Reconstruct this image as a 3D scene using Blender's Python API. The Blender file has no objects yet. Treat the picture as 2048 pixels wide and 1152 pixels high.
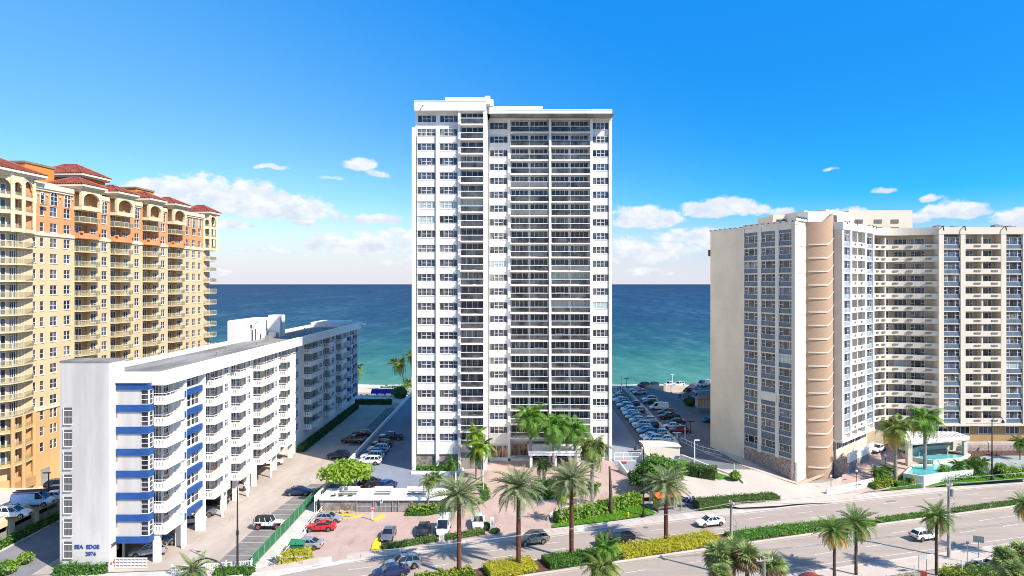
import bpy, bmesh, math, random
from mathutils import Vector, Matrix, Euler

R = math.radians
rnd = random.Random(7)
scene = bpy.context.scene
C = scene.collection

# ------------------------------------------------------------------ camera
K = 1365.0            # focal length in photo pixels (2048 wide)
CAM_Z = 37.5
cam_data = bpy.data.cameras.new('camera')
cam = bpy.data.objects.new('camera', cam_data)
C.objects.link(cam)
cam.location = (0, 0, CAM_Z)
cam.rotation_euler = (R(90), 0, 0)
cam_data.sensor_width = 36.0
cam_data.lens = 36.0 * K / 2048.0
cam_data.shift_y = -8.0 / 2048.0
cam_data.clip_start = 0.5
cam_data.clip_end = 200000.0
scene.camera = cam

# ------------------------------------------------------------------ light
SUN_AZ = (0.811, -0.585)          # horizontal direction towards the sun
SUN_EL = R(44.0)
world = bpy.data.worlds.new('World')
scene.world = world
world.use_nodes = True
wn = world.node_tree.nodes
wl = world.node_tree.links
wn.clear()


class NB:
    """tiny helper that chains shader math nodes"""
    def __init__(s, tree):
        s.t = tree

    def n(s, kind, **kw):
        nd = s.t.nodes.new(kind)
        for k, v in kw.items():
            setattr(nd, k, v)
        return nd

    def put(s, sock, v):
        if isinstance(v, bpy.types.NodeSocket):
            s.t.links.new(v, sock)
        elif v is not None:
            sock.default_value = v

    def m(s, op, a, b=None, c=None, clamp=False):
        nd = s.n('ShaderNodeMath', operation=op, use_clamp=clamp)
        s.put(nd.inputs[0], a)
        if b is not None:
            s.put(nd.inputs[1], b)
        if c is not None:
            s.put(nd.inputs[2], c)
        return nd.outputs[0]

    def vm(s, op, a, b=None):
        nd = s.n('ShaderNodeVectorMath', operation=op)
        s.put(nd.inputs[0], a)
        if b is not None:
            s.put(nd.inputs[1], b)
        return nd.outputs[0]

    def mix(s, f, a, b, blend='MIX'):
        nd = s.n('ShaderNodeMix', data_type='RGBA', blend_type=blend)
        s.put(nd.inputs[0], f)
        s.put(nd.inputs[6], a)
        s.put(nd.inputs[7], b)
        return nd.outputs[2]

    def noise(s, vec, scale, detail=4.0, rough=0.55, dist=0.0):
        nd = s.n('ShaderNodeTexNoise')
        if vec is not None:
            s.put(nd.inputs['Vector'], vec)
        nd.inputs['Scale'].default_value = scale
        nd.inputs['Detail'].default_value = detail
        nd.inputs['Roughness'].default_value = rough
        nd.inputs['Distortion'].default_value = dist
        return nd.outputs['Fac']

    def ramp(s, f, stops):
        nd = s.n('ShaderNodeValToRGB')
        s.put(nd.inputs[0], f)
        cr = nd.color_ramp
        while len(cr.elements) < len(stops):
            cr.elements.new(0.5)
        for e, (p, c) in zip(cr.elements, stops):
            e.position = p
            e.color = c if len(c) == 4 else (*c, 1)
        return nd.outputs[0]

    def mr(s, v, a, b, c=0.0, d=1.0, smooth=True):
        nd = s.n('ShaderNodeMapRange')
        nd.interpolation_type = 'SMOOTHSTEP' if smooth else 'LINEAR'
        s.put(nd.inputs[0], v)
        for i, x in enumerate((a, b, c, d)):
            nd.inputs[1 + i].default_value = x
        return nd.outputs[0]


W = NB(world.node_tree)
sky = W.n('ShaderNodeTexSky', sky_type='NISHITA')
sky.sun_disc = False
sky.sun_elevation = SUN_EL
sky.sun_rotation = math.atan2(SUN_AZ[0], SUN_AZ[1])
sky.altitude = 40
sky.air_density = 1.0
sky.dust_density = 0.25
sky.ozone_density = 2.4
hsv = W.n('ShaderNodeHueSaturation')
hsv.inputs['Hue'].default_value = 0.488
hsv.inputs['Saturation'].default_value = 1.30
hsv.inputs['Value'].default_value = 1.05
wl.new(sky.outputs[0], hsv.inputs['Color'])
tc = W.n('ShaderNodeTexCoord')
dirv = W.vm('NORMALIZE', tc.outputs['Generated'])
sep = W.n('ShaderNodeSeparateXYZ')
wl.new(dirv, sep.inputs[0])
dx, dy, dz = sep.outputs
az = W.m('ARCTAN2', dx, dy)
el = W.m('ARCSINE', dz)
# deeper, polarised looking blue towards the right and upwards; paler towards the left
sv = W.m('ADD', dx, W.m('MULTIPLY', W.m('SUBTRACT', el, 0.2), 1.5))
sdeep = W.m('MULTIPLY', W.mr(sv, -0.48, 0.42), W.mr(el, 0.85, 0.42))
gain = W.mix(sdeep, (0.76, 0.84, 0.93, 1), (0.11, 0.66, 1.06, 1))
graded = W.mix(1.0, hsv.outputs[0], gain, 'MULTIPLY')
graded = W.vm('MULTIPLY', graded, W.vm('ADD', W.vm('MULTIPLY', (1, 1, 1), W.mr(el, 0.16, 0.50, 0.0, 0.42)), (1, 1, 1)))
# domain warp so that the cloud outlines billow
wv = W.n('ShaderNodeTexNoise')
wl.new(dirv, wv.inputs['Vector'])
wv.inputs['Scale'].default_value = 26
wv.inputs['Detail'].default_value = 2
wsep = W.n('ShaderNodeSeparateColor')
wl.new(wv.outputs['Color'], wsep.inputs[0])
azw = W.m('ADD', az, W.m('MULTIPLY', W.m('SUBTRACT', wsep.outputs[0], 0.5), 0.026))
elw = W.m('ADD', el, W.m('MULTIPLY', W.m('SUBTRACT', wsep.outputs[1], 0.5), 0.012))
CLOUDS = [  # photo azimuth / elevation of each cloud bank: x, y, half width, half height, density
    (300, 392, 100, 38, 1.15), (400, 388, 95, 46, 1.2), (500, 410, 105, 52, 1.25), (590, 425, 90, 38, 1.15), (470, 452, 60, 16, .7),
    (722, 333, 50, 19, 1.0), (757, 350, 30, 14, .95), (545, 335, 36, 8, .7), (660, 357, 30, 6, .6), (750, 441, 72, 15, .85),
    (735, 492, 125, 30, .85), (800, 470, 60, 16, .75), (530, 502, 60, 12, .7), (620, 446, 40, 8, .55),
    (1290, 440, 95, 32, 1.1), (1440, 420, 100, 28, 1.15), (1375, 476, 85, 22, .8), (1290, 508, 150, 36, .75), (1290, 547, 70, 11, .7),
    (1905, 424, 85, 26, 1.0), (1855, 398, 32, 11, .8), (2030, 440, 75, 28, .9), (1765, 383, 28, 7, .6), (1663, 338, 20, 5, .45),
    (1572, 424, 42, 12, .7), (1690, 424, 42, 12, .65), (1800, 440, 60, 18, .8), (1455, 500, 90, 22, .7), (880, 520, 160, 26, .6),
    (430, 545, 60, 10, .4), (2140, 420, 90, 40, .9), (-60, 420, 120, 40, .9),
]
dens = None
tops = None
for (cx, cy, hw, hh, dn) in CLOUDS:
    ca = math.atan2(cx - 1024, K)
    ce = math.atan2(568 - cy, math.hypot(K, cx - 1024))
    sa = hw / K * math.cos(ca) ** 2
    se = hh / K * math.cos(ca)
    a = W.m('DIVIDE', W.m('SUBTRACT', azw, ca), sa)
    e0 = W.m('SUBTRACT', elw, ce)
    # flatter undersides: distances below the middle count more
    e = W.m('DIVIDE', W.m('MAXIMUM', e0, W.m('MULTIPLY', e0, -1.7)), se)
    d2 = W.m('ADD', W.m('MULTIPLY', a, a), W.m('MULTIPLY', e, e))
    v = W.m('MULTIPLY', W.m('SUBTRACT', 1.0, d2), dn)
    dens = v if dens is None else W.m('MAXIMUM', dens, v)
    hgt = W.m('MULTIPLY', W.m('DIVIDE', e0, se), W.m('GREATER_THAN', v, 0.0))
    tops = hgt if tops is None else W.m('MAXIMUM', tops, hgt)
# the same kind of low cumulus goes on round the rest of the horizon
band = W.m('MULTIPLY', W.mr(el, 0.0, 0.05), W.mr(el, 0.20, 0.09))
side = W.mr(W.m('ABSOLUTE', az), 0.70, 0.85)
gn = W.noise(W.vm('MULTIPLY', dirv, (1, 1, 3.2)), 5.5, 5, 0.55)
other = W.m('SUBTRACT', W.m('MULTIPLY', W.m('MULTIPLY', band, side), W.m('MULTIPLY', gn, 2.4)), 0.75)
dens = W.m('MAXIMUM', W.m('MAXIMUM', dens, other), -1.0)
cn = W.noise(W.vm('MULTIPLY', dirv, (1, 1, 1.5)), 34, 9, 0.60)
dens = W.m('ADD', dens, W.m('MULTIPLY', W.m('SUBTRACT', cn, 0.50), 3.0))
cover = W.mr(dens, 0.0, 0.60)
# thin pale veil towards the horizon
veil = W.m('MULTIPLY', W.mr(el, 0.125, 0.0), 0.92)
cshade = W.m('ADD', W.m('MULTIPLY', W.mr(tops, -0.55, 0.55), 0.55), W.m('MULTIPLY', W.mr(W.noise(W.vm('MULTIPLY', dirv, (1, 1, 1.6)), 42, 5), 0.34, 0.66), 0.6), clamp=True)
ccol = W.mix(cshade, (3.6, 4.2, 5.2, 1), (5.75, 5.8, 5.9, 1))
low = W.mix(veil, graded, (4.7, 4.6, 5.2, 1))
skycol = W.mix(W.m('MULTIPLY', cover, 0.93), low, ccol)
bg = W.n('ShaderNodeBackground')
wl.new(skycol, bg.inputs[0])
bg.inputs[1].default_value = 0.102
wo = W.n('ShaderNodeOutputWorld')
wl.new(bg.outputs[0], wo.inputs[0])

sun_data = bpy.data.lights.new('sun', 'SUN')
sun_data.energy = 4.6
sun_data.angle = R(0.53)
sun_data.color = (1.0, 0.915, 0.80)
sun = bpy.data.objects.new('sun', sun_data)
C.objects.link(sun)
sd = Vector((SUN_AZ[0] * math.cos(SUN_EL), SUN_AZ[1] * math.cos(SUN_EL), math.sin(SUN_EL)))
sun.rotation_euler = sd.to_track_quat('Z', 'Y').to_euler()
sun.location = (60, -30, 120)

vs = scene.view_settings
vs.view_transform = 'Standard'
vs.look = 'None'
vs.exposure = 0.76
vs.gamma = 1.0
vs.use_curve_mapping = False
scene.render.engine = 'CYCLES'
scene.cycles.max_bounces = 6
scene.cycles.diffuse_bounces = 3
scene.cycles.glossy_bounces = 2
scene.cycles.transparent_max_bounces = 8
scene.cycles.use_denoising = True
scene.cycles.filter_width = 1.0

# ------------------------------------------------------------------ materials
MATS = {}


def mat(name, col, rough=0.8, var=0.12, scale=0.35, col2=None, spec=0.35, metal=0.0, bump=0.0, bscale=8.0, alpha=1.0,
        stretch=(1, 1, 1), fine=0.0, trans=None):
    """procedural surface: two octaves of tonal variation + optional relief"""
    if name in MATS:
        return MATS[name]
    m = bpy.data.materials.new(name)
    m.use_nodes = True
    t = m.node_tree
    p = t.nodes['Principled BSDF']
    b = NB(t)
    pos = b.n('ShaderNodeNewGeometry').outputs['Position']
    vec = b.vm('MULTIPLY', pos, stretch)
    f = b.noise(vec, scale, 5, 0.6)
    c2 = col2 if col2 else tuple(max(0.0, c * (1 - 2.2 * var)) for c in col)
    out = b.mix(b.mr(f, 0.32, 0.68), (*c2, 1), (*col, 1))
    if fine > 0:
        f2 = b.noise(vec, scale * 14, 4, 0.65)
        out = b.mix(fine, out, b.mix(f2, (0.15, 0.15, 0.15, 1), (1, 1, 1, 1)), 'MULTIPLY')
    t.links.new(out, p.inputs['Base Color'])
    p.inputs['Roughness'].default_value = rough
    p.inputs['Specular IOR Level'].default_value = spec
    p.inputs['Metallic'].default_value = metal
    p.inputs['Alpha'].default_value = alpha
    if bump > 0:
        bn = b.n('ShaderNodeBump')
        bn.inputs['Strength'].default_value = bump
        bn.inputs['Distance'].default_value = 0.05
        t.links.new(b.noise(vec, bscale, 4, 0.6), bn.inputs['Height'])
        t.links.new(bn.outputs[0], p.inputs['Normal'])
    MATS[name] = m
    return m


def glass(name, col, rough=0.06, spec=0.5, var=0.42):
    """window glass with whatever hangs behind it: dark rooms, blinds, curtains"""
    if name in MATS:
        return MATS[name]
    m = bpy.data.materials.new(name)
    m.use_nodes = True
    t = m.node_tree
    p = t.nodes['Principled BSDF']
    b = NB(t)
    pos = b.n('ShaderNodeNewGeometry').outputs['Position']
    f = b.noise(b.vm('MULTIPLY', pos, (1.7, 1.7, 0.5)), 0.9, 3, 0.6)
    out = b.mix(b.mr(f, 0.38, 0.62), (*[c * (1 - var * 1.6) for c in col], 1), (*[c * (1 + var) for c in col], 1))
    t.links.new(out, p.inputs['Base Color'])
    p.inputs['Roughness'].default_value = rough
    p.inputs['Specular IOR Level'].default_value = spec
    MATS[name] = m
    return m


def leafmat(name, c1, c2, scale=0.9, trans=0.0):
    if name in MATS:
        return MATS[name]
    m = bpy.data.materials.new(name)
    m.use_nodes = True
    t = m.node_tree
    p = t.nodes['Principled BSDF']
    b = NB(t)
    pos = b.n('ShaderNodeNewGeometry').outputs['Position']
    oi = b.n('ShaderNodeObjectInfo').outputs['Random']
    f = b.noise(pos, scale, 4, 0.7)
    f = b.m('ADD', b.m('MULTIPLY', b.mr(f, 0.3, 0.7), 0.75), b.m('MULTIPLY', oi, 0.25))
    t.links.new(b.mix(f, (*c1, 1), (*c2, 1)), p.inputs['Base Color'])
    p.inputs['Roughness'].default_value = 0.5
    p.inputs['Specular IOR Level'].default_value = 0.35
    tr = t.nodes.new('ShaderNodeBsdfTranslucent')
    t.links.new(b.mix(f, (*[c * 1.25 for c in c1], 1), (*[c * 1.25 for c in c2], 1)), tr.inputs[0])
    mx = t.nodes.new('ShaderNodeMixShader')
    mx.inputs[0].default_value = 0.28
    t.links.new(p.outputs[0], mx.inputs[1])
    t.links.new(tr.outputs[0], mx.inputs[2])
    t.links.new(mx.outputs[0], t.nodes['Material Output'].inputs[0])
    MATS[name] = m
    return m


WHITE = mat('white_stucco', (0.82, 0.795, 0.745), 0.85, 0.045, 0.4, stretch=(1, 1, .14), bump=0.1, bscale=6, fine=0.07)
WHITE2 = mat('white_paint', (0.83, 0.81, 0.775), 0.6, 0.03, 0.6)
STAINED = mat('weathered_white_stucco', (0.80, 0.765, 0.705), 0.88, 0.07, 0.5, stretch=(1, 1, .12), fine=0.08)
CREAM = mat('cream_stucco', (0.70, 0.57, 0.36), 0.85, 0.04, 0.3)
CREAM2 = mat('pale_cream_trim', (0.72, 0.62, 0.45), 0.8, 0.04, 0.3)
YELLOW = mat('yellow_stucco', (0.66, 0.495, 0.285), 0.87, 0.05, 0.22, stretch=(1, 1, .5), fine=0.06)
OCHRE = mat('ochre_stucco', (0.60, 0.375, 0.17), 0.87, 0.06, 0.25, fine=0.06)
ORANGE = mat('orange_stucco', (0.68, 0.30, 0.125), 0.87, 0.05, 0.25, fine=0.06)
DEEPOR = mat('deep_orange_stucco', (0.66, 0.235, 0.045), 0.87, 0.05, 0.3)
BROWNW = mat('brown_recess_stucco', (0.42, 0.24, 0.11), 0.9, 0.08, 0.3)
BEIGE = mat('beige_stucco', (0.77, 0.655, 0.51), 0.9, 0.06, 0.25, stretch=(1, 1, .6), fine=0.10)
BEIGEL = mat('light_beige_stucco', (0.74, 0.68, 0.58), 0.88, 0.05, 0.3, fine=0.06)
CREAMW = mat('cream_white_stucco', (0.70, 0.62, 0.495), 0.86, 0.04, 0.3, fine=0.05)
SHADEST = mat('shade_toned_white_stucco', (0.63, 0.595, 0.55), 0.88, 0.10, 0.5, stretch=(1, 1, .12), fine=0.1)  # white stucco with the shade of the street end put into its colour
BLUE = mat('royal_blue_paint', (0.02, 0.085, 0.285), 0.55, 0.08, 0.6)
SLATE = mat('slate_blue_panel', (0.135, 0.18, 0.235), 0.5, 0.14, 0.9, fine=0.1)
PALEBL = mat('pale_blue_panel', (0.36, 0.43, 0.46), 0.5, 0.12, 0.9, fine=0.1)
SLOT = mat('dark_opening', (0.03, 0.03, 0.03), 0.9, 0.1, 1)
GREYW = mat('grey_taupe_wall', (0.30, 0.27, 0.245), 0.9, 0.12, 0.5)
FRAME = mat('white_window_frame', (0.80, 0.80, 0.79), 0.5, 0.02, 1)
CONC = mat('concrete', (0.50, 0.46, 0.42), 0.9, 0.10, 0.4, fine=0.12)
CONCL = mat('pale_concrete', (0.60, 0.56, 0.51), 0.9, 0.10, 0.35, fine=0.12)
ROOFG = mat('grey_gravel_roof', (0.33, 0.32, 0.30), 0.95, 0.22, 0.22, stretch=(1.6, .25, 1), fine=0.2)
BLACK = mat('black_metal', (0.025, 0.025, 0.028), 0.45, 0.1, 2)
DGREY = mat('dark_grey_metal', (0.10, 0.10, 0.105), 0.5, 0.1, 2)
STEEL = mat('grey_steel', (0.34, 0.34, 0.34), 0.45, 0.1, 2, metal=0.3)
WOOD = mat('weathered_pole_wood', (0.42, 0.37, 0.30), 0.9, 0.2, 2, stretch=(2, 2, .3), fine=0.15)
YELP = mat('yellow_paint', (0.80, 0.60, 0.02), 0.55, 0.08, 1.5)
REDP = mat('red_paint', (0.62, 0.04, 0.03), 0.45, 0.06, 1.5)
ORP = mat('orange_red_paint', (0.78, 0.16, 0.03), 0.5, 0.06, 1.5)
GREENP = mat('green_paint', (0.02, 0.17, 0.07), 0.5, 0.1, 1.5)
RAILD = mat('dark_tinted_rail_glass', (0.15, 0.147, 0.145), 0.2, 0.40, 0.5, spec=0.5, alpha=0.62)
RAILG = mat('greenish_rail_glass', (0.34, 0.34, 0.21), 0.25, 0.15, 0.6, spec=0.5, alpha=0.34)
GLS = [glass('dark_glass', (0.035, 0.038, 0.048)), glass('grey_curtained_glass', (0.085, 0.085, 0.088)),
       glass('blue_grey_glass', (0.07, 0.085, 0.125)), glass('violet_grey_glass', (0.085, 0.08, 0.105)),
       glass('blind_glass', (0.17, 0.17, 0.165)), glass('pale_green_shutter_glass', (0.40, 0.47, 0.44), 0.2, 0.5, 0.1)]
LOBBY = glass('amber_lobby_glass', (0.34, 0.19, 0.09), 0.1, 0.7, 0.5)


def pick_glass(w=(30, 34, 18, 10, 7, 1)):
    return rnd.choices(GLS, w)[0]


# ------------------------------------------------------------------ mesh builder
class MB:
    def __init__(s):
        s.v, s.f, s.mi = [], [], []
        s.M = None

    def add(s, verts, faces, m=0):
        o = len(s.v)
        if s.M is not None:
            verts = [tuple(s.M @ Vector(p)) for p in verts]
        s.v += [tuple(p) for p in verts]
        s.f += [tuple(i + o for i in f) for f in faces]
        s.mi += [m] * len(faces)
        return s

    def quad(s, a, b, c, d, m=0):
        return s.add([a, b, c, d], [(0, 1, 2, 3)], m)

    def box(s, x0, y0, z0, x1, y1, z1, m=0):
        x0, x1 = min(x0, x1), max(x0, x1)
        y0, y1 = min(y0, y1), max(y0, y1)
        z0, z1 = min(z0, z1), max(z0, z1)
        return s.add([(x0, y0, z0), (x1, y0, z0), (x1, y1, z0), (x0, y1, z0), (x0, y0, z1), (x1, y0, z1), (x1, y1, z1), (x0, y1, z1)],
                     [(3, 2, 1, 0), (4, 5, 6, 7), (0, 1, 5, 4), (1, 2, 6, 5), (2, 3, 7, 6), (3, 0, 4, 7)], m)

    def prism(s, poly, z0, z1, m=0, mtop=None):
        n = len(poly)
        ar = sum(poly[i][0] * poly[(i + 1) % n][1] - poly[(i + 1) % n][0] * poly[i][1] for i in range(n))
        if ar < 0:
            poly = poly[::-1]
        vs_ = [(x, y, z0) for x, y in poly] + [(x, y, z1) for x, y in poly]
        s.add(vs_, [tuple(range(n))[::-1]] + [(i, (i + 1) % n, (i + 1) % n + n, i + n) for i in range(n)], m)
        s.add([(x, y, z1) for x, y in poly], [tuple(range(n))], m if mtop is None else mtop)
        return s

    def wall(s, pts, t, z0, z1, m=0, closed=False):
        """upright wall of thickness t along a polyline (offset to its left side)"""
        n = len(pts)
        off = []
        for i in range(n):
            a = Vector(pts[i - 1 if (i > 0 or closed) else i])
            b = Vector(pts[i])
            c = Vector(pts[(i + 1) % n if (i < n - 1 or closed) else i])
            d1 = (b - a).normalized() if (b - a).length > 1e-6 else None
            d2 = (c - b).normalized() if (c - b).length > 1e-6 else None
            d1 = d1 or d2
            d2 = d2 or d1
            nn = Vector((-(d1.y + d2.y), d1.x + d2.x))
            nn.normalize()
            k = max(0.35, nn.dot(Vector((-d1.y, d1.x))))
            off.append((b.x + nn.x * t / k, b.y + nn.y * t / k))
        r = range(n if closed else n - 1)
        zz0 = z0 if callable(z0) else (lambda x, y: z0)
        zz1 = z1 if callable(z1) else (lambda x, y: z1)
        vv = []
        for (p, q) in zip(pts, off):
            vv += [(p[0], p[1], zz0(*p)), (p[0], p[1], zz1(*p)), (q[0], q[1], zz1(*p)), (q[0], q[1], zz0(*p))]
        ff = []
        for i in r:
            a, b = i * 4, ((i + 1) % n) * 4
            ff += [(a, b, b + 1, a + 1), (a + 1, b + 1, b + 2, a + 2), (a + 2, b + 2, b + 3, a + 3), (a + 3, b + 3, b, a)]
        if not closed:
            e = (n - 1) * 4
            ff += [(0, 1, 2, 3), (e + 3, e + 2, e + 1, e)]
        return s.add(vv, ff, m)

    def tube(s, pts, rad, n=8, m=0):
        pts = [Vector(p) for p in pts]
        if not isinstance(rad, (list, tuple)):
            rad = [rad] * len(pts)
        vv, ff = [], []
        prev = None
        for i, p in enumerate(pts):
            d = (pts[min(i + 1, len(pts) - 1)] - pts[max(i - 1, 0)]).normalized()
            if prev is None:
                u = d.orthogonal().normalized()
            else:
                u = (prev - d * prev.dot(d))
                u = u.normalized() if u.length > 1e-5 else d.orthogonal().normalized()
            prev = u
            w = d.cross(u)
            for k in range(n):
                a = 2 * math.pi * k / n
                vv.append(tuple(p + (u * math.cos(a) + w * math.sin(a)) * rad[i]))
        for i in range(len(pts) - 1):
            for k in range(n):
                a, b = i * n + k, i * n + (k + 1) % n
                ff.append((a, b, b + n, a + n))
        ff.append(tuple(range(n))[::-1])
        ff.append(tuple(range((len(pts) - 1) * n, len(pts) * n)))
        return s.add(vv, ff, m)

    def cyl(s, x, y, z0, z1, r, r1=None, n=12, m=0):
        return s.tube([(x, y, z0), (x, y, z1)], [r, r if r1 is None else r1], n, m)

    def ball(s, c, r, n=10, m=0, rz=None):
        rz = r if rz is None else rz
        vv, ff = [], []
        h = n // 2
        for i in range(h + 1):
            t = math.pi * i / h
            for k in range(n):
                a = 2 * math.pi * k / n
                vv.append((c[0] + r * math.sin(t) * math.cos(a), c[1] + r * math.sin(t) * math.sin(a), c[2] + rz * math.cos(t)))
        for i in range(h):
            for k in range(n):
                ff.append((i * n + k, (i + 1) * n + k, (i + 1) * n + (k + 1) % n, i * n + (k + 1) % n))
        return s.add(vv, ff, m)

    def mesh(s, name, mats, smooth=False):
        me = bpy.data.meshes.new(name)
        me.from_pydata(s.v, [], s.f)
        for m in (mats if isinstance(mats, (list, tuple)) else [mats]):
            me.materials.append(m)
        if len(me.materials) > 1:
            me.polygons.foreach_set('material_index', s.mi)
        if smooth:
            me.polygons.foreach_set('use_smooth', [True] * len(me.polygons))
        me.update()
        return me

    def build(s, name, mats, parent=None, loc=(0, 0, 0), rz=0.0, smooth=False):
        return link(name, s.mesh(name, mats, smooth), parent, loc, rz)


def link(name, me, parent=None, loc=(0, 0, 0), rz=0.0, rot=None, sc=None):
    o = bpy.data.objects.new(name, me)
    o.location = loc
    o.rotation_euler = rot if rot is not None else (0, 0, rz)
    if sc is not None:
        o.scale = sc
    if parent is not None:
        o.parent = parent
    C.objects.link(o)
    return o


def tag(o, label, cat, group=None):
    o['label'] = label
    o['category'] = cat
    if group:
        o['group'] = group
    return o


def thing(name, label, cat, loc=(0, 0, 0), rz=0.0, group=None):
    o = bpy.data.objects.new(name, None)
    o.empty_display_size = 0.5
    o.location = loc
    o.rotation_euler = (0, 0, rz)
    C.objects.link(o)
    return tag(o, label, cat, group)


def kind(o, k='structure'):
    o['kind'] = k
    return o


def kids(o):
    return CHILD.get(o.name, []) or list(o.children)


CHILD = {}


def dup(root, loc, rz, label, group=None, sc=None):
    r = root.copy()
    C.objects.link(r)
    r.location = loc
    r.rotation_euler = (0, 0, rz)
    if sc is not None:
        r.scale = (sc, sc, sc)
    r['label'] = label
    if group:
        r['group'] = group
    for ch in root.children:
        c = ch.copy()
        c.parent = r
        C.objects.link(c)
        for g in ch.children:
            d = g.copy()
            d.parent = c
            C.objects.link(d)
    return r


# ------------------------------------------------------------------ places
def sstep(a, b, x):
    t = min(1.0, max(0.0, (x - a) / (b - a)))
    return t * t * (3 - 2 * t)


def gz(x, y):
    """height of the ground: the forecourts rise gently towards the tower's parking deck"""
    if x < -32.4:
        return 0.0
    if x < -9.5:
        return 1.8 if y >= 111.9 else 0.0
    if x > 58:
        return sstep(58, 63, x) * max(0.0, min(y, 143.0) - 124.0) * 0.185
    return 1.8 * sstep(107, 129, y) * (1 - sstep(45, 56, x))


def at(px, py, z=None):
    """the ground point a photo pixel looks at"""
    if z is not None:
        Y = (CAM_Z - z) * K / (py - 568.0)
        return ((px - 1024.0) * Y / K, Y, z)
    zz = 0.0
    for _ in range(12):
        Y = (CAM_Z - zz) * K / (py - 568.0)
        X = (px - 1024.0) * Y / K
        zz = 0.5 * zz + 0.5 * gz(X, Y)
    return (X, Y, gz(X, Y))


def zat(py, Y):
    return CAM_Z - (py - 568.0) * Y / K


# ------------------------------------------------------------------ windows
WCACHE = {}


def win_meshes(w, h, cols, fr=0.07, dep=0.10, arch=False):
    """frame mesh and glass mesh; cols = [(width share, number of rows)], front towards -y, foot at z=0, left at x=0"""
    key = (round(w, 3), round(h, 3), tuple(cols), fr, dep, arch)
    if key in WCACHE:
        return WCACHE[key]
    f, g = MB(), MB()
    tot = sum(c[0] for c in cols)
    f.box(0, -dep, 0, fr, 0, h)
    f.box(w - fr, -dep, 0, w, 0, h)
    f.box(fr, -dep, 0, w - fr, 0, fr)
    f.box(fr, -dep, h - fr, w - fr, 0, h)
    x = 0
    for i, (cw, rows) in enumerate(cols):
        x1 = x + w * cw / tot
        a, b = x + (fr if i == 0 else fr * 0.5), x1 - (fr if i == len(cols) - 1 else fr * 0.5)
        if i < len(cols) - 1:
            f.box(x1 - fr * 0.5, -dep * 0.95, fr, x1 + fr * 0.5, 0, h - fr)
        for r in range(1, rows):
            zc = h * r / rows
            f.box(a, -dep * 0.9, zc - fr * 0.45, b, 0, zc + fr * 0.45)
        g.quad((a, -0.035, fr), (b, -0.035, fr), (b, -0.035, h - fr), (a, -0.035, h - fr))
        x = x1
    if arch:
        r0 = w / 2
        n = 8
        for k in range(n):
            a0, a1 = math.pi * k / n, math.pi * (k + 1) / n
            p = lambda r_, a_, y_: (r0 + r_ * math.cos(a_), y_, h + r_ * math.sin(a_))
            f.add([p(r0, a0, -dep), p(r0, a1, -dep), p(r0 - fr, a1, -dep), p(r0 - fr, a0, -dep)], [(0, 1, 2, 3)])
            f.add([p(r0, a0, -dep), p(r0, a0, 0), p(r0, a1, 0), p(r0, a1, -dep)], [(0, 1, 2, 3)])
            g.add([(r0, -0.035, h), p(r0 - fr, a0, -0.035), p(r0 - fr, a1, -0.035)], [(0, 1, 2)])
        f.box(r0 - fr / 2, -dep * .95, h, r0 + fr / 2, 0, h + r0 - fr)
    WCACHE[key] = (f.mesh('window', FRAME), g, {})
    return WCACHE[key]


def window(parent, w, h, cols, loc, rz=0.0, gl=None, name='window', **kw):
    fm, g, gc = win_meshes(w, h, cols, **kw)
    gl = gl or pick_glass()
    if gl.name not in gc:
        gc[gl.name] = g.mesh('pane', gl)
    o = link(name, fm, parent, loc, rz)
    link('pane', gc[gl.name], o)
    return o


W4 = ((.25, 1), (.25, 2), (.25, 2), (.25, 1))
W4B = ((.25, 2), (.25, 2), (.25, 2), (.25, 2))
D4 = ((.25, 1),) * 4
D3 = ((.34, 1),) * 3
W3 = ((.26, 2), (.48, 1), (.26, 2))
W2 = ((.5, 2), (.5, 2))
W1 = ((1, 2),)


def holed_wall(mb, x0, x1, z0, z1, holes, y=0.0, depth=0.25, m=0, mfun=None):
    """front sheet (towards -y) with real openings and their reveals; holes = (x0, x1, z0, z1)"""
    xs = sorted({x0, x1} | {min(x1, max(x0, h[i])) for h in holes for i in (0, 1)})
    zs = sorted({z0, z1} | {min(z1, max(z0, h[i])) for h in holes for i in (2, 3)})
    for i in range(len(xs) - 1):
        run = None
        xm = (xs[i] + xs[i + 1]) / 2
        hx = [h for h in holes if h[0] < xm < h[1]]
        for j in range(len(zs) - 1):
            zm = (zs[j] + zs[j + 1]) / 2
            solid = not any(h[2] < zm < h[3] for h in hx)
            if solid:
                run = zs[j] if run is None else run
            if (not solid or j == len(zs) - 2) and run is not None:
                zt = zs[j] if not solid else zs[j + 1]
                mb.quad((xs[i], y, run), (xs[i + 1], y, run), (xs[i + 1], y, zt), (xs[i], y, zt), m)
                run = None
    for (a, b, c, d) in holes:
        mb.quad((a, y, c), (a, y, d), (a, y + depth, d), (a, y + depth, c), m)
        mb.quad((b, y, c), (b, y + depth, c), (b, y + depth, d), (b, y, d), m)
        mb.quad((a, y, c), (a, y + depth, c), (b, y + depth, c), (b, y, c), m)
        mb.quad((a, y, d), (b, y, d), (b, y + depth, d), (a, y + depth, d), m)
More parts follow.
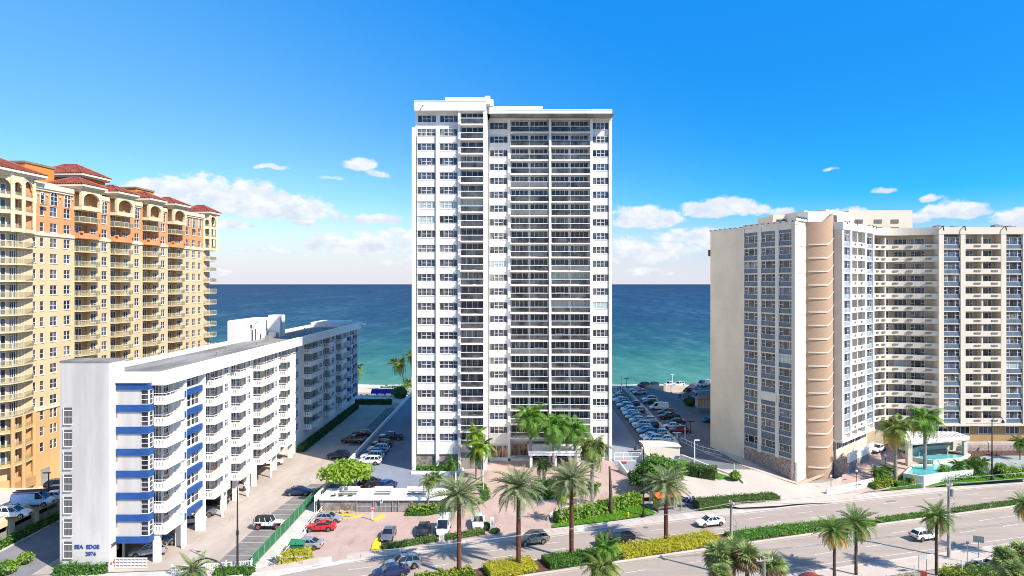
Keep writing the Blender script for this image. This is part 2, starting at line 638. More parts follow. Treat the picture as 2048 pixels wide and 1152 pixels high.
# ================================================================== ground, road, sea
def drape(name, poly, m, dz_, flat=None, cuts=True, step=2.0):
    """polygon sheet laid on the terrain"""
    bm = bmesh.new()
    f = bm.faces.new([bm.verts.new((p[0], p[1], 0)) for p in poly])
    f.normal_update()
    if f.normal.z < 0:
        f.normal_flip()
    if flat is None:
        xs = [p[0] for p in poly]
        ys = [p[1] for p in poly]
        y = max(106, min(ys))
        pl = []
        yy = 106.0
        while yy <= 144:
            pl.append(((0, yy, 0), (0, 1, 0)))
            yy += step
        xx = 45.0
        while xx <= 63.5:
            pl.append(((xx, 0, 0), (1, 0, 0)))
            xx += 1.0
        for co, no in pl:
            g = bm.verts[:] + bm.edges[:] + bm.faces[:]
            bmesh.ops.bisect_plane(bm, geom=g, plane_co=co, plane_no=no)
    bmesh.ops.triangulate(bm, faces=[f for f in bm.faces if len(f.verts) > 4])
    for v in bm.verts:
        v.co.z = (gz(v.co.x, v.co.y) if flat is None else flat) + dz_
    me = bpy.data.meshes.new(name)
    bm.to_mesh(me)
    bm.free()
    me.materials.append(m)
    return link(name, me)


def S(o):
    return kind(o, 'structure')


def asphalt(name, col, col2, stain=(.1, .09, .085), amount=.5, streak=(1, 1, 1), fine=.16, scale=.25):
    m = bpy.data.materials.new(name)
    m.use_nodes = True
    t = m.node_tree
    b = NB(t)
    p = t.nodes['Principled BSDF']
    pos = b.n('ShaderNodeNewGeometry').outputs['Position']
    v = b.vm('MULTIPLY', pos, streak)
    f1 = b.noise(v, scale, 6, .62)
    base = b.mix(b.mr(f1, .3, .7), (*col2, 1), (*col, 1))
    f2 = b.noise(b.vm('MULTIPLY', b.vm('ADD', pos, (31, 17, 0)), streak), scale * 1.9, 7, .68, .6)
    base = b.mix(b.m('MULTIPLY', b.mr(f2, .58, .78), amount), base, (*stain, 1))
    # hairline cracks
    vo = b.n('ShaderNodeTexVoronoi', feature='DISTANCE_TO_EDGE')
    t.links.new(b.vm('ADD', b.vm('MULTIPLY', pos, (1, 1, 0)), b.vm('MULTIPLY', b.n('ShaderNodeTexNoise').outputs['Color'], (.8, .8, 0))), vo.inputs['Vector'])
    vo.inputs['Scale'].default_value = .21
    base = b.mix(b.m('MULTIPLY', b.mr(vo.outputs[0], .014, .003), .14), base, (*[c * .45 for c in col2], 1))
    f3 = b.noise(pos, 9, 5, .7)
    base = b.mix(fine, base, b.mix(f3, (0, 0, 0, 1), (1.2, 1.2, 1.2, 1)), 'MULTIPLY')
    t.links.new(base, p.inputs['Base Color'])
    p.inputs['Roughness'].default_value = .92
    p.inputs['Specular IOR Level'].default_value = .2
    MATS[name] = m
    return m


RA = (1, .3, 1)
ROADM = asphalt('bleached_road_asphalt', (.41, .345, .30), (.345, .29, .255), (.22, .195, .175), .6, (.22, 1.3, 1))
LOTM = asphalt('worn_parking_asphalt', (.50, .43, .375), (.40, .34, .295), (.13, .112, .10), .95, (1.0, .28, 1), scale=.26)
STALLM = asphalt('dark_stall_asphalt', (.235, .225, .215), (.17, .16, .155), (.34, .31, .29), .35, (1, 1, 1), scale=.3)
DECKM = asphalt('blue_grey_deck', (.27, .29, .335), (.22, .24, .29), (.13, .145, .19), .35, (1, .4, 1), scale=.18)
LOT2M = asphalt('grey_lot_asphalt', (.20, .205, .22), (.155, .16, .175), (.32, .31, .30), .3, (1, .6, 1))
GRND = asphalt('city_ground', (.36, .33, .30), (.27, .25, .23), (.20, .18, .16), .4, (1, 1, 1), scale=.05)


def pavermat():
    m = bpy.data.materials.new('pink_brick_pavers')
    m.use_nodes = True
    t = m.node_tree
    b = NB(t)
    p = t.nodes['Principled BSDF']
    pos = b.n('ShaderNodeNewGeometry').outputs['Position']
    br = b.n('ShaderNodeTexBrick')
    t.links.new(pos, br.inputs['Vector'])
    br.inputs['Scale'].default_value = 2.3
    br.inputs['Color1'].default_value = (.50, .335, .28, 1)
    br.inputs['Color2'].default_value = (.40, .27, .235, 1)
    br.inputs['Mortar'].default_value = (.33, .25, .22, 1)
    br.inputs['Mortar Size'].default_value = .03
    f = b.noise(pos, .22, 6, .65)
    c = b.mix(b.m('MULTIPLY', b.mr(f, .35, .7), .65), br.outputs[0], (.47, .36, .315, 1))
    f2 = b.noise(b.vm('MULTIPLY', pos, (1, .25, 1)), .45, 6, .7)
    c = b.mix(b.m('MULTIPLY', b.mr(f2, .5, .74), .75), c, (.25, .185, .165, 1))
    c = b.mix(b.m('MULTIPLY', b.mr(b.noise(pos, 1.3, 5, .7), .45, .8), .3), c, (.55, .42, .36, 1))
    t.links.new(c, p.inputs['Base Color'])
    p.inputs['Roughness'].default_value = .9
    return m


PAVE = pavermat()
WALKM = asphalt('pinkish_sidewalk_concrete', (.56, .48, .43), (.48, .41, .365), (.33, .28, .25), .35, (1, 1, 1), scale=.5)
SANDM = mat('beach_sand', (.66, .555, .43), .95, .08, .12, fine=.12)
GRASSM = mat('lawn_soil', (.13, .30, .03), .95, .25, .6, fine=.3)
MULCH = mat('brown_mulch', (.16, .085, .06), .95, .3, 2.5, fine=.3)
LINEP = mat('white_road_paint', (.74, .72, .69), .7, .12, 3, fine=.15)
YLINE = mat('faded_yellow_curb_paint', (.66, .53, .28), .75, .12, 2)

# base sheet
S(drape('ground', [(-4000, -3000), (4000, -3000), (4000, 236), (-4000, 236)], GRND, -.06, flat=0))
# beach slopes into the water
bm_ = MB()
bys = [(235.5, -.02), (243, -.3), (252, -1.2), (262, -2.2), (275, -3.6)]
for i in range(len(bys) - 1):
    (ya, za), (yb, zb2) = bys[i], bys[i + 1]
    for j in range(-40, 40):
        xa, xb = j * 20, j * 20 + 20
        wob = lambda x: 1.6 * math.sin(x * .05) + .8 * math.sin(x * .17)
        bm_.quad((xa, ya + wob(xa) * (i > 0), za), (xb, ya + wob(xb) * (i > 0), za), (xb, yb + wob(xb), zb2), (xa, yb + wob(xa), zb2))
bm_.quad((-4000, 235.5, -.02), (-800, 235.5, -.02), (-800, 275, -3.6), (-4000, 275, -3.6))
bm_.quad((800, 235.5, -.02), (4000, 235.5, -.02), (4000, 275, -3.6), (800, 275, -3.6))
S(bm_.build('beach', SANDM))


def seamat():
    m = bpy.data.materials.new('sea_water')
    m.use_nodes = True
    t = m.node_tree
    b = NB(t)
    p = t.nodes['Principled BSDF']
    pos = b.n('ShaderNodeNewGeometry').outputs['Position']
    s3 = b.n('ShaderNodeSeparateXYZ')
    t.links.new(pos, s3.inputs[0])
    lowf = b.noise(b.vm('MULTIPLY', pos, (.0022, .006, 0)), 1.0, 4, .55)
    y = b.m('MULTIPLY', s3.outputs[1], b.m('ADD', .72, b.m('MULTIPLY', lowf, .56)))
    lg = b.m('LOGARITHM', y, 10.0)
    # depth tint: sandy shallows, turquoise, then deep blue
    col = b.ramp(b.mr(lg, 2.36, 4.2, smooth=False),
                 [(0.0, (.20, .36, .26)), (.045, (.080, .235, .17)), (.08, (.045, .18, .14)), (.14, (.020, .115, .115)),
                  (.19, (.013, .075, .10)), (.30, (.010, .049, .095)), (.5, (.009, .036, .085)), (1.0, (.005, .018, .052))])
    # wind streaks and swell lines
    sw1 = b.noise(b.vm('MULTIPLY', pos, (.13, .085, 0)), 1.0, 5, .6, .5)
    sw2 = b.noise(b.vm('MULTIPLY', pos, (.045, .014, 0)), 1.0, 5, .62, .4)
    sw3 = b.noise(b.vm('MULTIPLY', pos, (.008, .0016, 0)), 1.0, 4, .6, .2)
    sw = b.m('ADD', b.m('MULTIPLY', sw1, .36), b.m('ADD', b.m('MULTIPLY', sw2, .38), b.m('MULTIPLY', sw3, .26)))
    col = b.mix(b.m('MULTIPLY', b.mr(sw, .49, .62), .55), col, b.mix(.34, col, (.20, .40, .42, 1)))
    col = b.mix(b.m('MULTIPLY', b.mr(sw, .51, .38), .75), col, b.mix(1, col, (.42, .55, .66, 1), 'MULTIPLY'))
    fo = b.noise(b.vm('MULTIPLY', pos, (.22, .09, 0)), 1.0, 7, .75)
    near = b.mr(s3.outputs[1], 2200, 260)
    col = b.mix(b.m('MULTIPLY', b.mr(fo, .735, .80), b.m('MULTIPLY', near, .55)), col, (.75, .82, .82, 1))
    # surf against the sand
    edge = b.m('ADD', s3.outputs[1], b.m('MULTIPLY', b.noise(b.vm('MULTIPLY', pos, (.06, .1, 0)), 1, 5, .6), 9.0))
    col = b.mix(b.m('MULTIPLY', b.mr(edge, 277.5, 275.5), .85), col, (.78, .80, .78, 1))
    t.links.new(col, p.inputs['Base Color'])
    p.inputs['Roughness'].default_value = .5
    p.inputs['Specular IOR Level'].default_value = .12
    bn = b.n('ShaderNodeBump')
    bn.inputs['Strength'].default_value = .55
    bn.inputs['Distance'].default_value = .5
    t.links.new(b.noise(b.vm('MULTIPLY', pos, (.16, .42, 0)), 1.0, 8, .65, .3), bn.inputs['Height'])
    t.links.new(bn.outputs[0], p.inputs['Normal'])
    return m


q = MB()
ys = [255, 300, 400, 600, 1000, 2000, 5000, 12000, 30000, 90000]
for a, b_ in zip(ys[:-1], ys[1:]):
    q.quad((-90000, a, -2.6), (90000, a, -2.6), (90000, b_, -2.6), (-90000, b_, -2.6))
S(q.build('sea', seamat()))


# ---- avenue ------------------------------------------------------------
def cN(x):      # far kerb
    return 100.0 + .335 * x - .0004 * x * x
def mN(x):      # far edge of the median
    w = 4.6 - 2.6 * sstep(38, 60, x)
    return mS(x) + w
def mS(x):      # near kerb of the median
    return 86.9 + .350 * x - .00023 * x * x
def cS(x):      # near kerb
    return 77.6 + .29 * x


XS = [i * 6.0 for i in range(-25, 45)]
def ribbon(name, fa, fb, m, z, x0=-150, x1=260, keep=None):
    q = MB()
    xs = [x for x in XS if x0 <= x <= x1]
    for a, b in zip(xs[:-1], xs[1:]):
        q.quad((a, fa(a), z), (b, fa(b), z), (b, fb(b), z), (a, fb(a), z))
    return q.build(name, m)


S(ribbon('road', lambda x: cS(x) - 3.5, lambda x: cN(x) + .1, ROADM, 0.0))
sw_ = S(ribbon('sidewalk', lambda x: cN(x) + .02, lambda x: cN(x) + 2.6, mat('joint_grey', (.28, .24, .22)), .02))
x = -62.0
i = 0
while x < 112:
    a, b = x + .025, x + 1.775
    q = MB()
    rz_ = .038 + .008 * ((i * 7) % 3)
    sk = -.6
    q.add([(a, cN(a) + .1, .0), (b, cN(b) + .1, .0), (b + sk, cN(b + sk) + 2.55, .0), (a + sk, cN(a + sk) + 2.55, .0),
           (a, cN(a) + .1, rz_), (b, cN(b) + .1, rz_), (b + sk, cN(b + sk) + 2.55, rz_), (a + sk, cN(a + sk) + 2.55, rz_)],
          [(4, 5, 6, 7), (0, 1, 5, 4), (1, 2, 6, 5), (2, 3, 7, 6), (3, 0, 4, 7)])
    q.build('slab', WALKM if i % 5 else CONCL, sw_)
    x += 1.8
    i += 1
S(ribbon('sidewalk', lambda x: cS(x) - 4.0, lambda x: cS(x), WALKM, .035))
for (f, m, nm) in ((lambda x: cN(x), CONCL, 'kerb'), (lambda x: cS(x), CONCL, 'kerb')):
    q = MB()
    for a, b in zip(XS[:-1], XS[1:]):
        if -14 < a < 4 and f(0) > 90:      # dropped kerb at the driveway
            h = .05
        else:
            h = .12
        for (u, v, hh) in ((a, b, h),):
            q.add([(u, f(u) - .12, -.02), (v, f(v) - .12, -.02), (v, f(v) - .1, hh), (u, f(u) - .1, hh), (u, f(u) + .12, hh), (v, f(v) + .12, hh), (v, f(v) + .14, -.02), (u, f(u) + .14, -.02)],
                  [(0, 1, 2, 3), (3, 2, 5, 4), (4, 5, 6, 7)])
    S(q.build(nm, m))
# median: kerb ring and soil
MX0, MX1 = -150, 112
q = MB()
xs = [x for x in XS if MX0 <= x <= MX1]
for a, b in zip(xs[:-1], xs[1:]):
    q.quad((a, mS(a) + .3, .13), (b, mS(b) + .3, .13), (b, mN(b) - .2, .13), (a, mN(a) - .2, .13))
S(q.build('median_soil', MULCH))
q = MB()
for f, s_ in ((mS, 1), (mN, -1)):
    for a, b in zip(xs[:-1], xs[1:]):
        q.add([(a, f(a), -.01), (b, f(b), -.01), (b, f(b), .15), (a, f(a), .15), (a, f(a) + .3 * s_, .15), (b, f(b) + .3 * s_, .15), (b, f(b) + .3 * s_, .1), (a, f(a) + .3 * s_, .1)],
              [(0, 1, 2, 3), (3, 2, 5, 4), (4, 5, 6, 7)] if s_ > 0 else [(3, 2, 1, 0), (4, 5, 2, 3), (7, 6, 5, 4)])
S(q.build('median_kerb', CONCL))
S(ribbon('yellow_line', lambda x: mS(x) - .62, lambda x: mS(x) - .46, YLINE, .006, -40, 112))
S(ribbon('yellow_line', lambda x: mN(x) + .30, lambda x: mN(x) + .42, YLINE, .006, -40, 112))
# lane paint
def dashes(f, x0, x1, L=3.0, gap=5.5, w=.14, off=0):
    q = MB()
    x = x0 + off
    while x < x1:
        a, b = x, x + L
        q.quad((a, f(a) - w / 2, .006), (b, f(b) - w / 2, .006), (b, f(b) + w / 2, .006), (a, f(a) + w / 2, .006))
        x += L + gap
    return q
q = dashes(lambda x: cN(x) - 3.1, -40, 120, off=1.5)
q2 = dashes(lambda x: cN(x) - 5.7, -40, 120, off=3.0)
q3 = dashes(lambda x: mS(x) - 3.4, -30, 120, off=2)
q4 = dashes(lambda x: mS(x) - 6.6, -30, 120, off=4)
for o in (q2, q3, q4):
    q.add(o.v, o.f)
q.mi = [0] * len(q.f)
S(q.build('lane_paint', LINEP))
S(ribbon('lane_line', lambda x: cN(x) - .75, lambda x: cN(x) - .62, LINEP, .006, -30, 120))
S(ribbon('lane_line', lambda x: cS(x) + 1.55, lambda x: cS(x) + 1.68, LINEP, .006, 30, 130))
S(ribbon('lane_line', lambda x: mS(x) - 3.5, lambda x: mS(x) - 3.37, LINEP, .006, 74, 130))
# manholes and patches
for (px_, py_, r_) in ((1612, 1001.5, .55), (1375, 969, .3), (1291, 1055, .4), (1880, 990, .35)):
    x, y, z = at(px_, py_, 0)
    q = MB(); q.cyl(x, y, .0, .012, r_, n=14); S(q.build('manhole_cover', mat('iron_cover', (.15, .14, .135), .7)))
x, y, z = at(1782, 1002.5, 0)
q = MB(); q.quad((x - 1, y - .55, .008), (x + .9, y - .1, .008), (x + 1, y + .6, .008), (x - .9, y + .2, .008)); S(q.build('road_patch', STALLM))

# ---- Sea Edge lot --------------------------------------------------------
S(drape('parking_lot', [(-62, 88.0), (-34.5, 90.2), (-34.0, 96), (-32.3, 126), (-32.3, 213), (-62, 213)], LOTM, .012, flat=0))
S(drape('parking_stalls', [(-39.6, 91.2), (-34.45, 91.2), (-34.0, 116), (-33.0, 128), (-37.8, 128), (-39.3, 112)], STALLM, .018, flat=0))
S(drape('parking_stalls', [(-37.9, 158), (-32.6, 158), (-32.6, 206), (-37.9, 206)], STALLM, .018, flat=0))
q = MB()
for i in range(15):
    y = 91.7 + 2.42 * i
    q.quad((-39.4, y - .05, .024), (-34.4, y - .05, .024), (-34.4, y + .05, .024), (-39.4, y + .05, .024))
for i in range(18):
    y = 158 + 2.75 * i
    q.quad((-37.9, y - .05, .024), (-32.7, y - .05, .024), (-32.7, y + .05, .024), (-37.9, y + .05, .024))
S(q.build('stall_lines', LINEP))
S(drape('sidewalk', [(-75, 86.4), (-34.2, 90.0), (-20, 93.6), (-20, 92.8), (-34, 85.5), (-75, 78)], CONCL, .03, flat=0))
# alley on the far side of the stair tower and the resort's forecourt
S(drape('alley', [(-73, 84), (-58.5, 84), (-58.5, 240), (-73, 240)], asphalt('alley_asphalt', (.24, .235, .25), (.19, .185, .2), (.3, .28, .27), .3), .01, flat=0))
S(drape('resort_forecourt', [(-130, 112.5), (-73.2, 112.5), (-73.2, 236), (-130, 236)], CONCL, .02, flat=0))

# ---- pink paver forecourt and drive ----------------------------------------
pv = [at(630, 1134)[:2], at(598, 1128)[:2], (-30.6, 93.5), (-30.8, 111.8), (-9.45, 111.8), (-9.45, 113), (-9.4, 134),
      (-5, 138.5), (14, 140), (20.3, 138.5), (20.35, 131.2), (27.5, 131), (30, 124), (31, 118.5), (26, 117.6), at(1205, 1000)[:2], at(1125, 1017)[:2], at(1098, 1036)[:2], at(1104, 1061)[:2],
      (0, 102.4), (-10, 98.9), (-20, 95.3)]
S(drape('paver_forecourt', pv, PAVE, .045))
# upper deck left of the tower
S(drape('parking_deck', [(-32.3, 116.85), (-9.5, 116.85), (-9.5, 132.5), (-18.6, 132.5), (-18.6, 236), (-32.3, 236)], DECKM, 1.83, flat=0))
q = MB(); q.wall([(-9.5, 112.0), (-9.5, 130)], .25, -.05, 2.1); q.box(-32.35, 112.0, -.05, -32.2, 236, 1.84); S(q.build('retaining_wall', WHITE2))
# right hand lots
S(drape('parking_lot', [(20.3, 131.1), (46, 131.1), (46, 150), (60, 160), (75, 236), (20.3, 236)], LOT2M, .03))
S(drape('parking_deck', [(20.35, 131.2), (27.6, 131.2), (29.5, 233), (20.35, 233)], DECKM, .06))
# pale forecourt between the tower drive and the beige complex
S(drape('side_street', [at(1385, 1001)[:2], at(1345, 985)[:2], (31.2, 118.6), (30.1, 124), (28, 131.2), (46, 131.2), (43.6, 149), (53.6, 128.3), (60, 128.6), (63, 129.5), (66, 124.5), at(1660, 1006)[:2], at(1560, 1012)[:2], at(1480, 1016)[:2]],
      asphalt('pale_pinkish_paving', (.57, .49, .43), (.50, .425, .375), (.36, .31, .28), .35, (1, .5, 1)), .05))
S(drape('forecourt_pavers', [(58.5, 121.5), (62.8, 129.9), (64.6, 131.0), (77.5, 144), (90.5, 144), (90, 140.5), (79, 134), (74, 129.8), (68.5, 124.2)], PAVE, .06))
S(drape('garden_soil', [(68.6, 124.3), (74, 129.8), (79, 134), (90, 140.5), (128, 141.5), (128, 136), (96, 129.9), (80, 126.0)], MULCH, .03))
# ================================================================== central white tower
TZ = 1.8
tower = thing('apartment_tower', 'tall white residential tower with dark balcony stacks in the middle of the view', 'tower', (0, 131, TZ - 1.8))
FL = 2.793
ZF = [68.1 - FL * k for k in range(23)]      # floor levels, top one first
zb = 1.8
mb = MB()
mb.box(-18.7, 1.2, zb, -9.98, 57, 70.9)                     # left block behind the window strips
mb.box(-9.98, .9, zb, -5.3, 57, 70.9)
mb.box(-5.3, 7.25, zb, -0.45, 57, 70.7)
mb.box(-0.45, 7.5, 5.6, 15.95, 57, 70.7)
mb.box(-0.45, 8.9, zb, 15.95, 57, 5.6)
mb.box(15.95, 7.25, zb, 20.1, 57, 70.7)
mb.box(-5.5, -.25, zb, -4.85, 7.6, 70.72)                    # return wall between the two blocks
body = mb.build('wall', WHITE, tower)
# parapet bands in separate cast lengths
for (x0, x1, y0, y1, z0, z1) in ((-18.75, -10.05, -.35, 3, 70.72, 72.56), (-10.03, -4.95, -.35, 3, 70.72, 72.56),
                                 (-4.6, -0.95, 6.55, 9, 70.55, 72.68), (-0.93, 16.05, 6.55, 9, 70.55, 72.66), (16.07, 20.2, 6.55, 9, 70.55, 72.68)):
    m = MB()
    m.box(x0, y0, z0, x1, y1, z1)
    m.box(x0 + .02, y0 - .05, z1 - .12, x1 - .02, y1, z1 + .06)
    p = m.build('parapet', WHITE, tower)
for (x, z, y) in ((-17.0, 71.7, -.36), (-2.6, 71.65, 6.54), (17.6, 71.7, 6.54)):
    m = MB()
    m.tube([(x, y, z), (x, y - .35, z - .05), (x, y - .45, z - .25)], .09, 6)
    m.build('scupper', DGREY, tower)
m = MB(); m.box(-13.1, 2.5, 70.9, -4.4, 20, 74.0); m.build('roof_block', WHITE, tower)
m = MB(); m.box(-4.3, 10.0, 70.9, 6.35, 26, 74.2); m.build('roof_block', WHITE, tower)
m = MB(); m.box(-5.2, -.1, 72.0, -4.2, 2.4, 73.6); m.box(-4.2, 1.2, 72.0, -3.6, 2.4, 73.3); m.build('roof_block', STAINED, tower)
m = MB()
m.box(-18.68, 3.0, 70.9, 20.08, 56.9, 71.0)
m.build('roof_deck', ROOFG, tower)
# upright fins
def fin(x0, x1, y0, y1, z1, z0=zb):
    f = MB(); f.box(x0, y0, z0, x1, y1, z1)
    return f.build('pier', WHITE, tower)
fin(-19.2, -18.45, -.2, 2.2, 67.6)
fin(-14.62, -14.02, 0, 1.3, 67.6)
fin(-10.38, -9.9, -.1, 2.0, 70.7)
fin(-.84, -.32, 6.6, 8.95, 70.66)
fin(7.44, 7.84, 5.75, 8.95, 70.66)
fin(15.7, 16.2, 5.9, 8.95, 70.66)
fin(19.62, 20.16, 6.6, 8.9, 70.66)


def shared(mbx, name, mats):
    return mbx.mesh(name, mats)


def panel_mesh(w, h, t):
    p = MB(); p.box(0, 0, 0, w, t, h)
    p.box(-.0, -.05, h - .09, w, 0, h)            # sill
    return p.mesh('spandrel', STAINED)


SP = {}
def spandrel(x0, x1, y, z0, z1):
    key = (round(x1 - x0, 3), round(z1 - z0, 3))
    if key not in SP:
        SP[key] = panel_mesh(x1 - x0, z1 - z0, .6)
    link('spandrel', SP[key], tower, (x0, y, z0))


shut = {(10, 'a'): 5, (10, 'b'): 5}
for k, zf in enumerate(ZF):
    z0, z1 = zf + .66, zf + 2.06
    top = k == 0
    fl_g = rnd.choices(GLS, (24, 36, 18, 12, 6, 2))[0]
    for ci, (x0, x1) in enumerate(((-18.3, -14.62), (-14.02, -10.38))):
        g = GLS[5] if k == 6 else (fl_g if rnd.random() < .6 else pick_glass())
        cols = W4 if rnd.random() < .85 else W4B
        window(tower, x1 - x0 - .1, 1.42, cols, (x0 + .05, 1.2 if top else .42, z0), gl=g)
        nxt = ZF[k + 1] + 2.06 if k < 22 else 2.5 + 2.27
        if not top:
            spandrel(x0, x1, .25, nxt, z0)
    # left balcony stack
    g = GLS[5] if k == 6 else pick_glass((40, 26, 18, 10, 5, 1))
    window(tower, 4.35, 2.38, D4 if rnd.random() < .6 else D3, (-9.85, .9, zf + .02), gl=g, name='balcony_door')
    b = MB(); b.box(-9.95, -.85, zf - .3, -5.5, .9, zf)
    bo = b.build('balcony', WHITE, tower)
    r = MB()
    r.box(-9.93, -.83, zf + 1.0, -5.52, -.75, zf + 1.12)
    r.box(-9.93, -.83, zf, -9.81, -.73, zf + 1.0)
    r.box(-9.93, -.75, zf + 1.0, -9.85, .8, zf + 1.12)
    r.build('handrail', WHITE2, bo)
    r = MB()
    r.box(-9.79, -.80, zf + .08, -5.53, -.77, zf + .99)
    r.build('rail_panel', RAILD, bo)
    # right block: window column, two balcony bays, window column
    for (x0, x1) in ((-4.55, -.84), (16.2, 19.62)):
        g = GLS[5] if (k, x0) in ((10, -4.55), (13, 16.2)) else (GLS[1] if rnd.random() < .5 else pick_glass())
        window(tower, x1 - x0 - .12, 1.42, W4, (x0 + .06, 7.22 if top else 6.98, z0), gl=g)
        nxt = ZF[k + 1] + 2.06 if k < 22 else 5.1
        if not top:
            spandrel(x0, x1, 6.85, nxt, z0)
    for bi, (x0, x1) in enumerate(((-.32, 7.44), (7.84, 15.7))):
        units = ((0.15, 3.45, D4 if rnd.random() < .7 else D3), (4.0, 3.55, W4 if rnd.random() < .85 else W4B))
        if bi:
            units = ((0.15, 3.5, W4), (4.0, 3.6, D4))
        for (u, w, cols) in units:
            g = GLS[5] if (k, bi) in ((11, 1), (13, 1)) else pick_glass((32, 34, 14, 10, 9, 1))
            if (k in (15, 16, 17)) and rnd.random() < .45:
                g = GLS[0]
            window(tower, w, 2.36, cols, (x0 + u, 7.5, zf + .02), gl=g, name='balcony_door')
        b = MB(); b.box(x0, 5.95, zf - .28, x1, 7.5, zf)
        bo = b.build('balcony', WHITE, tower)
        r = MB()
        r.box(x0, 5.97, zf + 1.02, x1, 6.05, zf + 1.13)
        for q in (0, .5, 1):
            xx = x0 + .03 + (x1 - x0 - .1) * q
            r.box(xx, 5.98, zf, xx + .04, 6.04, zf + 1.02)
        r.build('handrail', WHITE2, bo)
        r = MB()
        r.box(x0 + .08, 6.0, zf + .1, (x0 + x1) / 2 - .02, 6.03, zf + 1.0)
        r.box((x0 + x1) / 2 + .06, 6.0, zf + .1, x1 - .08, 6.03, zf + 1.0)
        r.build('rail_panel', RAILD if rnd.random() < .8 else mat('grey_rail_panel', (.19, .185, .18), .4, .15, .6), bo)
# ceilings over the top balconies
m = MB(); m.box(-9.97, .2, 70.5, -5.52, .9, 70.7); m.box(-.3, 6.6, 70.52, 15.68, 7.5, 70.66)
m.build('soffit', WHITE, tower)
# ground floor: stone faced piers, lobby glass, entrance canopy
STONE = mat('grey_stone_facing', (0.40, 0.345, 0.30), 0.9, 0.25, 1.4, fine=.3, bump=.4, bscale=3)
for (x0, x1) in ((-18.3, -14.62), (-14.02, -10.38)):
    m = MB(); m.box(x0, .55, zb, x1, 1.2, 4.77); m.build('stone_panel', STONE, tower)
    m = MB(); m.box(x0, .45, 4.77, x1, 1.2, 4.95); m.build('ledge', WHITE, tower)
    m = MB(); m.box(x0, .5, 4.95, x1, 1.2, 6.0); m.build('wall', STAINED, tower)
m = MB(); m.box(-9.9, .6, zb, -5.5, .9, 4.9); m.build('wall', GREYW, tower)
for x in (-4.35, -.2, 16.3):
    window(tower, 3.7 if x < 10 else 3.2, 2.5, D3 if x != 16.3 else D4, (x, 7.22 if x != -.2 else 8.88, 2.35), gl=LOBBY if x < 10 else GLS[4], name='lobby_window')
for x in (4.0, 8.0, 12.0):
    window(tower, 3.4, 2.6, D3, (x, 8.9, 2.0), gl=GLS[0], name='lobby_window')
m = MB(); m.box(-4.6, 6.6, zb, 4.0, 9.0, 2.3); m.build('base_wall', WHITE, tower)
m = MB()
m.box(3.2, .8, 4.35, 13.6, 8.8, 5.0)
m.box(3.1, .7, 4.9, 13.7, 8.8, 5.15)
cano = m.build('entrance_canopy', WHITE2, tower)
for (x, y) in ((3.7, 1.4), (8.4, 1.4), (13.1, 1.4), (3.7, 5.5), (13.1, 5.5)):
    m = MB(); m.box(x - .25, y - .25, zb - .1, x + .25, y + .25, 4.35); m.build('column', WHITE, cano)
# side walls with slab bands (seen only from a step aside)
m = MB()
for zf in ZF:
    m.box(-18.95, 4, zf - .25, -18.7, 56, zf)
    m.box(20.1, 10, zf - .25, 20.35, 56, zf)
m.build('slab_edge', WHITE, tower)

# ================================================================== white and blue block of flats
sea = thing('block_of_flats', 'long low white block of flats with royal blue bands and a plain white stair tower', 'apartment block', (0, 0, 0))
XW, XB, XR = -48.15, -46.5, -48.75
FS = 2.91
BALC = [(91.8, 96.9), (106.8, 112.7), (117, 122.4), (127, 137), (141, 146.8), (158, 168.4), (174, 179.5), (186.5, 192.5)]
BAYS = [(98.2, 103.6), (196.2, 206.5)]
Z0 = 3.95
ZT = Z0 + 7 * FS        # 24.3
m = MB()
m.box(-58.5, 91.9, Z0, XR, 209, 25.0)
m.build('wall', WHITE, sea)
m = MB()
m.box(-58.4, 92.1, 25.0, -46.6, 208.9, 25.06)
m.build('roof_deck', ROOFG, sea)
m = MB()
m.box(-58.6, 91.6, 24.9, -57.9, 209.2, 25.75)
m.build('roof_parapet', WHITE, sea)
m = MB()
for (a, b) in ((91.3, 130), (130.02, 170), (170.02, 209.4)):
    m.box(-47.2, a, 24.0, -46.15, b, 25.75)
m.box(-46.2, 91.2, 25.62, -46.08, 209.5, 25.8)
m.box(XR, 91.3, 23.96, -47.2, 209.3, 24.25)
m.box(-52.4, 91.35, 24.9, -47.2, 91.9, 25.7)
m.build('roof_fascia', WHITE2, sea)
m = MB()
m.box(-57.8, 196, 25.06, -49, 208.5, 26.5)
m.build('roof_curb', WHITE, sea)
m = MB(); m.box(-47, 206.5, 25.0, -45.0, 210.5, 25.5); m.build('roof_overhang', WHITE2, sea)
# wall strips between the balconies
gaps = []
prev = 91.9
for (a, b) in BALC:
    gaps.append((prev, a))
    prev = b
gaps.append((prev, 209))
gaps = [g for g in gaps if g[1] - g[0] > .3]
for (a, b) in gaps:
    m = MB(); m.box(XR, a, Z0, XW, b, 24.0); m.build('wall', WHITE, sea)
for (a, b) in BALC[3:4] + BALC[5:6]:
    m = MB(); m.box(XR, (a + b) / 2 - .1, Z0, -47.9, (a + b) / 2 + .1, 24.0); m.build('party_wall', BEIGE, sea)
# side recess colour strips
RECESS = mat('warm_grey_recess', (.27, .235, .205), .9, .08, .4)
TERR = mat('terracotta_recess', (.36, .20, .14), .9, .08, .4)


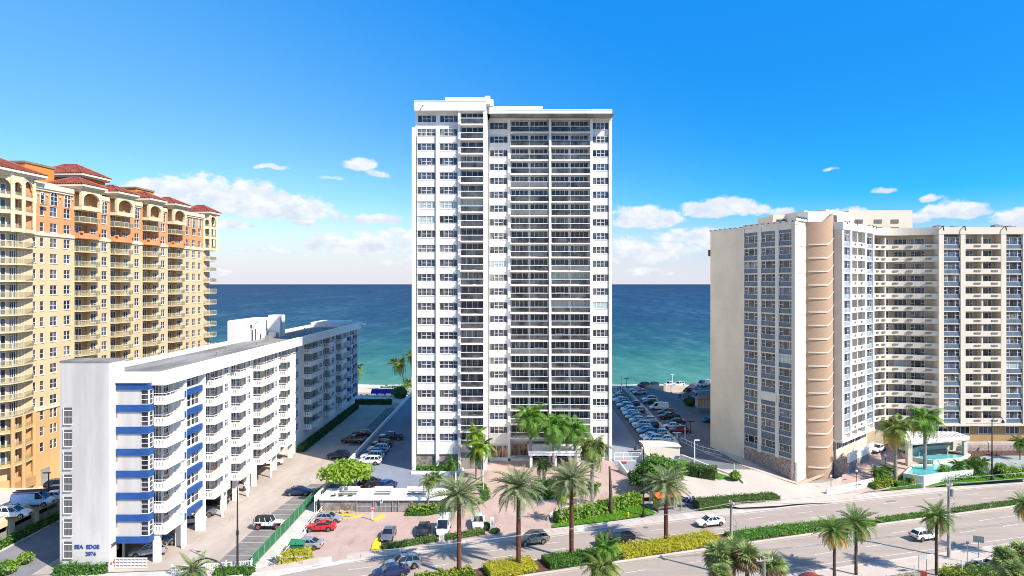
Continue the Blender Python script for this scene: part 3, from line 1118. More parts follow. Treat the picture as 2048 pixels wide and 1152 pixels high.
def sea_balcony(a, b):
    """solid parapet balcony with slots at its near end; origin at floor level"""
    q = MB()
    q.box(XR, a, -.18, XB, b, 0)
    q.box(XB - .14, a, 0, XB, b, 1.0)
    q.box(XW, b - .14, 0, XB - .14, b, 1.0)
    # near end wall with three slots
    w = (XB - .14 - XW)
    xs = [XW + w * t for t in (0, .18, .28, .45, .55, .72, .82, 1)]
    for i in range(0, 7, 2):
        q.box(xs[i], a, 0, xs[i + 1], a + .14, 1.0)
    for i in range(1, 7, 2):
        q.box(xs[i], a, 0, xs[i + 1], a + .14, .22)
        q.box(xs[i], a, .78, xs[i + 1], a + .14, 1.0)
    for i in range(1, 7, 2):
        q.box(xs[i], a + .1, .22, xs[i + 1], a + .13, .78, 1)
    return q.mesh('balcony', [WHITE, GREYW])


def sea_rail(a, b):
    q = MB()
    q.tube([(XW, a + .07, 1.32), (XB - .07, a + .07, 1.32), (XB - .07, b - .07, 1.32), (XW, b - .07, 1.32)], .04, 5)
    n = int((b - a) / 1.2)
    for i in range(n + 1):
        y = a + .07 + (b - a - .14) * i / n
        q.tube([(XB - .07, y, .98), (XB - .07, y, 1.32)], .03, 4)
    return q.mesh('handrail', WHITE2)


for bi, (a, b) in enumerate(BALC):
    bm_, rm_ = sea_balcony(a, b), sea_rail(a, b)
    for k in range(7):
        z = Z0 + FS * k
        bo = link('balcony', bm_, sea, (0, 0, z + .04))
        link('handrail', rm_, bo)
        q = MB()
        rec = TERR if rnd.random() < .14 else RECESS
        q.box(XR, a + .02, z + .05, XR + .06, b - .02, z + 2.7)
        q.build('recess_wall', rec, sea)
        n = 2 if b - a > 7 else 1
        for j in range(n):
            u = a + .35 + (b - a) * j / n
            window(sea, 2.5, 2.3, D3, (XR + .1, u, z + .08), R(90), gl=pick_glass((45, 30, 10, 6, 8, 0)), name='balcony_door')
            window(sea, 1.5, 1.5, W2, (XR + .1, u + 2.9, z + .9), R(90), gl=pick_glass((30, 34, 14, 6, 14, 0)))
            q = MB(); q.box(XR + .06, u + 2.6, z + .06, XR + .12, u + 2.85, z + 2.5); q.build('door_post', WHITE2, sea)
for (a, b) in gaps:
    if (a, b) and b - a > 3 and not any(a - .6 < p < b for p, q in BAYS):
        for k in range(7):
            window(sea, 1.5 if b - a < 5 else 2.1, 1.5, W2, (XW, (a + b) / 2 - .8, Z0 + FS * k + .9), R(90), gl=pick_glass((40, 30, 12, 6, 10, 0)))
            m = MB(); m.box(XW, a + .15, Z0 + FS * k + .9, XW + .05, a + .45, Z0 + FS * k + 2.0); m.build('vent_slot', GREYW, sea)
# bays with blue spandrels
BSP = MB(); BSP.box(0, -.28, 0, 5.0, 0, .92)
BSPm = BSP.mesh('blue_spandrel', BLUE)
for (a, b) in BAYS:
    m = MB()
    m.box(XW, a - .7, 0 if a < 150 else Z0, -46.75, a - .05, 24.0)
    m.box(XW, b + .05, 0 if a < 150 else Z0, -46.75, b + .6, 24.0)
    m.build('pier', WHITE, sea)
    for k in range(8):
        z = Z0 + FS * k
        if k < 7:
            m = MB(); m.box(XW, a, z, -47.35, b, z + .9); m.build('wall', WHITE, sea)
            w = 2.4
            for u in ((a + .4, a + 2.9) if b - a < 8 else (a + .4, a + 3.4, a + 6.4)):
                window(sea, w, 1.9, W2, (-47.6, u, z + .95), R(90), gl=pick_glass((40, 30, 12, 6, 10, 0)))
            m = MB(); m.box(XW, a, z + .9, -47.62, b, z + 2.9); m.build('wall', WHITE, sea)
        for (sa, sb) in (((a, b),) if a < 150 else ((a, a + 3.4), (b - 3.4, b))):
            q = MB(); q.box(-47.35, sa, z - .05, -46.95, sb, z + .78); q.build('blue_spandrel', BLUE, sea)
        q = MB(); q.box(XW + .02, a - 1.05, z - .05, -46.5, a - .7, z + .85); q.build('blue_spandrel', BLUE, sea)
# street end: eight blue bands wrapping the corner, corner windows between them
m = MB(); m.box(-52.5, 90.6, 3.2, -49.35, 91.95, 24.6); m.build('end_wall', SHADEST, sea)
m = MB()
m.box(-49.35, 91.3, 3.2, -48.9, 91.95, 24.6)
m.box(-48.9, 91.6, 3.2, XW - .15, 91.95, 24.6)
m.build('wall', WHITE, sea)
for k in range(8):
    z = 3.12 + FS * k
    q = MB()
    q.box(-52.5, 90.42, z, XW, 90.62, z + .88)
    q.box(XW - .3, 90.62, z, XW, 91.85, z + .88)
    q.build('blue_band', BLUE, sea)
    if k < 7:
        window(sea, 1.05, 1.96, ((1, 3),), (-49.3, 90.7, z + .93), 0, gl=pick_glass((40, 30, 20, 6, 6, 0)))
        window(sea, 1.0, 1.96, ((1, 3),), (XW - .15, 90.72, z + .93), R(90), gl=pick_glass((40, 30, 20, 6, 6, 0)))
q = MB(); q.box(-48.2, 91.2, 23.96, -46.2, 91.34, 25.7); q.box(-52.5, 90.2, 24.4, XW, 91.35, 24.95); q.box(-49.4, 90.7, 23.9, XW - .05, 91.9, 24.42); q.box(-52.3, 90.35, 24.95, XW + .1, 91.3, 25.15)
q.build('end_cornice', WHITE2, sea)
# windowless ground floor core, columns and slab
m = MB(); m.box(-58.4, 91.9, 0, -55.2, 209, Z0); m.build('ground_floor_wall', GREYW, sea)
m = MB(); m.box(-55.2, 150.5, 0, XW + .02, 209, Z0); m.build('ground_floor_wall', WHITE, sea)
m = MB(); m.box(-55.2, 91.95, 3.3, XR, 150.5, Z0); m.build('ground_ceiling', WHITE, sea)
m = MB(); m.box(-55.2, 90.6, 0, -52.5, 91.9, 3.15); m.build('ground_floor_wall', BEIGEL, sea)
for y in (91.95, 104.2, 113.2, 118, 123.0, 126.4, 137.4, 147.2):
    m = MB(); m.box(-48.4, y, 0, -47.5, y + .55, Z0); m.build('column', WHITE, sea)
for y in (96.6, 109.8, 120.3, 132):
    m = MB(); m.box(XB - .3, y, 0, XB, y + .3, Z0); m.build('column', WHITE, sea)
# stair tower
m = MB(); m.box(-58.9, 88.9, 0, -52.5, 92.5, 27.4); st = m.build('stair_tower', SHADEST, sea)
m = MB()
m.box(-58.7, 89.1, 27.4, -52.7, 92.3, 27.45)
m.box(-58.95, 88.85, 27.25, -52.45, 92.55, 27.5)
m.build('coping', ROOFG, st)
SCRSHADE = mat('grey_screen_and_well_shade', (.11, .108, .105), .8, .1, 3)  # stair screens; also the painted shade inside the garage roof wells
for k in range(7):
    z = 1.55 + FS * k + .3
    q = MB()
    q.box(-58.35, 88.84, z, -57.3, 88.9, z + 2.1, 1)
    q.box(-58.4, 88.7, z - .1, -57.25, 88.9, z)
    q.box(-58.42, 88.75, z, -58.35, 88.9, z + 2.15)
    for j in range(6):
        q.box(-58.3 + .18 * j, 88.80, z, -58.275 + .18 * j, 88.85, z + 1.7, 2)
    q.box(-58.35, 88.79, z + .85, -57.3, 88.85, z + .92)
    q.box(-58.35, 88.79, z + 1.7, -57.3, 88.85, z + 1.78)
    q.build('stair_opening', [WHITE, SCRSHADE, STEEL], st)
    q = MB()
    q.box(-52.5, 90.6, z + .4, -52.4, 91.1, z + 1.5)
    q.build('vent_slot', SLOT, st)


def text_obj(name, s, size, m, parent, loc, rot, depth=.04, align='LEFT'):
    cu = bpy.data.curves.new(name, 'FONT')
    cu.body = s
    cu.size = size
    cu.extrude = depth
    cu.align_x = align
    cu.offset = size * .018
    cu.materials.append(m)
    tmp = bpy.data.objects.new('tmp_text', cu)
    C.objects.link(tmp)
    dg = bpy.context.evaluated_depsgraph_get()
    me = bpy.data.meshes.new_from_object(tmp.evaluated_get(dg))
    bpy.data.objects.remove(tmp)
    return link(name, me, parent, loc, rot=rot)


NAVY = mat('navy_lettering', (.03, .06, .25), .5, .05, 2)
text_obj('lettering', 'SEA  EDGE', .70, NAVY, st, (-56.98, 88.86, 3.05), (R(90), 0, 0))
text_obj('lettering', '2076', .70, NAVY, st, (-55.55, 88.86, 2.15), (R(90), 0, 0))
text_obj('lettering', '2076', .62, DGREY, st, (-52.46, 89.35, 3.0), (R(90), 0, R(90)))
for y in (89.2, 89.75):
    q = MB(); q.box(-52.5, y, .75, -52.44, y + .28, 1.05); q.build('wall_sign', REDP, st)
# roof house with ladder and tank
m = MB()
m.box(-61.7, 148, 0, -57.0, 163, 29.4)
m.box(-61.6, 148.1, 29.4, -57.1, 163, 29.55)
rh = m.build('roof_house', STAINED, sea)
m = MB(); m.box(-57.0, 159.6, 25.1, -54.2, 163.0, 30.2); m.build('roof_house_wing', WHITE, rh)
q = MB()
for (y0, y1, z0, z1) in ((149.3, 150.1, 25.1, 27.4), (151.2, 151.9, 25.1, 27.5), (148.6, 149.5, 27.9, 28.6), (158.2, 158.8, 26.8, 29.1), (154.2, 155, 25.1, 26.2)):
    q.box(-57.0, y0, z0, -56.93, y1, z1)
q.build('roof_house_door', DGREY, rh)
q = MB()
q.tube([(-56.8, 148.5, 27.6), (-56.8, 153.0, 29.6)], .06, 5)
for dy in (159.9, 160.5):
    q.tube([(-54.1, dy, 25.1), (-54.1, dy, 30.4)], .04, 4)
for i in range(14):
    q.tube([(-54.1, 159.9, 25.4 + .35 * i), (-54.1, 160.5, 25.4 + .35 * i)], .025, 4)
q.build('roof_ladder', STEEL, rh)
q = MB()
q.box(-55.8, 156.3, 25.1, -54.6, 157.8, 26.3); q.box(-55.6, 153.5, 25.1, -54.9, 154.1, 25.9)
q.cyl(-54.6, 158.6, 25.1, 26.2, .35, n=10)
q.build('roof_machine', STEEL, rh)
for (x, y) in ((-51, 118), (-53.5, 128), (-52, 139), (-50.5, 172), (-55, 181)):
    q = MB(); q.cyl(x, y, 25.05, 25.75, .16, n=8); q.cyl(x, y, 25.7, 25.9, .26, .1, n=8); q.build('roof_vent', STEEL, sea)
# ================================================================== yellow and orange resort block
TH = R(85.82)
yel = thing('resort_block', 'big yellow and orange resort block with red tiled hip roofs and glass balconies', 'apartment block', (-88, 121.5, 0), TH)
# local frame: +x runs along the facade away from the camera, -y points out of it
YP = 2.97
ROWS = [45.3 - YP * k for k in range(11)]       # window centres, yellow zone
UPR = [48.15, 51.25]
LOW = [13.0, 10.05, 7.1]
TILE = mat('terracotta_tiles', (.27, .062, .042), .8, .25, 1.2, fine=.2)
STRIPS = [(3.5, .8, W1), (5.2, 1.0, W1), (7.7, 1.85, W2), (11.25, 1.85, W2), (22.2, 1.8, W2), (33.3, 1.75, W2), (43.6, 1.65, W2),
          (54.5, 1.6, W2), (57.5, 1.55, W2), (60.4, 1.5, W2)]
BAYW = [(18.95, 1.7, W2), (29.4, 1.7, W2), (40.3, 1.6, W2), (50.6, 1.6, W2)]
RB = [(14.2, 18.7), (25.0, 29.2), (36.3, 40.1), (46.4, 50.4)]
BE = [20.4, 31.3, 42.0, 52.4]
U1 = 63.2


def zone(z0, z1, rows, material, hh=1.75, arch_z=None, top_gap=None):
    q = MB()
    holes = []
    for (u, w, c) in STRIPS + BAYW:
        for zc in rows:
            holes.append((u, u + w, zc - hh / 2, zc + hh / 2))
    for (a, b) in RB:
        holes.append((a, b, z0 - 1 if z0 < 20 else z0 - 1, z1 + 1))
    # tall openings: clip to the zone
    q2 = []
    for h in holes:
        q2.append((h[0], h[1], max(z0, h[2]), min(z1, h[3])))
    holed_wall(q, -.2, U1, z0, z1, q2, 0, .22)
    q.build('wall', material, yel)


zone(14.2, 46.6, ROWS, YELLOW)
zone(46.75, 56.0, UPR, ORANGE)
zone(0, 14.05, LOW, OCHRE)
for (z0, z1, v) in ((46.5, 46.95, -.22), (14.0, 14.45, -.2), (47.0, 47.12, -.1)):
    q = MB()
    us = [(-.1, 14.1), (20.4, 24.9), (31.4, 36.2), (42.0, 46.3), (52.5, 63.2)]
    for (a, b) in us:
        q.box(a, v, z0, b, 0.05, z1)
    q.build('belt_course', CREAM2, yel)
# body behind the facade
q = MB()
q.box(-.2, .24, 0, 14.1, 26, 55.6)
for i, (a, b) in enumerate(RB):
    q.box(a - .02, .75, 0, b + .02, 26, 55.6)
    nx = RB[i + 1][0] if i < 3 else U1
    q.box(b, .24, 0, nx, 26, 55.6)
q.build('core_wall', YELLOW, yel)
q = MB(); q.box(-.1, .3, 55.6, U1, 25.9, 55.75); q.build('roof_deck', ROOFG, yel)
for (a, b) in ((3.4, 13.6), (33.0, 35.7), (53.0, 63.0)):
    q = MB(); q.box(a, -.45, 55.3, b, .5, 56.2); q.box(a + .05, -.25, 54.9, b - .05, .4, 55.3); q.build('cornice', CREAM2, yel)
for (a, b) in ((20.6, 24.6), (42.2, 46.0)):
    q = MB(); q.box(a, -.2, 55.1, b, .5, 56.0); q.build('cornice', CREAM2, yel)
# windows
SILL = MB(); SILL.box(-.1, -.1, -.14, 1.0, .06, 0)
for (u, w, c) in STRIPS + BAYW:
    inb = (u, w, c) in BAYW
    for zc in ROWS + UPR[:1]:
        window(yel, w, 1.75, c, (u, .2, zc - .875), gl=pick_glass((36, 34, 12, 14, 4, 0)))
        q = MB(); q.box(u - .08, -.1, zc - 1.02, u + w + .08, .1, zc - .88); q.build('window_sill', WHITE2, yel)
    window(yel, w, 1.9, c, (u, .2, 51.25 - .95), gl=pick_glass((36, 34, 12, 14, 4, 0)))
    if not inb:
        q = MB(); q.box(u - .08, -.1, 50.15, u + w + .08, .1, 50.3); q.build('window_sill', WHITE2, yel)
        window(yel, w, 1.75, ((.5, 2), (.5, 2)) if w > 1.2 else W1, (u, .0, 52.4), gl=pick_glass((30, 34, 12, 14, 10, 0)), arch=True)
for (u, w, c) in STRIPS:
    for zc in LOW:
        if w > 1.2:
            window(yel, w * .45, 1.75, W1, (u, .2, zc - .875), gl=pick_glass((30, 30, 12, 24, 4, 0)))
            window(yel, w * .45, 1.75, W1, (u + w * .55, .2, zc - .875), gl=pick_glass((30, 30, 12, 24, 4, 0)))
            q = MB(); q.box(u + w * .45, -.002, zc - .9, u + w * .55, .22, zc + .9); q.build('window_post', OCHRE, yel)
        else:
            window(yel, w, 1.75, W1, (u, .2, zc - .875), gl=pick_glass((30, 30, 12, 24, 4, 0)))
# wall lanterns on the top floor
for u in (6.9, 10.2, 4.7, 13.6, 23.5 - 2, 32.8):
    q = MB(); q.ball((u, -.1, 54.2), .22, 8); q.build('wall_lantern', CREAM2, yel)
for (u, z) in ((5.0, 51.9), (60.0 - 2.6, 51.9)):
    q = MB(); q.box(u, -.6, z, u + 1.4, .05, z + .15); q.build('juliet_balcony', CREAM, yel); q = MB(); q.box(u, -.6, z + .15, u + 1.4, -.56, z + 1.0); q.build('rail_glass', RAILG, yel)


def curved(a, b, dep, n=9):
    """plan of a balcony front swelling outwards"""
    pts = [(a, 0)]
    for i in range(n + 1):
        t = i / n
        pts.append((a + (b - a) * t, -dep * (.75 + .25 * math.sin(math.pi * t))))
    pts.append((b, 0))
    return pts


def glass_balcony(name, poly, parent, z, rail_m=RAILG, slab_m=CREAM2, thick=.22, back=1.5):
    q = MB()
    q.prism(poly + [(poly[-1][0], back), (poly[0][0], back)], -thick, 0)
    bo = q.build('balcony', slab_m, parent, (0, 0, z))
    q = MB(); q.wall(poly, .03, .06, 1.0); q.build('rail_glass', rail_m, bo)
    q = MB(); q.wall(poly, .07, 1.0, 1.07); q.build('handrail', CREAM2, bo)
    return bo


BMESH = {}
for i, (a, b) in enumerate(RB):
    e = BE[i]
    poly = curved(a, e, 1.35)
    s0 = MB(); s0.prism(poly + [(b, .7), (a, .7)], -.15, 0); sm = s0.mesh('balcony', CREAM)
    s1 = MB(); s1.wall(poly, .03, .06, 1.0); gm = s1.mesh('rail_glass', RAILG)
    s2 = MB(); s2.wall(poly, .07, 1.0, 1.07)
    for (px_, py_) in poly[1:-1:2]:
        s2.box(px_ - .03, py_ - .0, 0, px_ + .03, py_ + .06, 1.0)
    hm = s2.mesh('handrail', CREAM2)
    for zc in ROWS + [48.15, 51.25] + LOW:
        z = zc - 1.3
        if zc == 48.15:           # solid orange planter balcony
            q = MB(); q.prism(poly + [(b, .7), (a, .7)], -.25, 0); q.wall(poly, .18, 0, .85)
            for t in (0, 1):
                q.box((a if t == 0 else e - .7), -1.5, .85, (a + .7 if t == 0 else e), -.9, 1.15)
            q.build('balcony', ORANGE, yel, (0, 0, z))
        else:
            bo = link('balcony', sm, yel, (0, 0, z))
            link('rail_glass', gm, bo)
            link('handrail', hm, bo)
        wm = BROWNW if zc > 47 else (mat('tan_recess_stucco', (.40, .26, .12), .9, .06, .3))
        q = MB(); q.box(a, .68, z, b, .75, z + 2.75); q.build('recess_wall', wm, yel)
        window(yel, (b - a) * .58, 2.35, D3, (a + .1, .66, z + .02), gl=pick_glass((55, 25, 12, 8, 0, 0)), name='balcony_door')
    # top loggia with arches under its own hip roof
    q = MB()
    x0, x1, y0 = a - .3, e - .6, -1.75
    zb_ = 52.55
    q.box(x0, y0, zb_ - .3, x1, 1.6, zb_)
    q.box(x0, y0, zb_, x1, y0 + .2, zb_ + .55)
    q.box(x0, y0 + .2, zb_, x0 + .2, 0, zb_ + .35)
    q.box(x1 - .2, y0 + .2, zb_, x1, 0, zb_ + .35)
    for x in (x0, x1 - .55):
        q.box(x, y0, zb_ + .5, x + .55, y0 + .55, 55.9)
    # arch head
    n = 10
    ax0, ax1 = x0 + .55, x1 - .55
    r0 = (ax1 - ax0) / 2
    cx, cz = (ax0 + ax1) / 2, 55.75 - r0 * .62
    for k in range(n):
        t0, t1 = math.pi * k / n, math.pi * (k + 1) / n
        p0 = (cx - r0 * math.cos(t0), cz + r0 * .62 * math.sin(t0))
        p1 = (cx - r0 * math.cos(t1), cz + r0 * .62 * math.sin(t1))
        q.quad((p0[0], y0, p0[1]), (p1[0], y0, p1[1]), (p1[0], y0, 56.3), (p0[0], y0, 56.3))
        q.quad((p0[0], y0, p0[1]), (p0[0], y0 + .4, p0[1]), (p1[0], y0 + .4, p1[1]), (p1[0], y0, p1[1]))
    q.box(x0, y0 + .1, 55.9, x0 + .5, 0, 56.3)
    q.box(x1 - .5, y0 + .1, 55.9, x1, 0, 56.3)
    q.box(x0 - .12, y0 - .12, 56.3, x1 + .12, .5, 56.6)
    lo = q.build('loggia', CREAM, yel)
    q = MB(); q.box(x0 + .25, 1.3, zb_, x1 - .25, 1.5, 56.3); q.build('recess_wall', DEEPOR, lo)
    window(yel, 2.0, 2.35, D3, (x0 + .5, 1.3, zb_ + .02), gl=GLS[0], name='balcony_door')


def hip_roof(x0, x1, y0, y1, z, h, parent, over=.8, name='hip_roof'):
    x0, x1, y0, y1 = x0 - over, x1 + over, y0 - over, y1 + over
    dx_, dy_ = x1 - x0, y1 - y0
    s_ = min(dx_, dy_) / 2
    q = MB()
    a, b, c, d = (x0, y0, z), (x1, y0, z), (x1, y1, z), (x0, y1, z)
    if dx_ > dy_:
        r1, r2 = (x0 + s_, (y0 + y1) / 2, z + h), (x1 - s_, (y0 + y1) / 2, z + h)
        fs = [[a, b, r2, r1], [b, c, r2], [c, d, r1, r2], [d, a, r1]]
    else:
        r1, r2 = ((x0 + x1) / 2, y0 + s_, z + h), ((x0 + x1) / 2, y1 - s_, z + h)
        fs = [[a, b, r1], [b, c, r2, r1], [c, d, r2], [d, a, r1, r2]]
    # tile courses: every slope is cut into rolls running down it
    for f in fs:
        p0, p1 = Vector(f[0]), Vector(f[1])
        top = [Vector(t) for t in f[2:]]
        tr, tl = (top[0], top[-1])
        n = max(4, int((p1 - p0).length / .55))
        nrm = (p1 - p0).cross(tl - p0).normalized()
        for i in range(n):
            t0, tm, t1 = i / n, (i + .5) / n, (i + 1) / n
            lo0, lom, lo1 = p0.lerp(p1, t0), p0.lerp(p1, tm) + nrm * .16, p0.lerp(p1, t1)
            def upto(lo, t):
                e = (p1 - p0).normalized()
                if len(top) == 1:
                    hp = tl
                    k = (lo - p0).dot(e)
                    ka = (hp - p0).dot(e)
                    L = (p1 - p0).length
                    fr = k / ka if k < ka else (L - k) / max(1e-6, L - ka)
                else:
                    k = (lo - p0).dot(e)
                    ka, kb, L = (tl - p0).dot(e), (tr - p0).dot(e), (p1 - p0).length
                    fr = k / ka if k < ka else (1 if k <= kb else (L - k) / (L - kb))
                fr = max(0, min(1, fr))
                up = (tl - p0) - e * (tl - p0).dot(e)
                return lo + up * fr
            q.quad(lo0, lom, upto(lom, tm), upto(lo0, t0))
            q.quad(lom, lo1, upto(lo1, t1), upto(lom, tm))
    ro = q.build(name, TILE, parent)
    q = MB()
    q.box(x0 + .05, y0 + .05, z - .42, x1 - .05, y1 - .05, z - .02)
    q.box(x0 + .35, y0 + .35, z - .75, x1 - .35, y1 - .35, z - .42)
    q.build('eave', CREAM2, ro)
    q = MB()
    for (u, v) in ((a, r1), (b, r2 if dx_ > dy_ else r1), (c, r2), (d, r1 if dx_ > dy_ else r2), (r1, r2)):
        q.tube([Vector(u) + Vector((0, 0, .1)), Vector(v) + Vector((0, 0, .12))], .16, 5)
    q.build('ridge_tiles', mat('pale_terracotta', (.36, .11, .075), .8, .2, 1.2), ro)
    return ro


for i, (a, b) in enumerate(RB):
    e = BE[i]
    hip_roof(a - .3, e - .6, -1.75, 5.5, 57.25, 1.75, yel)
    q = MB(); q.box(a - .2, .3, 55.7, e - .7, 5.4, 57.2); q.build('roof_block', ORANGE, yel)
hip_roof(21.0, 24.0, .4, 7, 57.2, 1.2, yel)
hip_roof(42.6, 45.6, .4, 7, 57.2, 1.2, yel)
# orange roof houses
q = MB(); q.box(11.3, 8, 55.7, 19.0, 22, 61.2); q.build('roof_house', DEEPOR, yel)
q = MB(); q.box(11.1, 7.8, 61.2, 19.2, 22.2, 61.6); q.build('cornice', mat('brown_coping', (.30, .19, .14), .8, .1, .5), yel)
q = MB(); q.box(8, 3.2, 55.7, 19.5, 7.9, 57.2); q.build('roof_house', CREAM2, yel)
q = MB(); q.box(25.8, 7.2, 55.7, 33.6, 18, 60.6); q.build('roof_house', DEEPOR, yel)
hip_roof(25.8, 33.6, 7.2, 18, 61.4, 2.6, yel, over=1.0)
q = MB(); q.box(44.5, 7, 55.7, 51.8, 20, 60.8); q.build('roof_house', DEEPOR, yel)
q = MB(); q.box(44.3, 6.8, 60.8, 52.0, 20.2, 61.2); q.build('cornice', mat('brown_coping', (.30, .19, .14), .8, .1, .5), yel)

# corner turrets -----------------------------------------------------
def turret(pts, inner, mirror_far=False):
    """pts: plan of the outer face; inner: plan of the set back wall"""
    levels = [zc - 1.3 for zc in ROWS] + [46.85, 49.95, 52.65]
    low = [11.7, 8.75, 5.8]
    q = MB(); q.prism(inner, 0, 56.3); core = q.build('turret_core', YELLOW, yel)
    slab = MB(); slab.prism(pts + inner[::-1], -.18, 0)
    sm = slab.mesh('balcony', CREAM)
    g = MB(); g.wall(pts, .03, .06, 1.0); gm = g.mesh('rail_glass', RAILG)
    h = MB(); h.wall(pts, .07, 1.0, 1.07)
    for p in pts[1:-1]:
        h.box(p[0] - .04, p[1], 0, p[0] + .04, p[1] + .08, 1)
    hm = h.mesh('handrail', CREAM2)
    segs = list(zip(inner[:-1], inner[1:]))
    for z in levels + low:
        bo = link('balcony', sm, yel, (0, 0, z))
        upper = z > 46 or z < 13
        if not upper:
            link('rail_glass', gm, bo)
            link('handrail', hm, bo)
        else:
            s_ = MB(); s_.wall(pts, .25, 0, .45)
            s_.build('parapet', CREAM if z > 40 else OCHRE, bo)
            s_ = MB(); s_.wall(pts, .05, .45, 1.0); s_.build('rail_glass', RAILG, bo)
        for (p0, p1) in segs:
            L = math.hypot(p1[0] - p0[0], p1[1] - p0[1])
            if L < 1.6:
                continue
            a_ = math.atan2(p1[1] - p0[1], p1[0] - p0[0])
            w = min(2.6, L - .5)
            ox, oy = p0[0] + (p1[0] - p0[0]) * (L - w) / 2 / L, p0[1] + (p1[1] - p0[1]) * (L - w) / 2 / L
            window(yel, w, 2.35, D3, (ox + .04 * math.sin(a_), oy - .04 * math.cos(a_), z + .02), a_, gl=pick_glass((55, 22, 14, 9, 0, 0)), name='balcony_door')
            if z > 46:
                pass
    # columns of the top loggias and of the base
    for zz0, zz1, mm in ((46.6, 56.2, CREAM), (0, 14.2, OCHRE)):
        for p in pts:
            c = MB(); c.prism([(p[0] + .34 * math.cos(t * math.pi / 4), p[1] + .34 * math.sin(t * math.pi / 4)) for t in range(8)], zz0, zz1)
            c.build('column', mm, yel)
    # arch heads over the top openings
    for (p0, p1) in zip(pts[:-1], pts[1:]):
        L = math.hypot(p1[0] - p0[0], p1[1] - p0[1])
        q = MB()
        q.M = Matrix.Translation((p0[0], p0[1], 0)) @ Matrix.Rotation(math.atan2(p1[1] - p0[1], p1[0] - p0[0]), 4, 'Z')
        n = 8
        r0 = L / 2 - .3
        zc = 54.5
        for k in range(n):
            t0, t1 = math.pi * k / n, math.pi * (k + 1) / n
            a0, b0 = L / 2 - r0 * math.cos(t0), zc + min(1.4, r0) * math.sin(t0)
            a1, b1 = L / 2 - r0 * math.cos(t1), zc + min(1.4, r0) * math.sin(t1)
            q.quad((a0, 0, b0), (a1, 0, b1), (a1, 0, 56.3), (a0, 0, 56.3))
            q.quad((a0, 0, b0), (a0, .35, b0), (a1, .35, b1), (a1, 0, b1))
        q.build('arch', CREAM, yel)
    s_ = MB(); s_.prism(pts + inner[::-1], 56.2, 56.9); s_.build('cornice', CREAM2, yel)


P_near = [(3.3, -.05), (3.1, -.55), (-.3, -1.35), (-2.7, -1.35), (-5.2, .6), (-7.5, 3.2)]
I_near = [(3.3, .1), (2.6, .15), (-.2, .1), (-2.2, .1), (-4.2, 1.9), (-6.4, 4.2)]
turret(P_near[::-1], I_near[::-1])
q = MB(); q.prism([(-6.4, 4.2), (-.2, .1), (-.2, 24), (-9, 24)], 0, 56.3); q.build('core_wall', YELLOW, yel)
hip_roof(-7.2, 4.2, -1.2, 10.5, 57.4, 2.9, yel, over=.7)
P_far = [(63.2, -.1), (64.2, -1.3), (67.6, -1.3), (69.3, .6), (69.3, 5)]
I_far = [(63.2, .2), (64.6, .2), (66.8, .25), (67.8, 1.5), (67.8, 6)]
turret(P_far, I_far)
q = MB(); q.prism([(63.2, .3), (66.8, .3), (67.8, 1.5), (67.8, 24), (63.2, 24)], 0, 56.3); q.build('core_wall', YELLOW, yel)
hip_roof(63.4, 68.6, -1.2, 6, 57.1, 1.9, yel, over=.7)
# base of the street corner
q = MB(); q.wall([(-7.0, 3.4), (-4.9, .9), (-2.6, -1.0), (-.2, -1.0), (3.2, -.4), (6.5, -.3)][::-1], -.5, 0, 3.3)
q.build('base_wall', OCHRE, yel)
q = MB(); q.box(.4, -1.02, 1.0, 3.0, -.75, 2.6); q.box(-2.4, -1.2, .9, -.5, -.98, 2.7); q.build('garage_grille', BROWNW, yel)
q = MB(); q.box(5.0, -.35, 0, 7.2, -.02, 3.1); q.build('garage_shutter', STEEL, yel)
# ================================================================== beige complex on the right
bei = thing('seafront_complex', 'beige apartment complex with a brown brick stair tower and a curved white balcony wing', 'apartment block', (0, 0, 0))
PITCH = 2.6
RZ = [46.5 - PITCH * k for k in range(15)]         # window centres
F1, CC, SS = (43.4, 149.3), (53.4, 128.5), (56.7, 131.9)
WW = (63.6, 131.6)
A1 = math.atan2(CC[1] - F1[1], CC[0] - F1[0])
L1 = math.hypot(CC[0] - F1[0], CC[1] - F1[1])
ROOFZ = 49.2
# main shaded slab: plain wall with cast lines, three window strips
q = MB(); q.prism([(F1[0] + .3, F1[1] + .25), (CC[0] + .25, CC[1] + .65), (SS[0], SS[1]), (61.9, 133.6), (72, 150), (60, 165), (50, 165)], 0, ROOFZ - .6)
q.build('core_wall', BEIGE, bei)


def frame(name, mats, origin, ang, mbx):
    return mbx.build(name, mats, bei, (origin[0], origin[1], 0), ang)


uw = [L1 - 13.0, L1 - 9.36, L1 - 8.44, L1 - 4.86, L1 - 3.99, L1 - .556]
strips = [(uw[0], uw[1]), (uw[2], uw[3]), (uw[4], uw[5])]
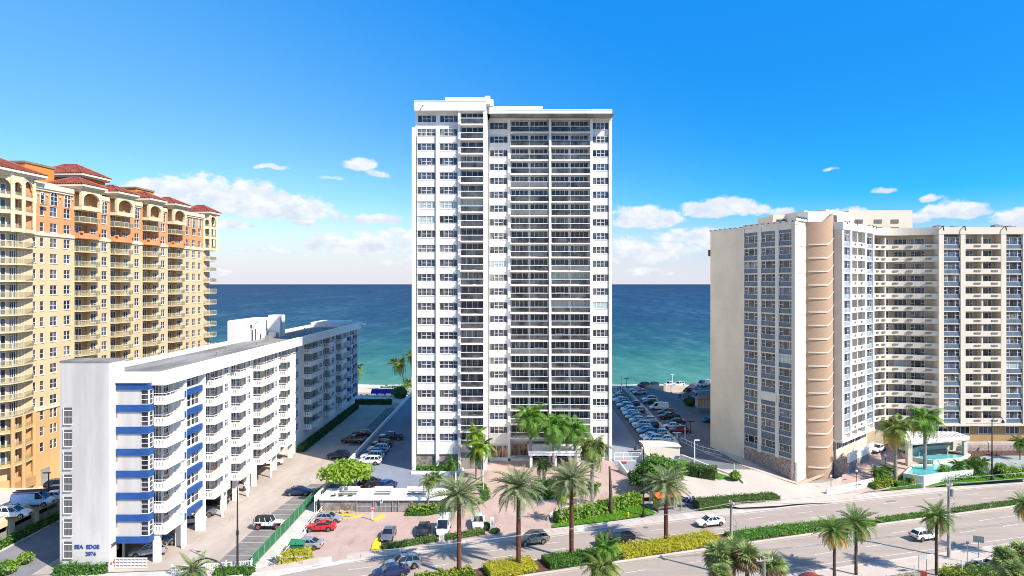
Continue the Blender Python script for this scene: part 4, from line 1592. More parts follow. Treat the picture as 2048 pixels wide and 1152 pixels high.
# blank wall in storey-high cast bands with a fine joint between them
bands = [ROOFZ] + [z - 1.25 for z in RZ] + [7.6, 3.0, 0]
for z1, z0 in zip(bands[:-1], bands[1:]):
    m = MB(); m.box(0, 0, z0 + .03, uw[0] - .25, .5, z1 - .03)
    frame('wall_band', BEIGE, F1, A1, m)
    m = MB(); m.box(0, .03, z1 - .03, uw[0] - .25, .5, z1 + .03)
    frame('joint', BEIGEL, F1, A1, m)
pier_x = [(uw[0] - .25, uw[0]), (uw[1], uw[2]), (uw[3], uw[4]), (uw[5], L1)]
for (a, b) in pier_x:
    m = MB(); m.box(a, -.12, 3.9 if a > uw[0] else 0, b, .6, ROOFZ - .4); frame('pier', BEIGEL, F1, A1, m)
for z in RZ + [6.0]:
    for (a, b) in strips:
        last = z == 6.0
        ca, sa_ = math.cos(A1), math.sin(A1)
        y_ = .18
        gl = pick_glass((72, 12, 9, 3, 2, 4))
        if last and a == strips[1][0]:
            pass
        if abs(z - RZ[12]) < .1 and a == strips[1][0]:
            m = MB(); m.box(a - .4, -.2, z - .72, b + .4, .6, z + .95); frame('blank_panel', BEIGEL, F1, A1, m)
        else:
            window(bei, b - a - .04, 1.5, W3, (F1[0] + (a + .02) * ca - y_ * sa_, F1[1] + (a + .02) * sa_ + y_ * ca, z - .72), A1, gl=gl)
        m = MB(); m.box(a, .02, z - 1.62, b, .6, z - .74); frame('blue_panel', SLATE, F1, A1, m)
        m = MB(); m.box(a, -.1, z - 1.82, b, .6, z - 1.62); frame('slab_edge', CREAMW, F1, A1, m)
        if z == RZ[0]:
            m = MB(); m.box(a, .02, z + .78, b, .6, z + 1.4); frame('blue_panel', SLATE, F1, A1, m)
m = MB()
for (a, b) in strips:
    m.box(a, -.02, RZ[0] + 1.4, b, .6, ROOFZ - .4)
frame('parapet', BEIGEL, F1, A1, m)
for (a, b) in strips:
    m = MB(); m.box(a, .02, 7.0, b, .6, RZ[14] - 1.82); frame('blue_panel', SLATE, F1, A1, m)
m = MB(); m.box(0, -.08, ROOFZ - .4, uw[0] - .25, .6, ROOFZ); m.box(uw[0] - .25, -.2, ROOFZ - .4, L1 + .1, .6, ROOFZ + .35)
frame('parapet', BEIGEL, F1, A1, m)
FIELD = mat('rough_field_stone', (.56, .45, .40), .95, .35, 2.2, col2=(.34, .26, .23), bump=1.0, bscale=4, fine=.45)
m = MB()
rs = random.Random(5)
nx, nz = 34, 11
gx, gzh = (L1 - uw[0]) / nx, 4.0 / nz
for i in range(nx):
    for j in range(nz):
        o = gx * .5 * (j % 2)
        x0 = max(uw[0], uw[0] + i * gx + o - gx * .46)
        x1 = min(L1, uw[0] + i * gx + o + gx * .46)
        if x1 - x0 < .05:
            continue
        d = rs.uniform(.05, .22)
        m.box(x0, -d, -.6 + j * gzh * 1.1 + .02, x1, .3, -.6 + (j + 1) * gzh * 1.1 - .02)
m.box(uw[0], -.03, -.6, L1, .4, 4.2)
fs_ = frame('stone_base', FIELD, F1, A1, m)
fs_['kind'] = 'stuff'
for px_ in range(16):
    u = .4 + px_ * (L1 / 15.5)
    m = MB()
    zz = ROOFZ - (.1 if u < uw[0] else -.1)
    m.tube([(u, -.1, zz), (u, -.45, zz + .15), (u, -.6, zz - .1)], .07, 5)
    frame('drain_spout', BLACK, F1, A1, m)
m = MB(); m.box(-.55, -.2, 43.6, -.1, .6, 45.0); frame('wall_unit', DGREY, F1, A1, m)
# bright chamfer strip beside the brick tower
A2 = math.atan2(SS[1] - CC[1], SS[0] - CC[0])
L2 = math.hypot(SS[0] - CC[0], SS[1] - CC[1])
for z1, z0 in zip([ROOFZ + .3] + [z - 1.7 for z in RZ] + [3.0], [z - 1.7 for z in RZ] + [3.0, -.4]):
    m = MB(); m.box(.02, 0, z0 + .02, L2, .8, z1 - .02); frame('wall_band', CREAMW, CC, A2, m)
    m = MB(); m.box(.02, -.08, z0 - .07, L2, .5, z0 + .07); frame('slab_edge', WHITE, CC, A2, m)
m = MB(); m.box(-.25, -.25, ROOFZ + .3, L2 + .2, .8, ROOFZ + .75); frame('parapet', WHITE, CC, A2, m)
for u in (.3, 1.6, 2.9, 4.2):
    m = MB(); m.tube([(u, .1, ROOFZ + .9), (u, -.4, ROOFZ + .95), (u, -.55, ROOFZ + .6)], .09, 5); frame('drain_spout', BLACK, CC, A2, m)

# curved brick stair tower --------------------------------------------
def brickmat():
    m_ = bpy.data.materials.new('tan_brick')
    m_.use_nodes = True
    t = m_.node_tree
    b = NB(t)
    p = t.nodes['Principled BSDF']
    uv = b.n('ShaderNodeTexCoord').outputs['Object']
    s3 = b.n('ShaderNodeSeparateXYZ')
    t.links.new(uv, s3.inputs[0])
    cmb = b.n('ShaderNodeCombineXYZ')
    b.put(cmb.inputs[0], b.m('ADD', s3.outputs[0], b.m('MULTIPLY', s3.outputs[1], .6)))
    b.put(cmb.inputs[1], s3.outputs[2])
    br = b.n('ShaderNodeTexBrick')
    t.links.new(cmb.outputs[0], br.inputs['Vector'])
    br.inputs['Color1'].default_value = (.45, .295, .19, 1)
    br.inputs['Color2'].default_value = (.34, .215, .14, 1)
    br.inputs['Mortar'].default_value = (.45, .33, .22, 1)
    br.inputs['Scale'].default_value = 3.2
    br.inputs['Mortar Size'].default_value = .02
    f = b.noise(uv, .6, 4)
    t.links.new(b.mix(b.m('MULTIPLY', f, .35), br.outputs[0], (.49, .33, .215, 1)), p.inputs['Base Color'])
    p.inputs['Roughness'].default_value = .9
    return m_


BRICK = brickmat()
def arc_pts(n=14):
    # leaves the bright strip, swells towards the street and returns to the wing
    P0, P1, P2, P3 = Vector((56.8, 132.0)), Vector((58.3, 130.9)), Vector((61.2, 130.5)), Vector((62.6, 132.9))
    out = []
    for i in range(n + 1):
        t = i / n
        out.append(tuple(P0 * (1 - t) ** 3 + P1 * 3 * t * (1 - t) ** 2 + P2 * 3 * t * t * (1 - t) + P3 * t ** 3))
    return out
ap = arc_pts()
q = MB()
tp = lambda i: ROOFZ + .3 + 1.8 * min(1, max(0, (i / 14 - .5) / .42))
n = len(ap)
vv = [(x, y, -.4) for x, y in ap] + [(x, y, tp(i)) for i, (x, y) in enumerate(ap)]
q.add(vv, [(i, i + 1, i + 1 + n, i + n) for i in range(n - 1)])
q.add([(x, y, tp(i)) for i, (x, y) in enumerate(ap)] + [(60.5, 137, ROOFZ + .2)], [tuple(range(n)) + (n,)])
bt = q.build('stair_tower', BRICK, bei, smooth=False)
q = MB()
q.add([(x - .02, y - .02, tp(i) + .02) for i, (x, y) in enumerate(ap)] + [(x + .4, y + .7, tp(i) + .12) for i, (x, y) in enumerate(ap)],
      [(i, i + 1, i + 1 + n, i + n) for i in range(n - 1)])
q.box(57.5, 132.6, ROOFZ - .2, 61.0, 137, ROOFZ + 2.4)
q.build('coping', WHITE, bt)
for k, z in enumerate([45.1 - PITCH * j for j in range(16)] + [2.2]):
    q = MB()
    pts = []
    for i, (x, y) in enumerate(ap):
        t = i / 14
        if i < 1:
            continue
        pts.append((x + (.0), y - .06, z + 1.25 * min(1, max(0, (t - .66) / .26))))
    vv = []
    for (x, y, zz) in pts:
        vv += [(x, y - .10, zz - .12), (x, y - .10, zz + .12), (x, y + .1, zz + .12), (x, y + .1, zz - .12)]
    ff = []
    for i in range(len(pts) - 1):
        a, b = i * 4, i * 4 + 4
        ff += [(a, b, b + 1, a + 1), (a + 1, b + 1, b + 2, a + 2), (a + 3, b + 3, b, a)]
    q.add(vv, ff)
    q.build('string_course', CREAMW, bt)

# bright wing turned towards the street ---------------------------------
AW = math.atan2(.694, .72)
LW = 17.5
E1 = (WW[0] + .72 * LW, WW[1] + .694 * LW)
ZB = 7.3
WF = []
def wf(name, mats, m, rz=AW, o=WW):
    return m.build(name, mats, bei, (o[0], o[1], 0), rz)
m = MB(); m.box(0.02, .55, ZB, LW, 12, ROOFZ - .5); m.box(5.0, 1.9, ZB, 12.3, 12, ROOFZ - .5)
# (the balcony strip is cut back)
m = MB(); m.box(.02, .5, ZB, 5.0, 12, 48.2); m.box(5.0, 1.9, ZB, 12.3, 12, 48.2); m.box(12.3, .5, ZB, LW, 12, 48.2)
wf('core_wall', CREAMW, m)
m = MB(); m.box(-.02, .02, ZB, .3, 5.0, ROOFZ - .3); m.box(-.05, 0, ROOFZ - .3, .3, 5, ROOFZ)
wf('side_wall', BEIGE, m)
for (a, b) in ((0.0, .9), (4.2, 5.05), (12.25, 13.2), (16.7, 17.5)):
    m = MB(); m.box(a + .005, -.1, ZB, b, .55, ROOFZ - .6); wf('pier', WHITE, m)
m = MB(); m.box(8.5, .1, ZB, 8.8, 1.9, ROOFZ - .6); wf('party_wall', WHITE, m)
m = MB(); m.box(-.1, -.25, ROOFZ - 1.15, LW + .2, 1.9, ROOFZ + .3); wf('parapet', WHITE, m)
m = MB(); m.box(-.1, -.2, ZB - .5, LW, 1.9, ZB); wf('slab_edge', WHITE, m)
ACm = MB(); ACm.box(0, -.1, 0, .75, 0, .42)
ACM = ACm.mesh('air_conditioner', mat('taupe_metal', (.24, .21, .19), .6, .2, 2))
ca, sa_ = math.cos(AW), math.sin(AW)
def wpos(u, v, z):
    return (WW[0] + u * ca - v * sa_, WW[1] + u * sa_ + v * ca, z)
for z in RZ:
    for (a, b) in ((.9, 4.2), (13.2, 16.7)):
        window(bei, b - a, 1.55, W3, wpos(a, .3, z - .75), AW, gl=pick_glass((34, 32, 16, 8, 9, 1)))
        m = MB(); m.box(a, .05, z - 1.62, b, .6, z - .77); wf('blue_panel', PALEBL, m)
        m = MB(); m.box(a, -.05, z - 1.8, b, .6, z - 1.62); wf('slab_edge', WHITE, m)
    zf = z - 1.55
    m = MB(); m.box(5.05, -.05, zf - .15, 12.25, 1.9, zf); m.box(5.05, -.05, zf, 12.25, .08, zf + .95)
    bo = wf('balcony', WHITE, m)
    for u in (6.4, 9.9):
        link('air_conditioner', ACM, bo, (u, -.06, zf + .3))
    m = MB(); m.box(5.1, 1.8, zf, 8.5, 1.88, zf + 2.4); wf('recess_wall', TERR if rnd.random() < .4 else BEIGE, m)
    window(bei, 1.2, 2.2, ((.5, 1), (.5, 1)), wpos(9.2, 1.88, zf + .02), AW, gl=GLS[0], name='balcony_door')
    window(bei, 1.3, 1.3, W2, wpos(6.0, 1.78, zf + .9), AW, gl=pick_glass((30, 30, 12, 10, 18, 0)))
for u in (1.2, 2.6, 6.5, 13.6, 15.5, 17.3):
    m = MB(); m.tube([(u, 0, ROOFZ + .35), (u, -.5, ROOFZ + .5), (u, -.6, ROOFZ - .1)], .08, 5); wf('drain_spout', BLACK, m)
# ground floor under the wing: strip windows, white parapet, stone wall
m = MB(); m.box(.8, 1.4, -.4, LW, 6, ZB - .5); wf('ground_floor_wall', BEIGE, m)
for u in (1.0, 4.0, 7.5, 11.0):
    window(bei, 2.6, 1.5, D3, wpos(u, 1.4, 5.1), AW, gl=GLS[0])
m = MB(); m.box(-.3, -1.4, 3.3, 13.5, -1.1, 5.0); wf('terrace_parapet', WHITE, m)
m = MB(); m.box(-.3, -1.3, -.4, 13.6, 1.4, 3.3); wf('stone_base', mat('pale_rough_stone', (.52, .45, .40), .95, .25, 2.0, fine=.35, bump=.8, bscale=4), m)
# curved balcony wing ---------------------------------------------------
def bez(P0, P1, P2, P3, n):
    out = []
    for i in range(n + 1):
        t = i / n
        out.append(tuple(Vector(P0) * (1 - t) ** 3 + Vector(P1) * 3 * t * (1 - t) ** 2 + Vector(P2) * 3 * t * t * (1 - t) + Vector(P3) * t ** 3))
    return out
CRV = bez(E1, (79.6, 147.0), (84.6, 145.4), (89.05, 142.5), 14)
CIN = bez((E1[0] - .9, E1[1] + 1.3), (79.2, 148.6), (85.2, 147.1), (89.05, 144.3), 14)
def curve_at(P, t):
    f = t * (len(P) - 1)
    i = min(len(P) - 2, int(f))
    a, b = P[i], P[i + 1]
    k = f - i
    return (a[0] + (b[0] - a[0]) * k, a[1] + (b[1] - a[1]) * k, math.atan2(b[1] - a[1], b[0] - a[0]))
TANW = mat('tan_balcony_wall', (.56, .46, .33), .9, .10, .3)
q = MB(); q.prism(CIN + [(89.05, 160), (74, 160)], 3.0, 48.3); q.build('core_wall', TANW, bei)
q = MB(); q.wall(CRV, 2.0, ROOFZ - 1.35, ROOFZ + .2); q.build('parapet', CREAMW, bei)
slab = MB(); slab.prism(CRV + CIN[::-1], -.18, 0); slab.wall(CRV, .14, 0, .95)
slabm = slab.mesh('balcony', CREAMW)
for k, z in enumerate(RZ):
    zf = z - 1.55
    bo = link('balcony', slabm, bei, (0, 0, zf))
    for t in (.08, .22, .42, .62, .85):
        x, y, a = curve_at(CRV, t)
        link('air_conditioner', ACM, bo, (x + .05 * math.sin(a), y - .05 * math.cos(a), .3), a, sc=(1.5 if t > .3 else 1.1, 1, .9))
    x, y, a = curve_at(CRV, .30)
    m = MB(); m.box(-.15, .1, 0, .15, 1.9, 2.4); m.build('party_wall', WHITE, bei, (x, y, zf), a)
    for (t, w, c) in ((.06, 1.9, W3), (.34, 1.3, W2), (.50, 2.5, D3), (.72, 2.6, W3)):
        x, y, a = curve_at(CIN, t)
        shut_ = rnd.random() < .12
        window(bei, w, 1.6, c, (x + .12 * math.sin(a), y - .12 * math.cos(a), zf + .62), a, gl=pick_glass((36, 26, 12, 18, 6, 2)) if not shut_ else GLS[4])
    # coloured end walls of the recesses
    x, y, a = curve_at(CIN, .19)
    m = MB(); m.box(0, -.08, 0, 1.5, 0, 2.4); m.build('recess_wall', rnd.choice((BEIGE, BEIGE, mat('tan_recess_stucco', (.60, .42, .20)))), bei, (x, y, zf), a)
# straight wing ---------------------------------------------------------
YS = 142.5
q = MB(); q.box(89.05, YS + 1.7, 3.0, 128, 160, 48.3); q.build('core_wall', TANW, bei)
x0s = 89.05
for rep in range(3):
    ox = rep * 13.0
    for (a, b) in ((89.05, 90.1), (93.6, 94.6)):
        if a + ox > 126: continue
        m = MB(); m.box(a + ox, YS - .15, 8.2, b + ox, YS + 1.7, ROOFZ - .6); m.build('pier', CREAMW, bei)
    m = MB(); m.box(98.3 + ox - .15, YS + .15, 8.2, 98.3 + ox + .15, YS + 1.7, ROOFZ - .6); m.build('party_wall', CREAMW, bei)
    for k, z in enumerate(RZ):
        zf = z - 1.55
        window(bei, 3.5, 1.55, W3, (90.1 + ox, YS + .35, z - .75), 0, gl=pick_glass((26, 22, 26, 6, 14, 4)))
        m = MB(); m.box(90.1 + ox, YS + .1, z - 1.62, 93.6 + ox, YS + 1.7, z - .77); m.build('blue_panel', PALEBL if rep == 9 else SLATE, bei)
        m = MB(); m.box(90.1 + ox, YS + .35, z - .77, 93.6 + ox, YS + 1.7, z + .80); m.build('wall', CREAMW, bei)
        m = MB(); m.box(90.1 + ox, YS, z - 1.8, 93.6 + ox, YS + 1.7, z - 1.62); m.build('slab_edge', CREAMW, bei)
        m = MB(); m.box(94.6 + ox, YS - .1, zf - .18, 102.05 + ox, YS + 1.7, zf); m.box(94.6 + ox, YS - .1, zf, 102.05 + ox, YS + .04, zf + .95)
        bo = m.build('balcony', CREAMW, bei)
        for u in (96.4, 100):
            link('air_conditioner', ACM, bo, (u + ox, YS - .1, zf + .32), sc=(1.8, 1, .8))
        for (u, c) in ((94.8, W3), (98.7, W3)):
            shut_ = rnd.random() < .22
            window(bei, 2.5, 1.6, c if not shut_ else D3, (u + ox, YS + 1.68, zf + .62), 0, gl=GLS[4] if shut_ else pick_glass((40, 24, 12, 16, 8, 0)))
m = MB(); m.box(89.0, YS - .2, ROOFZ - 1.3, 128, YS + 1.9, ROOFZ + .15); m.build('parapet', CREAMW, bei)
for x in (89.6, 94.1, 102.6):
    m = MB(); m.tube([(x, YS - .1, ROOFZ + .2), (x, YS - .7, ROOFZ + .3), (x, YS - .9, ROOFZ - .6)], .12, 5); m.build('drain_spout', BLACK, bei)
m = MB(); m.box(89.05, YS - .25, 7.9, 128, YS + 1.7, 8.25); m.build('slab_edge', CREAMW, bei)
for x in (89.6, 93.2, 98.0, 103.6, 108):
    window(bei, 3.0, 1.6, D3, (x, YS + 1.0, 6.0), 0, gl=GLS[0])
m = MB(); m.box(89.05, YS + 1.0, 3.0, 128, YS + 1.9, 7.9); m.build('ground_floor_wall', mat('tan_recess_stucco', (.60, .42, .20)), bei)
m = MB(); m.prism([(49.5, 164), (63.2, 212), (86, 212), (84, 158)], 0, ROOFZ - .7); m.build('rear_wing', BEIGE, bei)
for (x, y) in ((92, 148), (97, 151), (104, 147), (70, 156), (109, 150)):
    m = MB(); m.box(x, y, ROOFZ - .8, x + 1.8, y + 1.4, ROOFZ + 1.0); m.cyl(x + .9, y + .7, ROOFZ + 1.0, ROOFZ + 1.15, .5, n=10); m.build('roof_machine', STEEL, bei)
# podium and roof houses
m = MB(); m.box(82, 142.0, -.3, 128, 160, 4.4); m.build('podium', CONC, bei)
m = MB(); m.box(93, 141.0, 0, 128, 142.0, 4.2); m.build('stone_base', FIELD, bei)
m = MB(); m.prism([(60.0, 140), (71.5, 150), (71.5, 158), (58, 156)], ROOFZ - .6, 52.6); m.build('roof_house', BEIGEL, bei)
m = MB(); m.box(74.0, 150, ROOFZ - 1, 88.0, 163, 53.7); rh2 = m.build('roof_house', CREAMW, bei)
m = MB(); m.prism([(66, 143.5), (75, 150.5), (75, 158), (62, 152)], ROOFZ - .6, 53.2); m.build('roof_house', CREAMW, bei)
m = MB(); m.box(56.2, 147, ROOFZ - .8, 60.6, 156, 52.4); m.build('roof_house', BEIGE, bei)
m = MB(); m.box(57.0, 146.9, 50.2, 59.2, 147.05, 51.4); m.build('vent_louvre', DGREY, bei)
for (x, z) in ((75.4, 50.9), (79.6, 50.9), (83.3, 50.9), (79.6, 49.2), (83.3, 49.2)):
    m = MB()
    for j in range(4):
        m.box(x, 149.86, z + j * .22, x + 1.7, 149.99, z + j * .22 + .12)
    m.build('vent_louvre', mat('taupe_metal', (.24, .21, .19)), rh2)
m = MB(); m.box(62, 146, ROOFZ - .9, 128, 160, ROOFZ - .8); m.build('roof_deck', ROOFG, bei)
q = MB()
a0 = math.atan2(7, 9)
for j in range(7):
    q.box(1.2, -.12, j * .3, 4.6, -.02, j * .3 + .2)
q.build('vent_louvre', DGREY, bei, (66, 143.5, ROOFZ + 1.0), math.atan2(7, 9))
# ================================================================== vehicles
CARP = {}
def paint(name, col, metal=0.0):
    if name not in CARP:
        m = bpy.data.materials.new('car_paint_' + name)
        m.use_nodes = True
        t = m.node_tree
        b = NB(t)
        p = t.nodes['Principled BSDF']
        pos = b.n('ShaderNodeNewGeometry').outputs['Position']
        f = b.noise(pos, 2.2, 4, .6)
        t.links.new(b.mix(b.mr(f, .3, .7), (*[c * .86 for c in col], 1), (*col, 1)), p.inputs['Base Color'])
        p.inputs['Roughness'].default_value = .28
        p.inputs['Metallic'].default_value = metal
        p.inputs['Coat Weight'].default_value = .6
        p.inputs['Coat Roughness'].default_value = .06
        CARP[name] = m
    return CARP[name]


PAINTS = {
    'white': ((.78, .78, .77), 0), 'silver': ((.50, .51, .53), .5), 'grey': ((.20, .21, .23), .4), 'black': ((.016, .017, .02), 0), 'navy': ((.02, .03, .10), .2),
    'red': ((.55, .02, .02), 0), 'dark red': ((.26, .015, .03), .2), 'blue': ((.025, .05, .20), .2), 'olive grey': ((.22, .22, .19), .3), 'bronze': ((.14, .12, .10), .3),
    'light blue': ((.52, .62, .78), 0), 'pearl': ((.70, .70, .69), 0),
}
CGLASS = glass('car_glass', (.014, .017, .026), .04, .8, .2)
TYRE = mat('tyre_rubber', (.02, .02, .02), .85, .1, 3)
RIM = mat('alloy_rim', (.45, .45, .46), .35, .1, 3, metal=.6)
RIMR = mat('red_rim', (.60, .12, .12), .4, .1, 3)
HLM = mat('headlight_lens', (.75, .77, .80), .1, .05, 3, spec=.8)
TLM = mat('tail_light_lens', (.42, .015, .015), .15, .05, 3, spec=.7)
TRIM = mat('black_car_trim', (.02, .02, .022), .6, .1, 3)
PLATE = mat('number_plate', (.7, .7, .66), .5, .05, 3)

# profile: list of (x, z_low, z_belt, half width); x grows to the front
STY = {
    'sedan': dict(L=4.75, W=1.82, H=1.45, st=[(-2.37, .38, .80, .70), (-2.2, .30, .95, .82), (-1.55, .24, .99, .90), (-.9, .22, .97, .91), (.5, .22, .95, .91), (1.25, .24, .92, .90), (1.95, .28, .80, .84), (2.30, .33, .66, .70), (2.37, .38, .56, .62)],
                  gh=[(-1.75, .98), (-.95, 1.42), (.35, 1.45), (1.2, .93)], wb=(-1.38, 1.42), wr=.33),
    'coupe': dict(L=4.7, W=1.88, H=1.36, st=[(-2.35, .40, .84, .74), (-2.15, .30, .98, .86), (-1.5, .24, 1.0, .93), (-.9, .22, .96, .92), (.3, .22, .93, .92), (1.1, .24, .92, .92), (1.9, .28, .84, .88), (2.28, .33, .70, .76), (2.35, .38, .60, .68)],
                  gh=[(-1.75, .99), (-.75, 1.33), (.0, 1.36), (.95, .93)], wb=(-1.36, 1.40), wr=.35),
    'suv': dict(L=4.7, W=1.92, H=1.70, st=[(-2.35, .45, 1.0, .82), (-2.25, .34, 1.08, .90), (-1.5, .27, 1.09, .95), (0, .25, 1.07, .96), (1.15, .27, 1.04, .95), (1.85, .32, .98, .90), (2.28, .38, .84, .78), (2.35, .45, .70, .72)],
                gh=[(-2.2, 1.08), (-1.75, 1.62), (.25, 1.69), (1.15, 1.04)], wb=(-1.36, 1.40), wr=.37),
    'hatch': dict(L=4.1, W=1.78, H=1.52, st=[(-2.05, .42, .92, .74), (-1.95, .32, 1.0, .84), (-1.3, .25, 1.0, .88), (0, .23, .98, .89), (.95, .25, .94, .88), (1.6, .30, .84, .82), (1.98, .35, .70, .68), (2.05, .4, .6, .6)],
                  gh=[(-1.95, 1.0), (-1.45, 1.45), (.3, 1.51), (1.15, .95)], wb=(-1.22, 1.25), wr=.32),
    'pickup': dict(L=5.6, W=1.98, H=1.85, st=[(-2.8, .55, 1.10, .92), (-2.75, .45, 1.12, .95), (-.62, .40, 1.12, .97), (-.6, .40, 1.12, .97), (1.45, .40, 1.12, .97), (2.2, .44, 1.08, .94), (2.72, .5, .98, .86), (2.8, .55, .85, .82)],
                   gh=[(-.75, 1.12), (-.55, 1.80), (.75, 1.85), (1.5, 1.12)], wb=(-1.75, 1.85), wr=.42, bed=(-2.7, -.8)),
    'van': dict(L=5.4, W=2.0, H=2.15, st=[(-2.7, .45, 1.15, .92), (-2.62, .36, 1.2, .97), (-1.5, .30, 1.2, .99), (0.6, .30, 1.2, .99), (1.5, .32, 1.15, .97), (2.2, .36, 1.05, .92), (2.62, .42, .86, .80), (2.7, .48, .72, .76)],
                gh=[(-2.62, 1.2), (-2.5, 2.08), (1.0, 2.15), (1.95, 1.12)], wb=(-1.6, 1.75), wr=.36, panel=True),
    'jeep': dict(L=4.5, W=1.88, H=1.85, st=[(-2.2, .58, 1.10, .80), (-2.15, .5, 1.14, .82), (-1.0, .48, 1.14, .82), (.6, .48, 1.14, .82), (.75, .48, 1.13, .80), (2.0, .52, 1.08, .70), (2.15, .55, 1.0, .68), (2.2, .6, .9, .66)],
                 gh=[(-2.15, 1.14), (-2.05, 1.80), (.35, 1.85), (.72, 1.14)], wb=(-1.45, 1.45), wr=.44, boxy=True),
}
CMESH = {}


def car_meshes(style):
    if style in CMESH:
        return CMESH[style]
    s = STY[style]
    st, gh = s['st'], s['gh']
    b = MB()
    # lower body loft, nine points per section
    ring = []
    for (x, zl, zb_, hw) in st:
        h = zb_ - zl
        half = [(hw * .86, zl), (hw * .985, zl + h * .22), (hw, zl + h * .55), (hw * .955, zl + h * .90), (hw * .84, zb_)]
        ring.append([(x, y, z) for y, z in half] + [(x, 0, zb_ + .035)] + [(x, -y, z) for y, z in half[::-1]])
    n = len(ring[0])
    vv = [p for r in ring for p in r]
    ff = []
    for i in range(len(ring) - 1):
        for k in range(n - 1):
            a = i * n + k
            ff.append((a, a + n, a + n + 1, a + 1))
        ff.append((i * n + n - 1, (i + 1) * n + n - 1, (i + 1) * n, i * n))
    ff.append(tuple(range(n)))
    ff.append(tuple(range((len(ring) - 1) * n, len(ring) * n))[::-1])
    b.add(vv, ff, 0)
    # roof skin and pillars
    def hwat(x):
        for (p, q) in zip(st[:-1], st[1:]):
            if p[0] <= x <= q[0]:
                t = (x - p[0]) / max(1e-6, q[0] - p[0])
                return p[3] + (q[3] - p[3]) * t
        return st[0][3] if x < st[0][0] else st[-1][3]
    (xr, zr), (xr2, zr2), (xf2, zf2), (xf, zf) = gh
    box = s.get('boxy') or s.get('panel')
    tb, tt = (.86, .80 if box else .68)
    lo = [(xr, hwat(xr) * tb, zr), (xf, hwat(xf) * tb, zf)]
    wr_, wf_ = hwat(xr2) * tt, hwat(xf2) * tt
    roof = [(xr2, -wr_, zr2), (xf2, -wf_, zf2), (xf2, wf_, zf2), (xr2, wr_, zr2)]
    mid = ((xr2 + xf2) / 2, max(zr2, zf2) + .03)
    b.add([(xr2 - .03, -wr_ - .02, zr2 - .05), (mid[0], -wr_ * .5 - wf_ * .5 - .02, mid[1] - .05), (xf2 + .03, -wf_ - .02, zf2 - .05), (xf2 + .03, wf_ + .02, zf2 - .05), (mid[0], wr_ * .5 + wf_ * .5 + .02, mid[1] - .05), (xr2 - .03, wr_ + .02, zr2 - .05),
           (xr2, -wr_ * .9, zr2 + .01), (mid[0], -(wr_ + wf_) * .45, mid[1] + .01), (xf2, -wf_ * .9, zf2 + .01), (xf2, wf_ * .9, zf2 + .01), (mid[0], (wr_ + wf_) * .45, mid[1] + .01), (xr2, wr_ * .9, zr2 + .01)],
          [(6, 7, 10, 11), (7, 8, 9, 10), (0, 1, 7, 6), (1, 2, 8, 7), (2, 3, 9, 8), (3, 4, 10, 9), (4, 5, 11, 10), (5, 0, 6, 11)], 2 if s.get('boxy') else 0)
    for sg in (-1, 1):
        yr, yf = lo[0][1] * sg, lo[1][1] * sg
        b.tube([(xr + .02, yr, zr), (xr2, wr_ * sg, zr2 - .02)], .055, 4)
        b.tube([(xf - .02, yf, zf), (xf2, wf_ * sg, zf2 - .02)], .04, 4)
        for fx in ((.42,) if style == 'coupe' else (.30, .62)):
            xt, xb = xr2 + (xf2 - xr2) * fx, xr + (xf - xr) * fx
            b.tube([(xb, yr + (yf - yr) * fx + .0 * sg, zr + (zf - zr) * fx), (xt, (wr_ + (wf_ - wr_) * fx) * sg, zr2 + (zf2 - zr2) * fx - .03)], .045, 4, 0)
        if s.get('panel'):          # closed cargo side
            y0, y1 = hwat(xr) * tb, hwat(0.4) * tb
            b.quad((xr + .05, y0 * sg * 1.015, zr - .02), (.55, y1 * sg * 1.015, zr - .02), (.55, (wf_ + .02) * sg, zf2 - .12), (xr2, (wr_ + .02) * sg, zr2 - .06), 0)
        # mirrors
        b.box(xf - .45, lo[1][1] * sg, zf + .02, xf - .30, (lo[1][1] + .26) * sg, zf + .2, 0)
        # wheel arches
        for wx in s['wb']:
            y = (hwat(wx) + .004) * sg
            vs_ = [(wx, y, s['wr'])] + [(wx + (s['wr'] + .085) * math.cos(t * math.pi / 8), y, s['wr'] + (s['wr'] + .085) * math.sin(t * math.pi / 8)) for t in range(-1, 10)]
            b.add(vs_, [(0, i, i + 1) for i in range(1, 11)], 1)
        # sill
        b.box(s['wb'][0] + .5, hwat(0) * .97 * sg, st[2][1] + .0, s['wb'][1] - .5, (hwat(0) * .97 + .012) * sg, st[2][1] + .10, 1)
        # door shut lines
        for fx in (.25, .58, .9):
            xx = xr + (xf - xr) * fx
            b.box(xx, hwat(xx) * .99 * sg, st[3][1] + .15, xx + .02, (hwat(xx) + .006) * sg, zr - .12, 1)
    # grille, bumpers, plate
    fx = st[-1][0]
    w = st[-1][3]
    b.box(fx - .02, -w * .62, st[-1][1] + .02, fx + .02, w * .62, st[-1][2] - .05, 1)
    b.box(st[0][0] - .02, -.26, st[0][1] + .2, st[0][0] + .02, .26, st[0][1] + .33, 3)
    b.box(st[0][0] - .015, -st[0][3] * .9, st[0][1] - .02, st[0][0] + .1, st[0][3] * .9, st[0][1] + .14, 1)
    if 'bed' in s:
        x0, x1 = s['bed']
        b.box(x0, -.78, 1.13, x1, .78, 1.165, 1)
        for sg in (-1, 1):
            b.box(x0, .78 * sg, 1.1, x1, .9 * sg, 1.24, 0)
        b.box(x0 - .08, -.9, 1.1, x0, .9, 1.24, 0)
    if style == 'jeep':
        b.cyl(-2.35, 0, .8, 1.5, .02)
        b.M = Matrix.Translation((-2.3, 0, 1.15)) @ Matrix.Rotation(R(90), 4, 'Y')
        b.cyl(0, 0, -.1, .1, .36, n=14, m=1)
        b.M = None
        for sg in (-1, 1):
            for wx in s['wb']:
                b.box(wx - .55, .68 * sg, .92, wx + .55, .96 * sg, 1.0, 1)
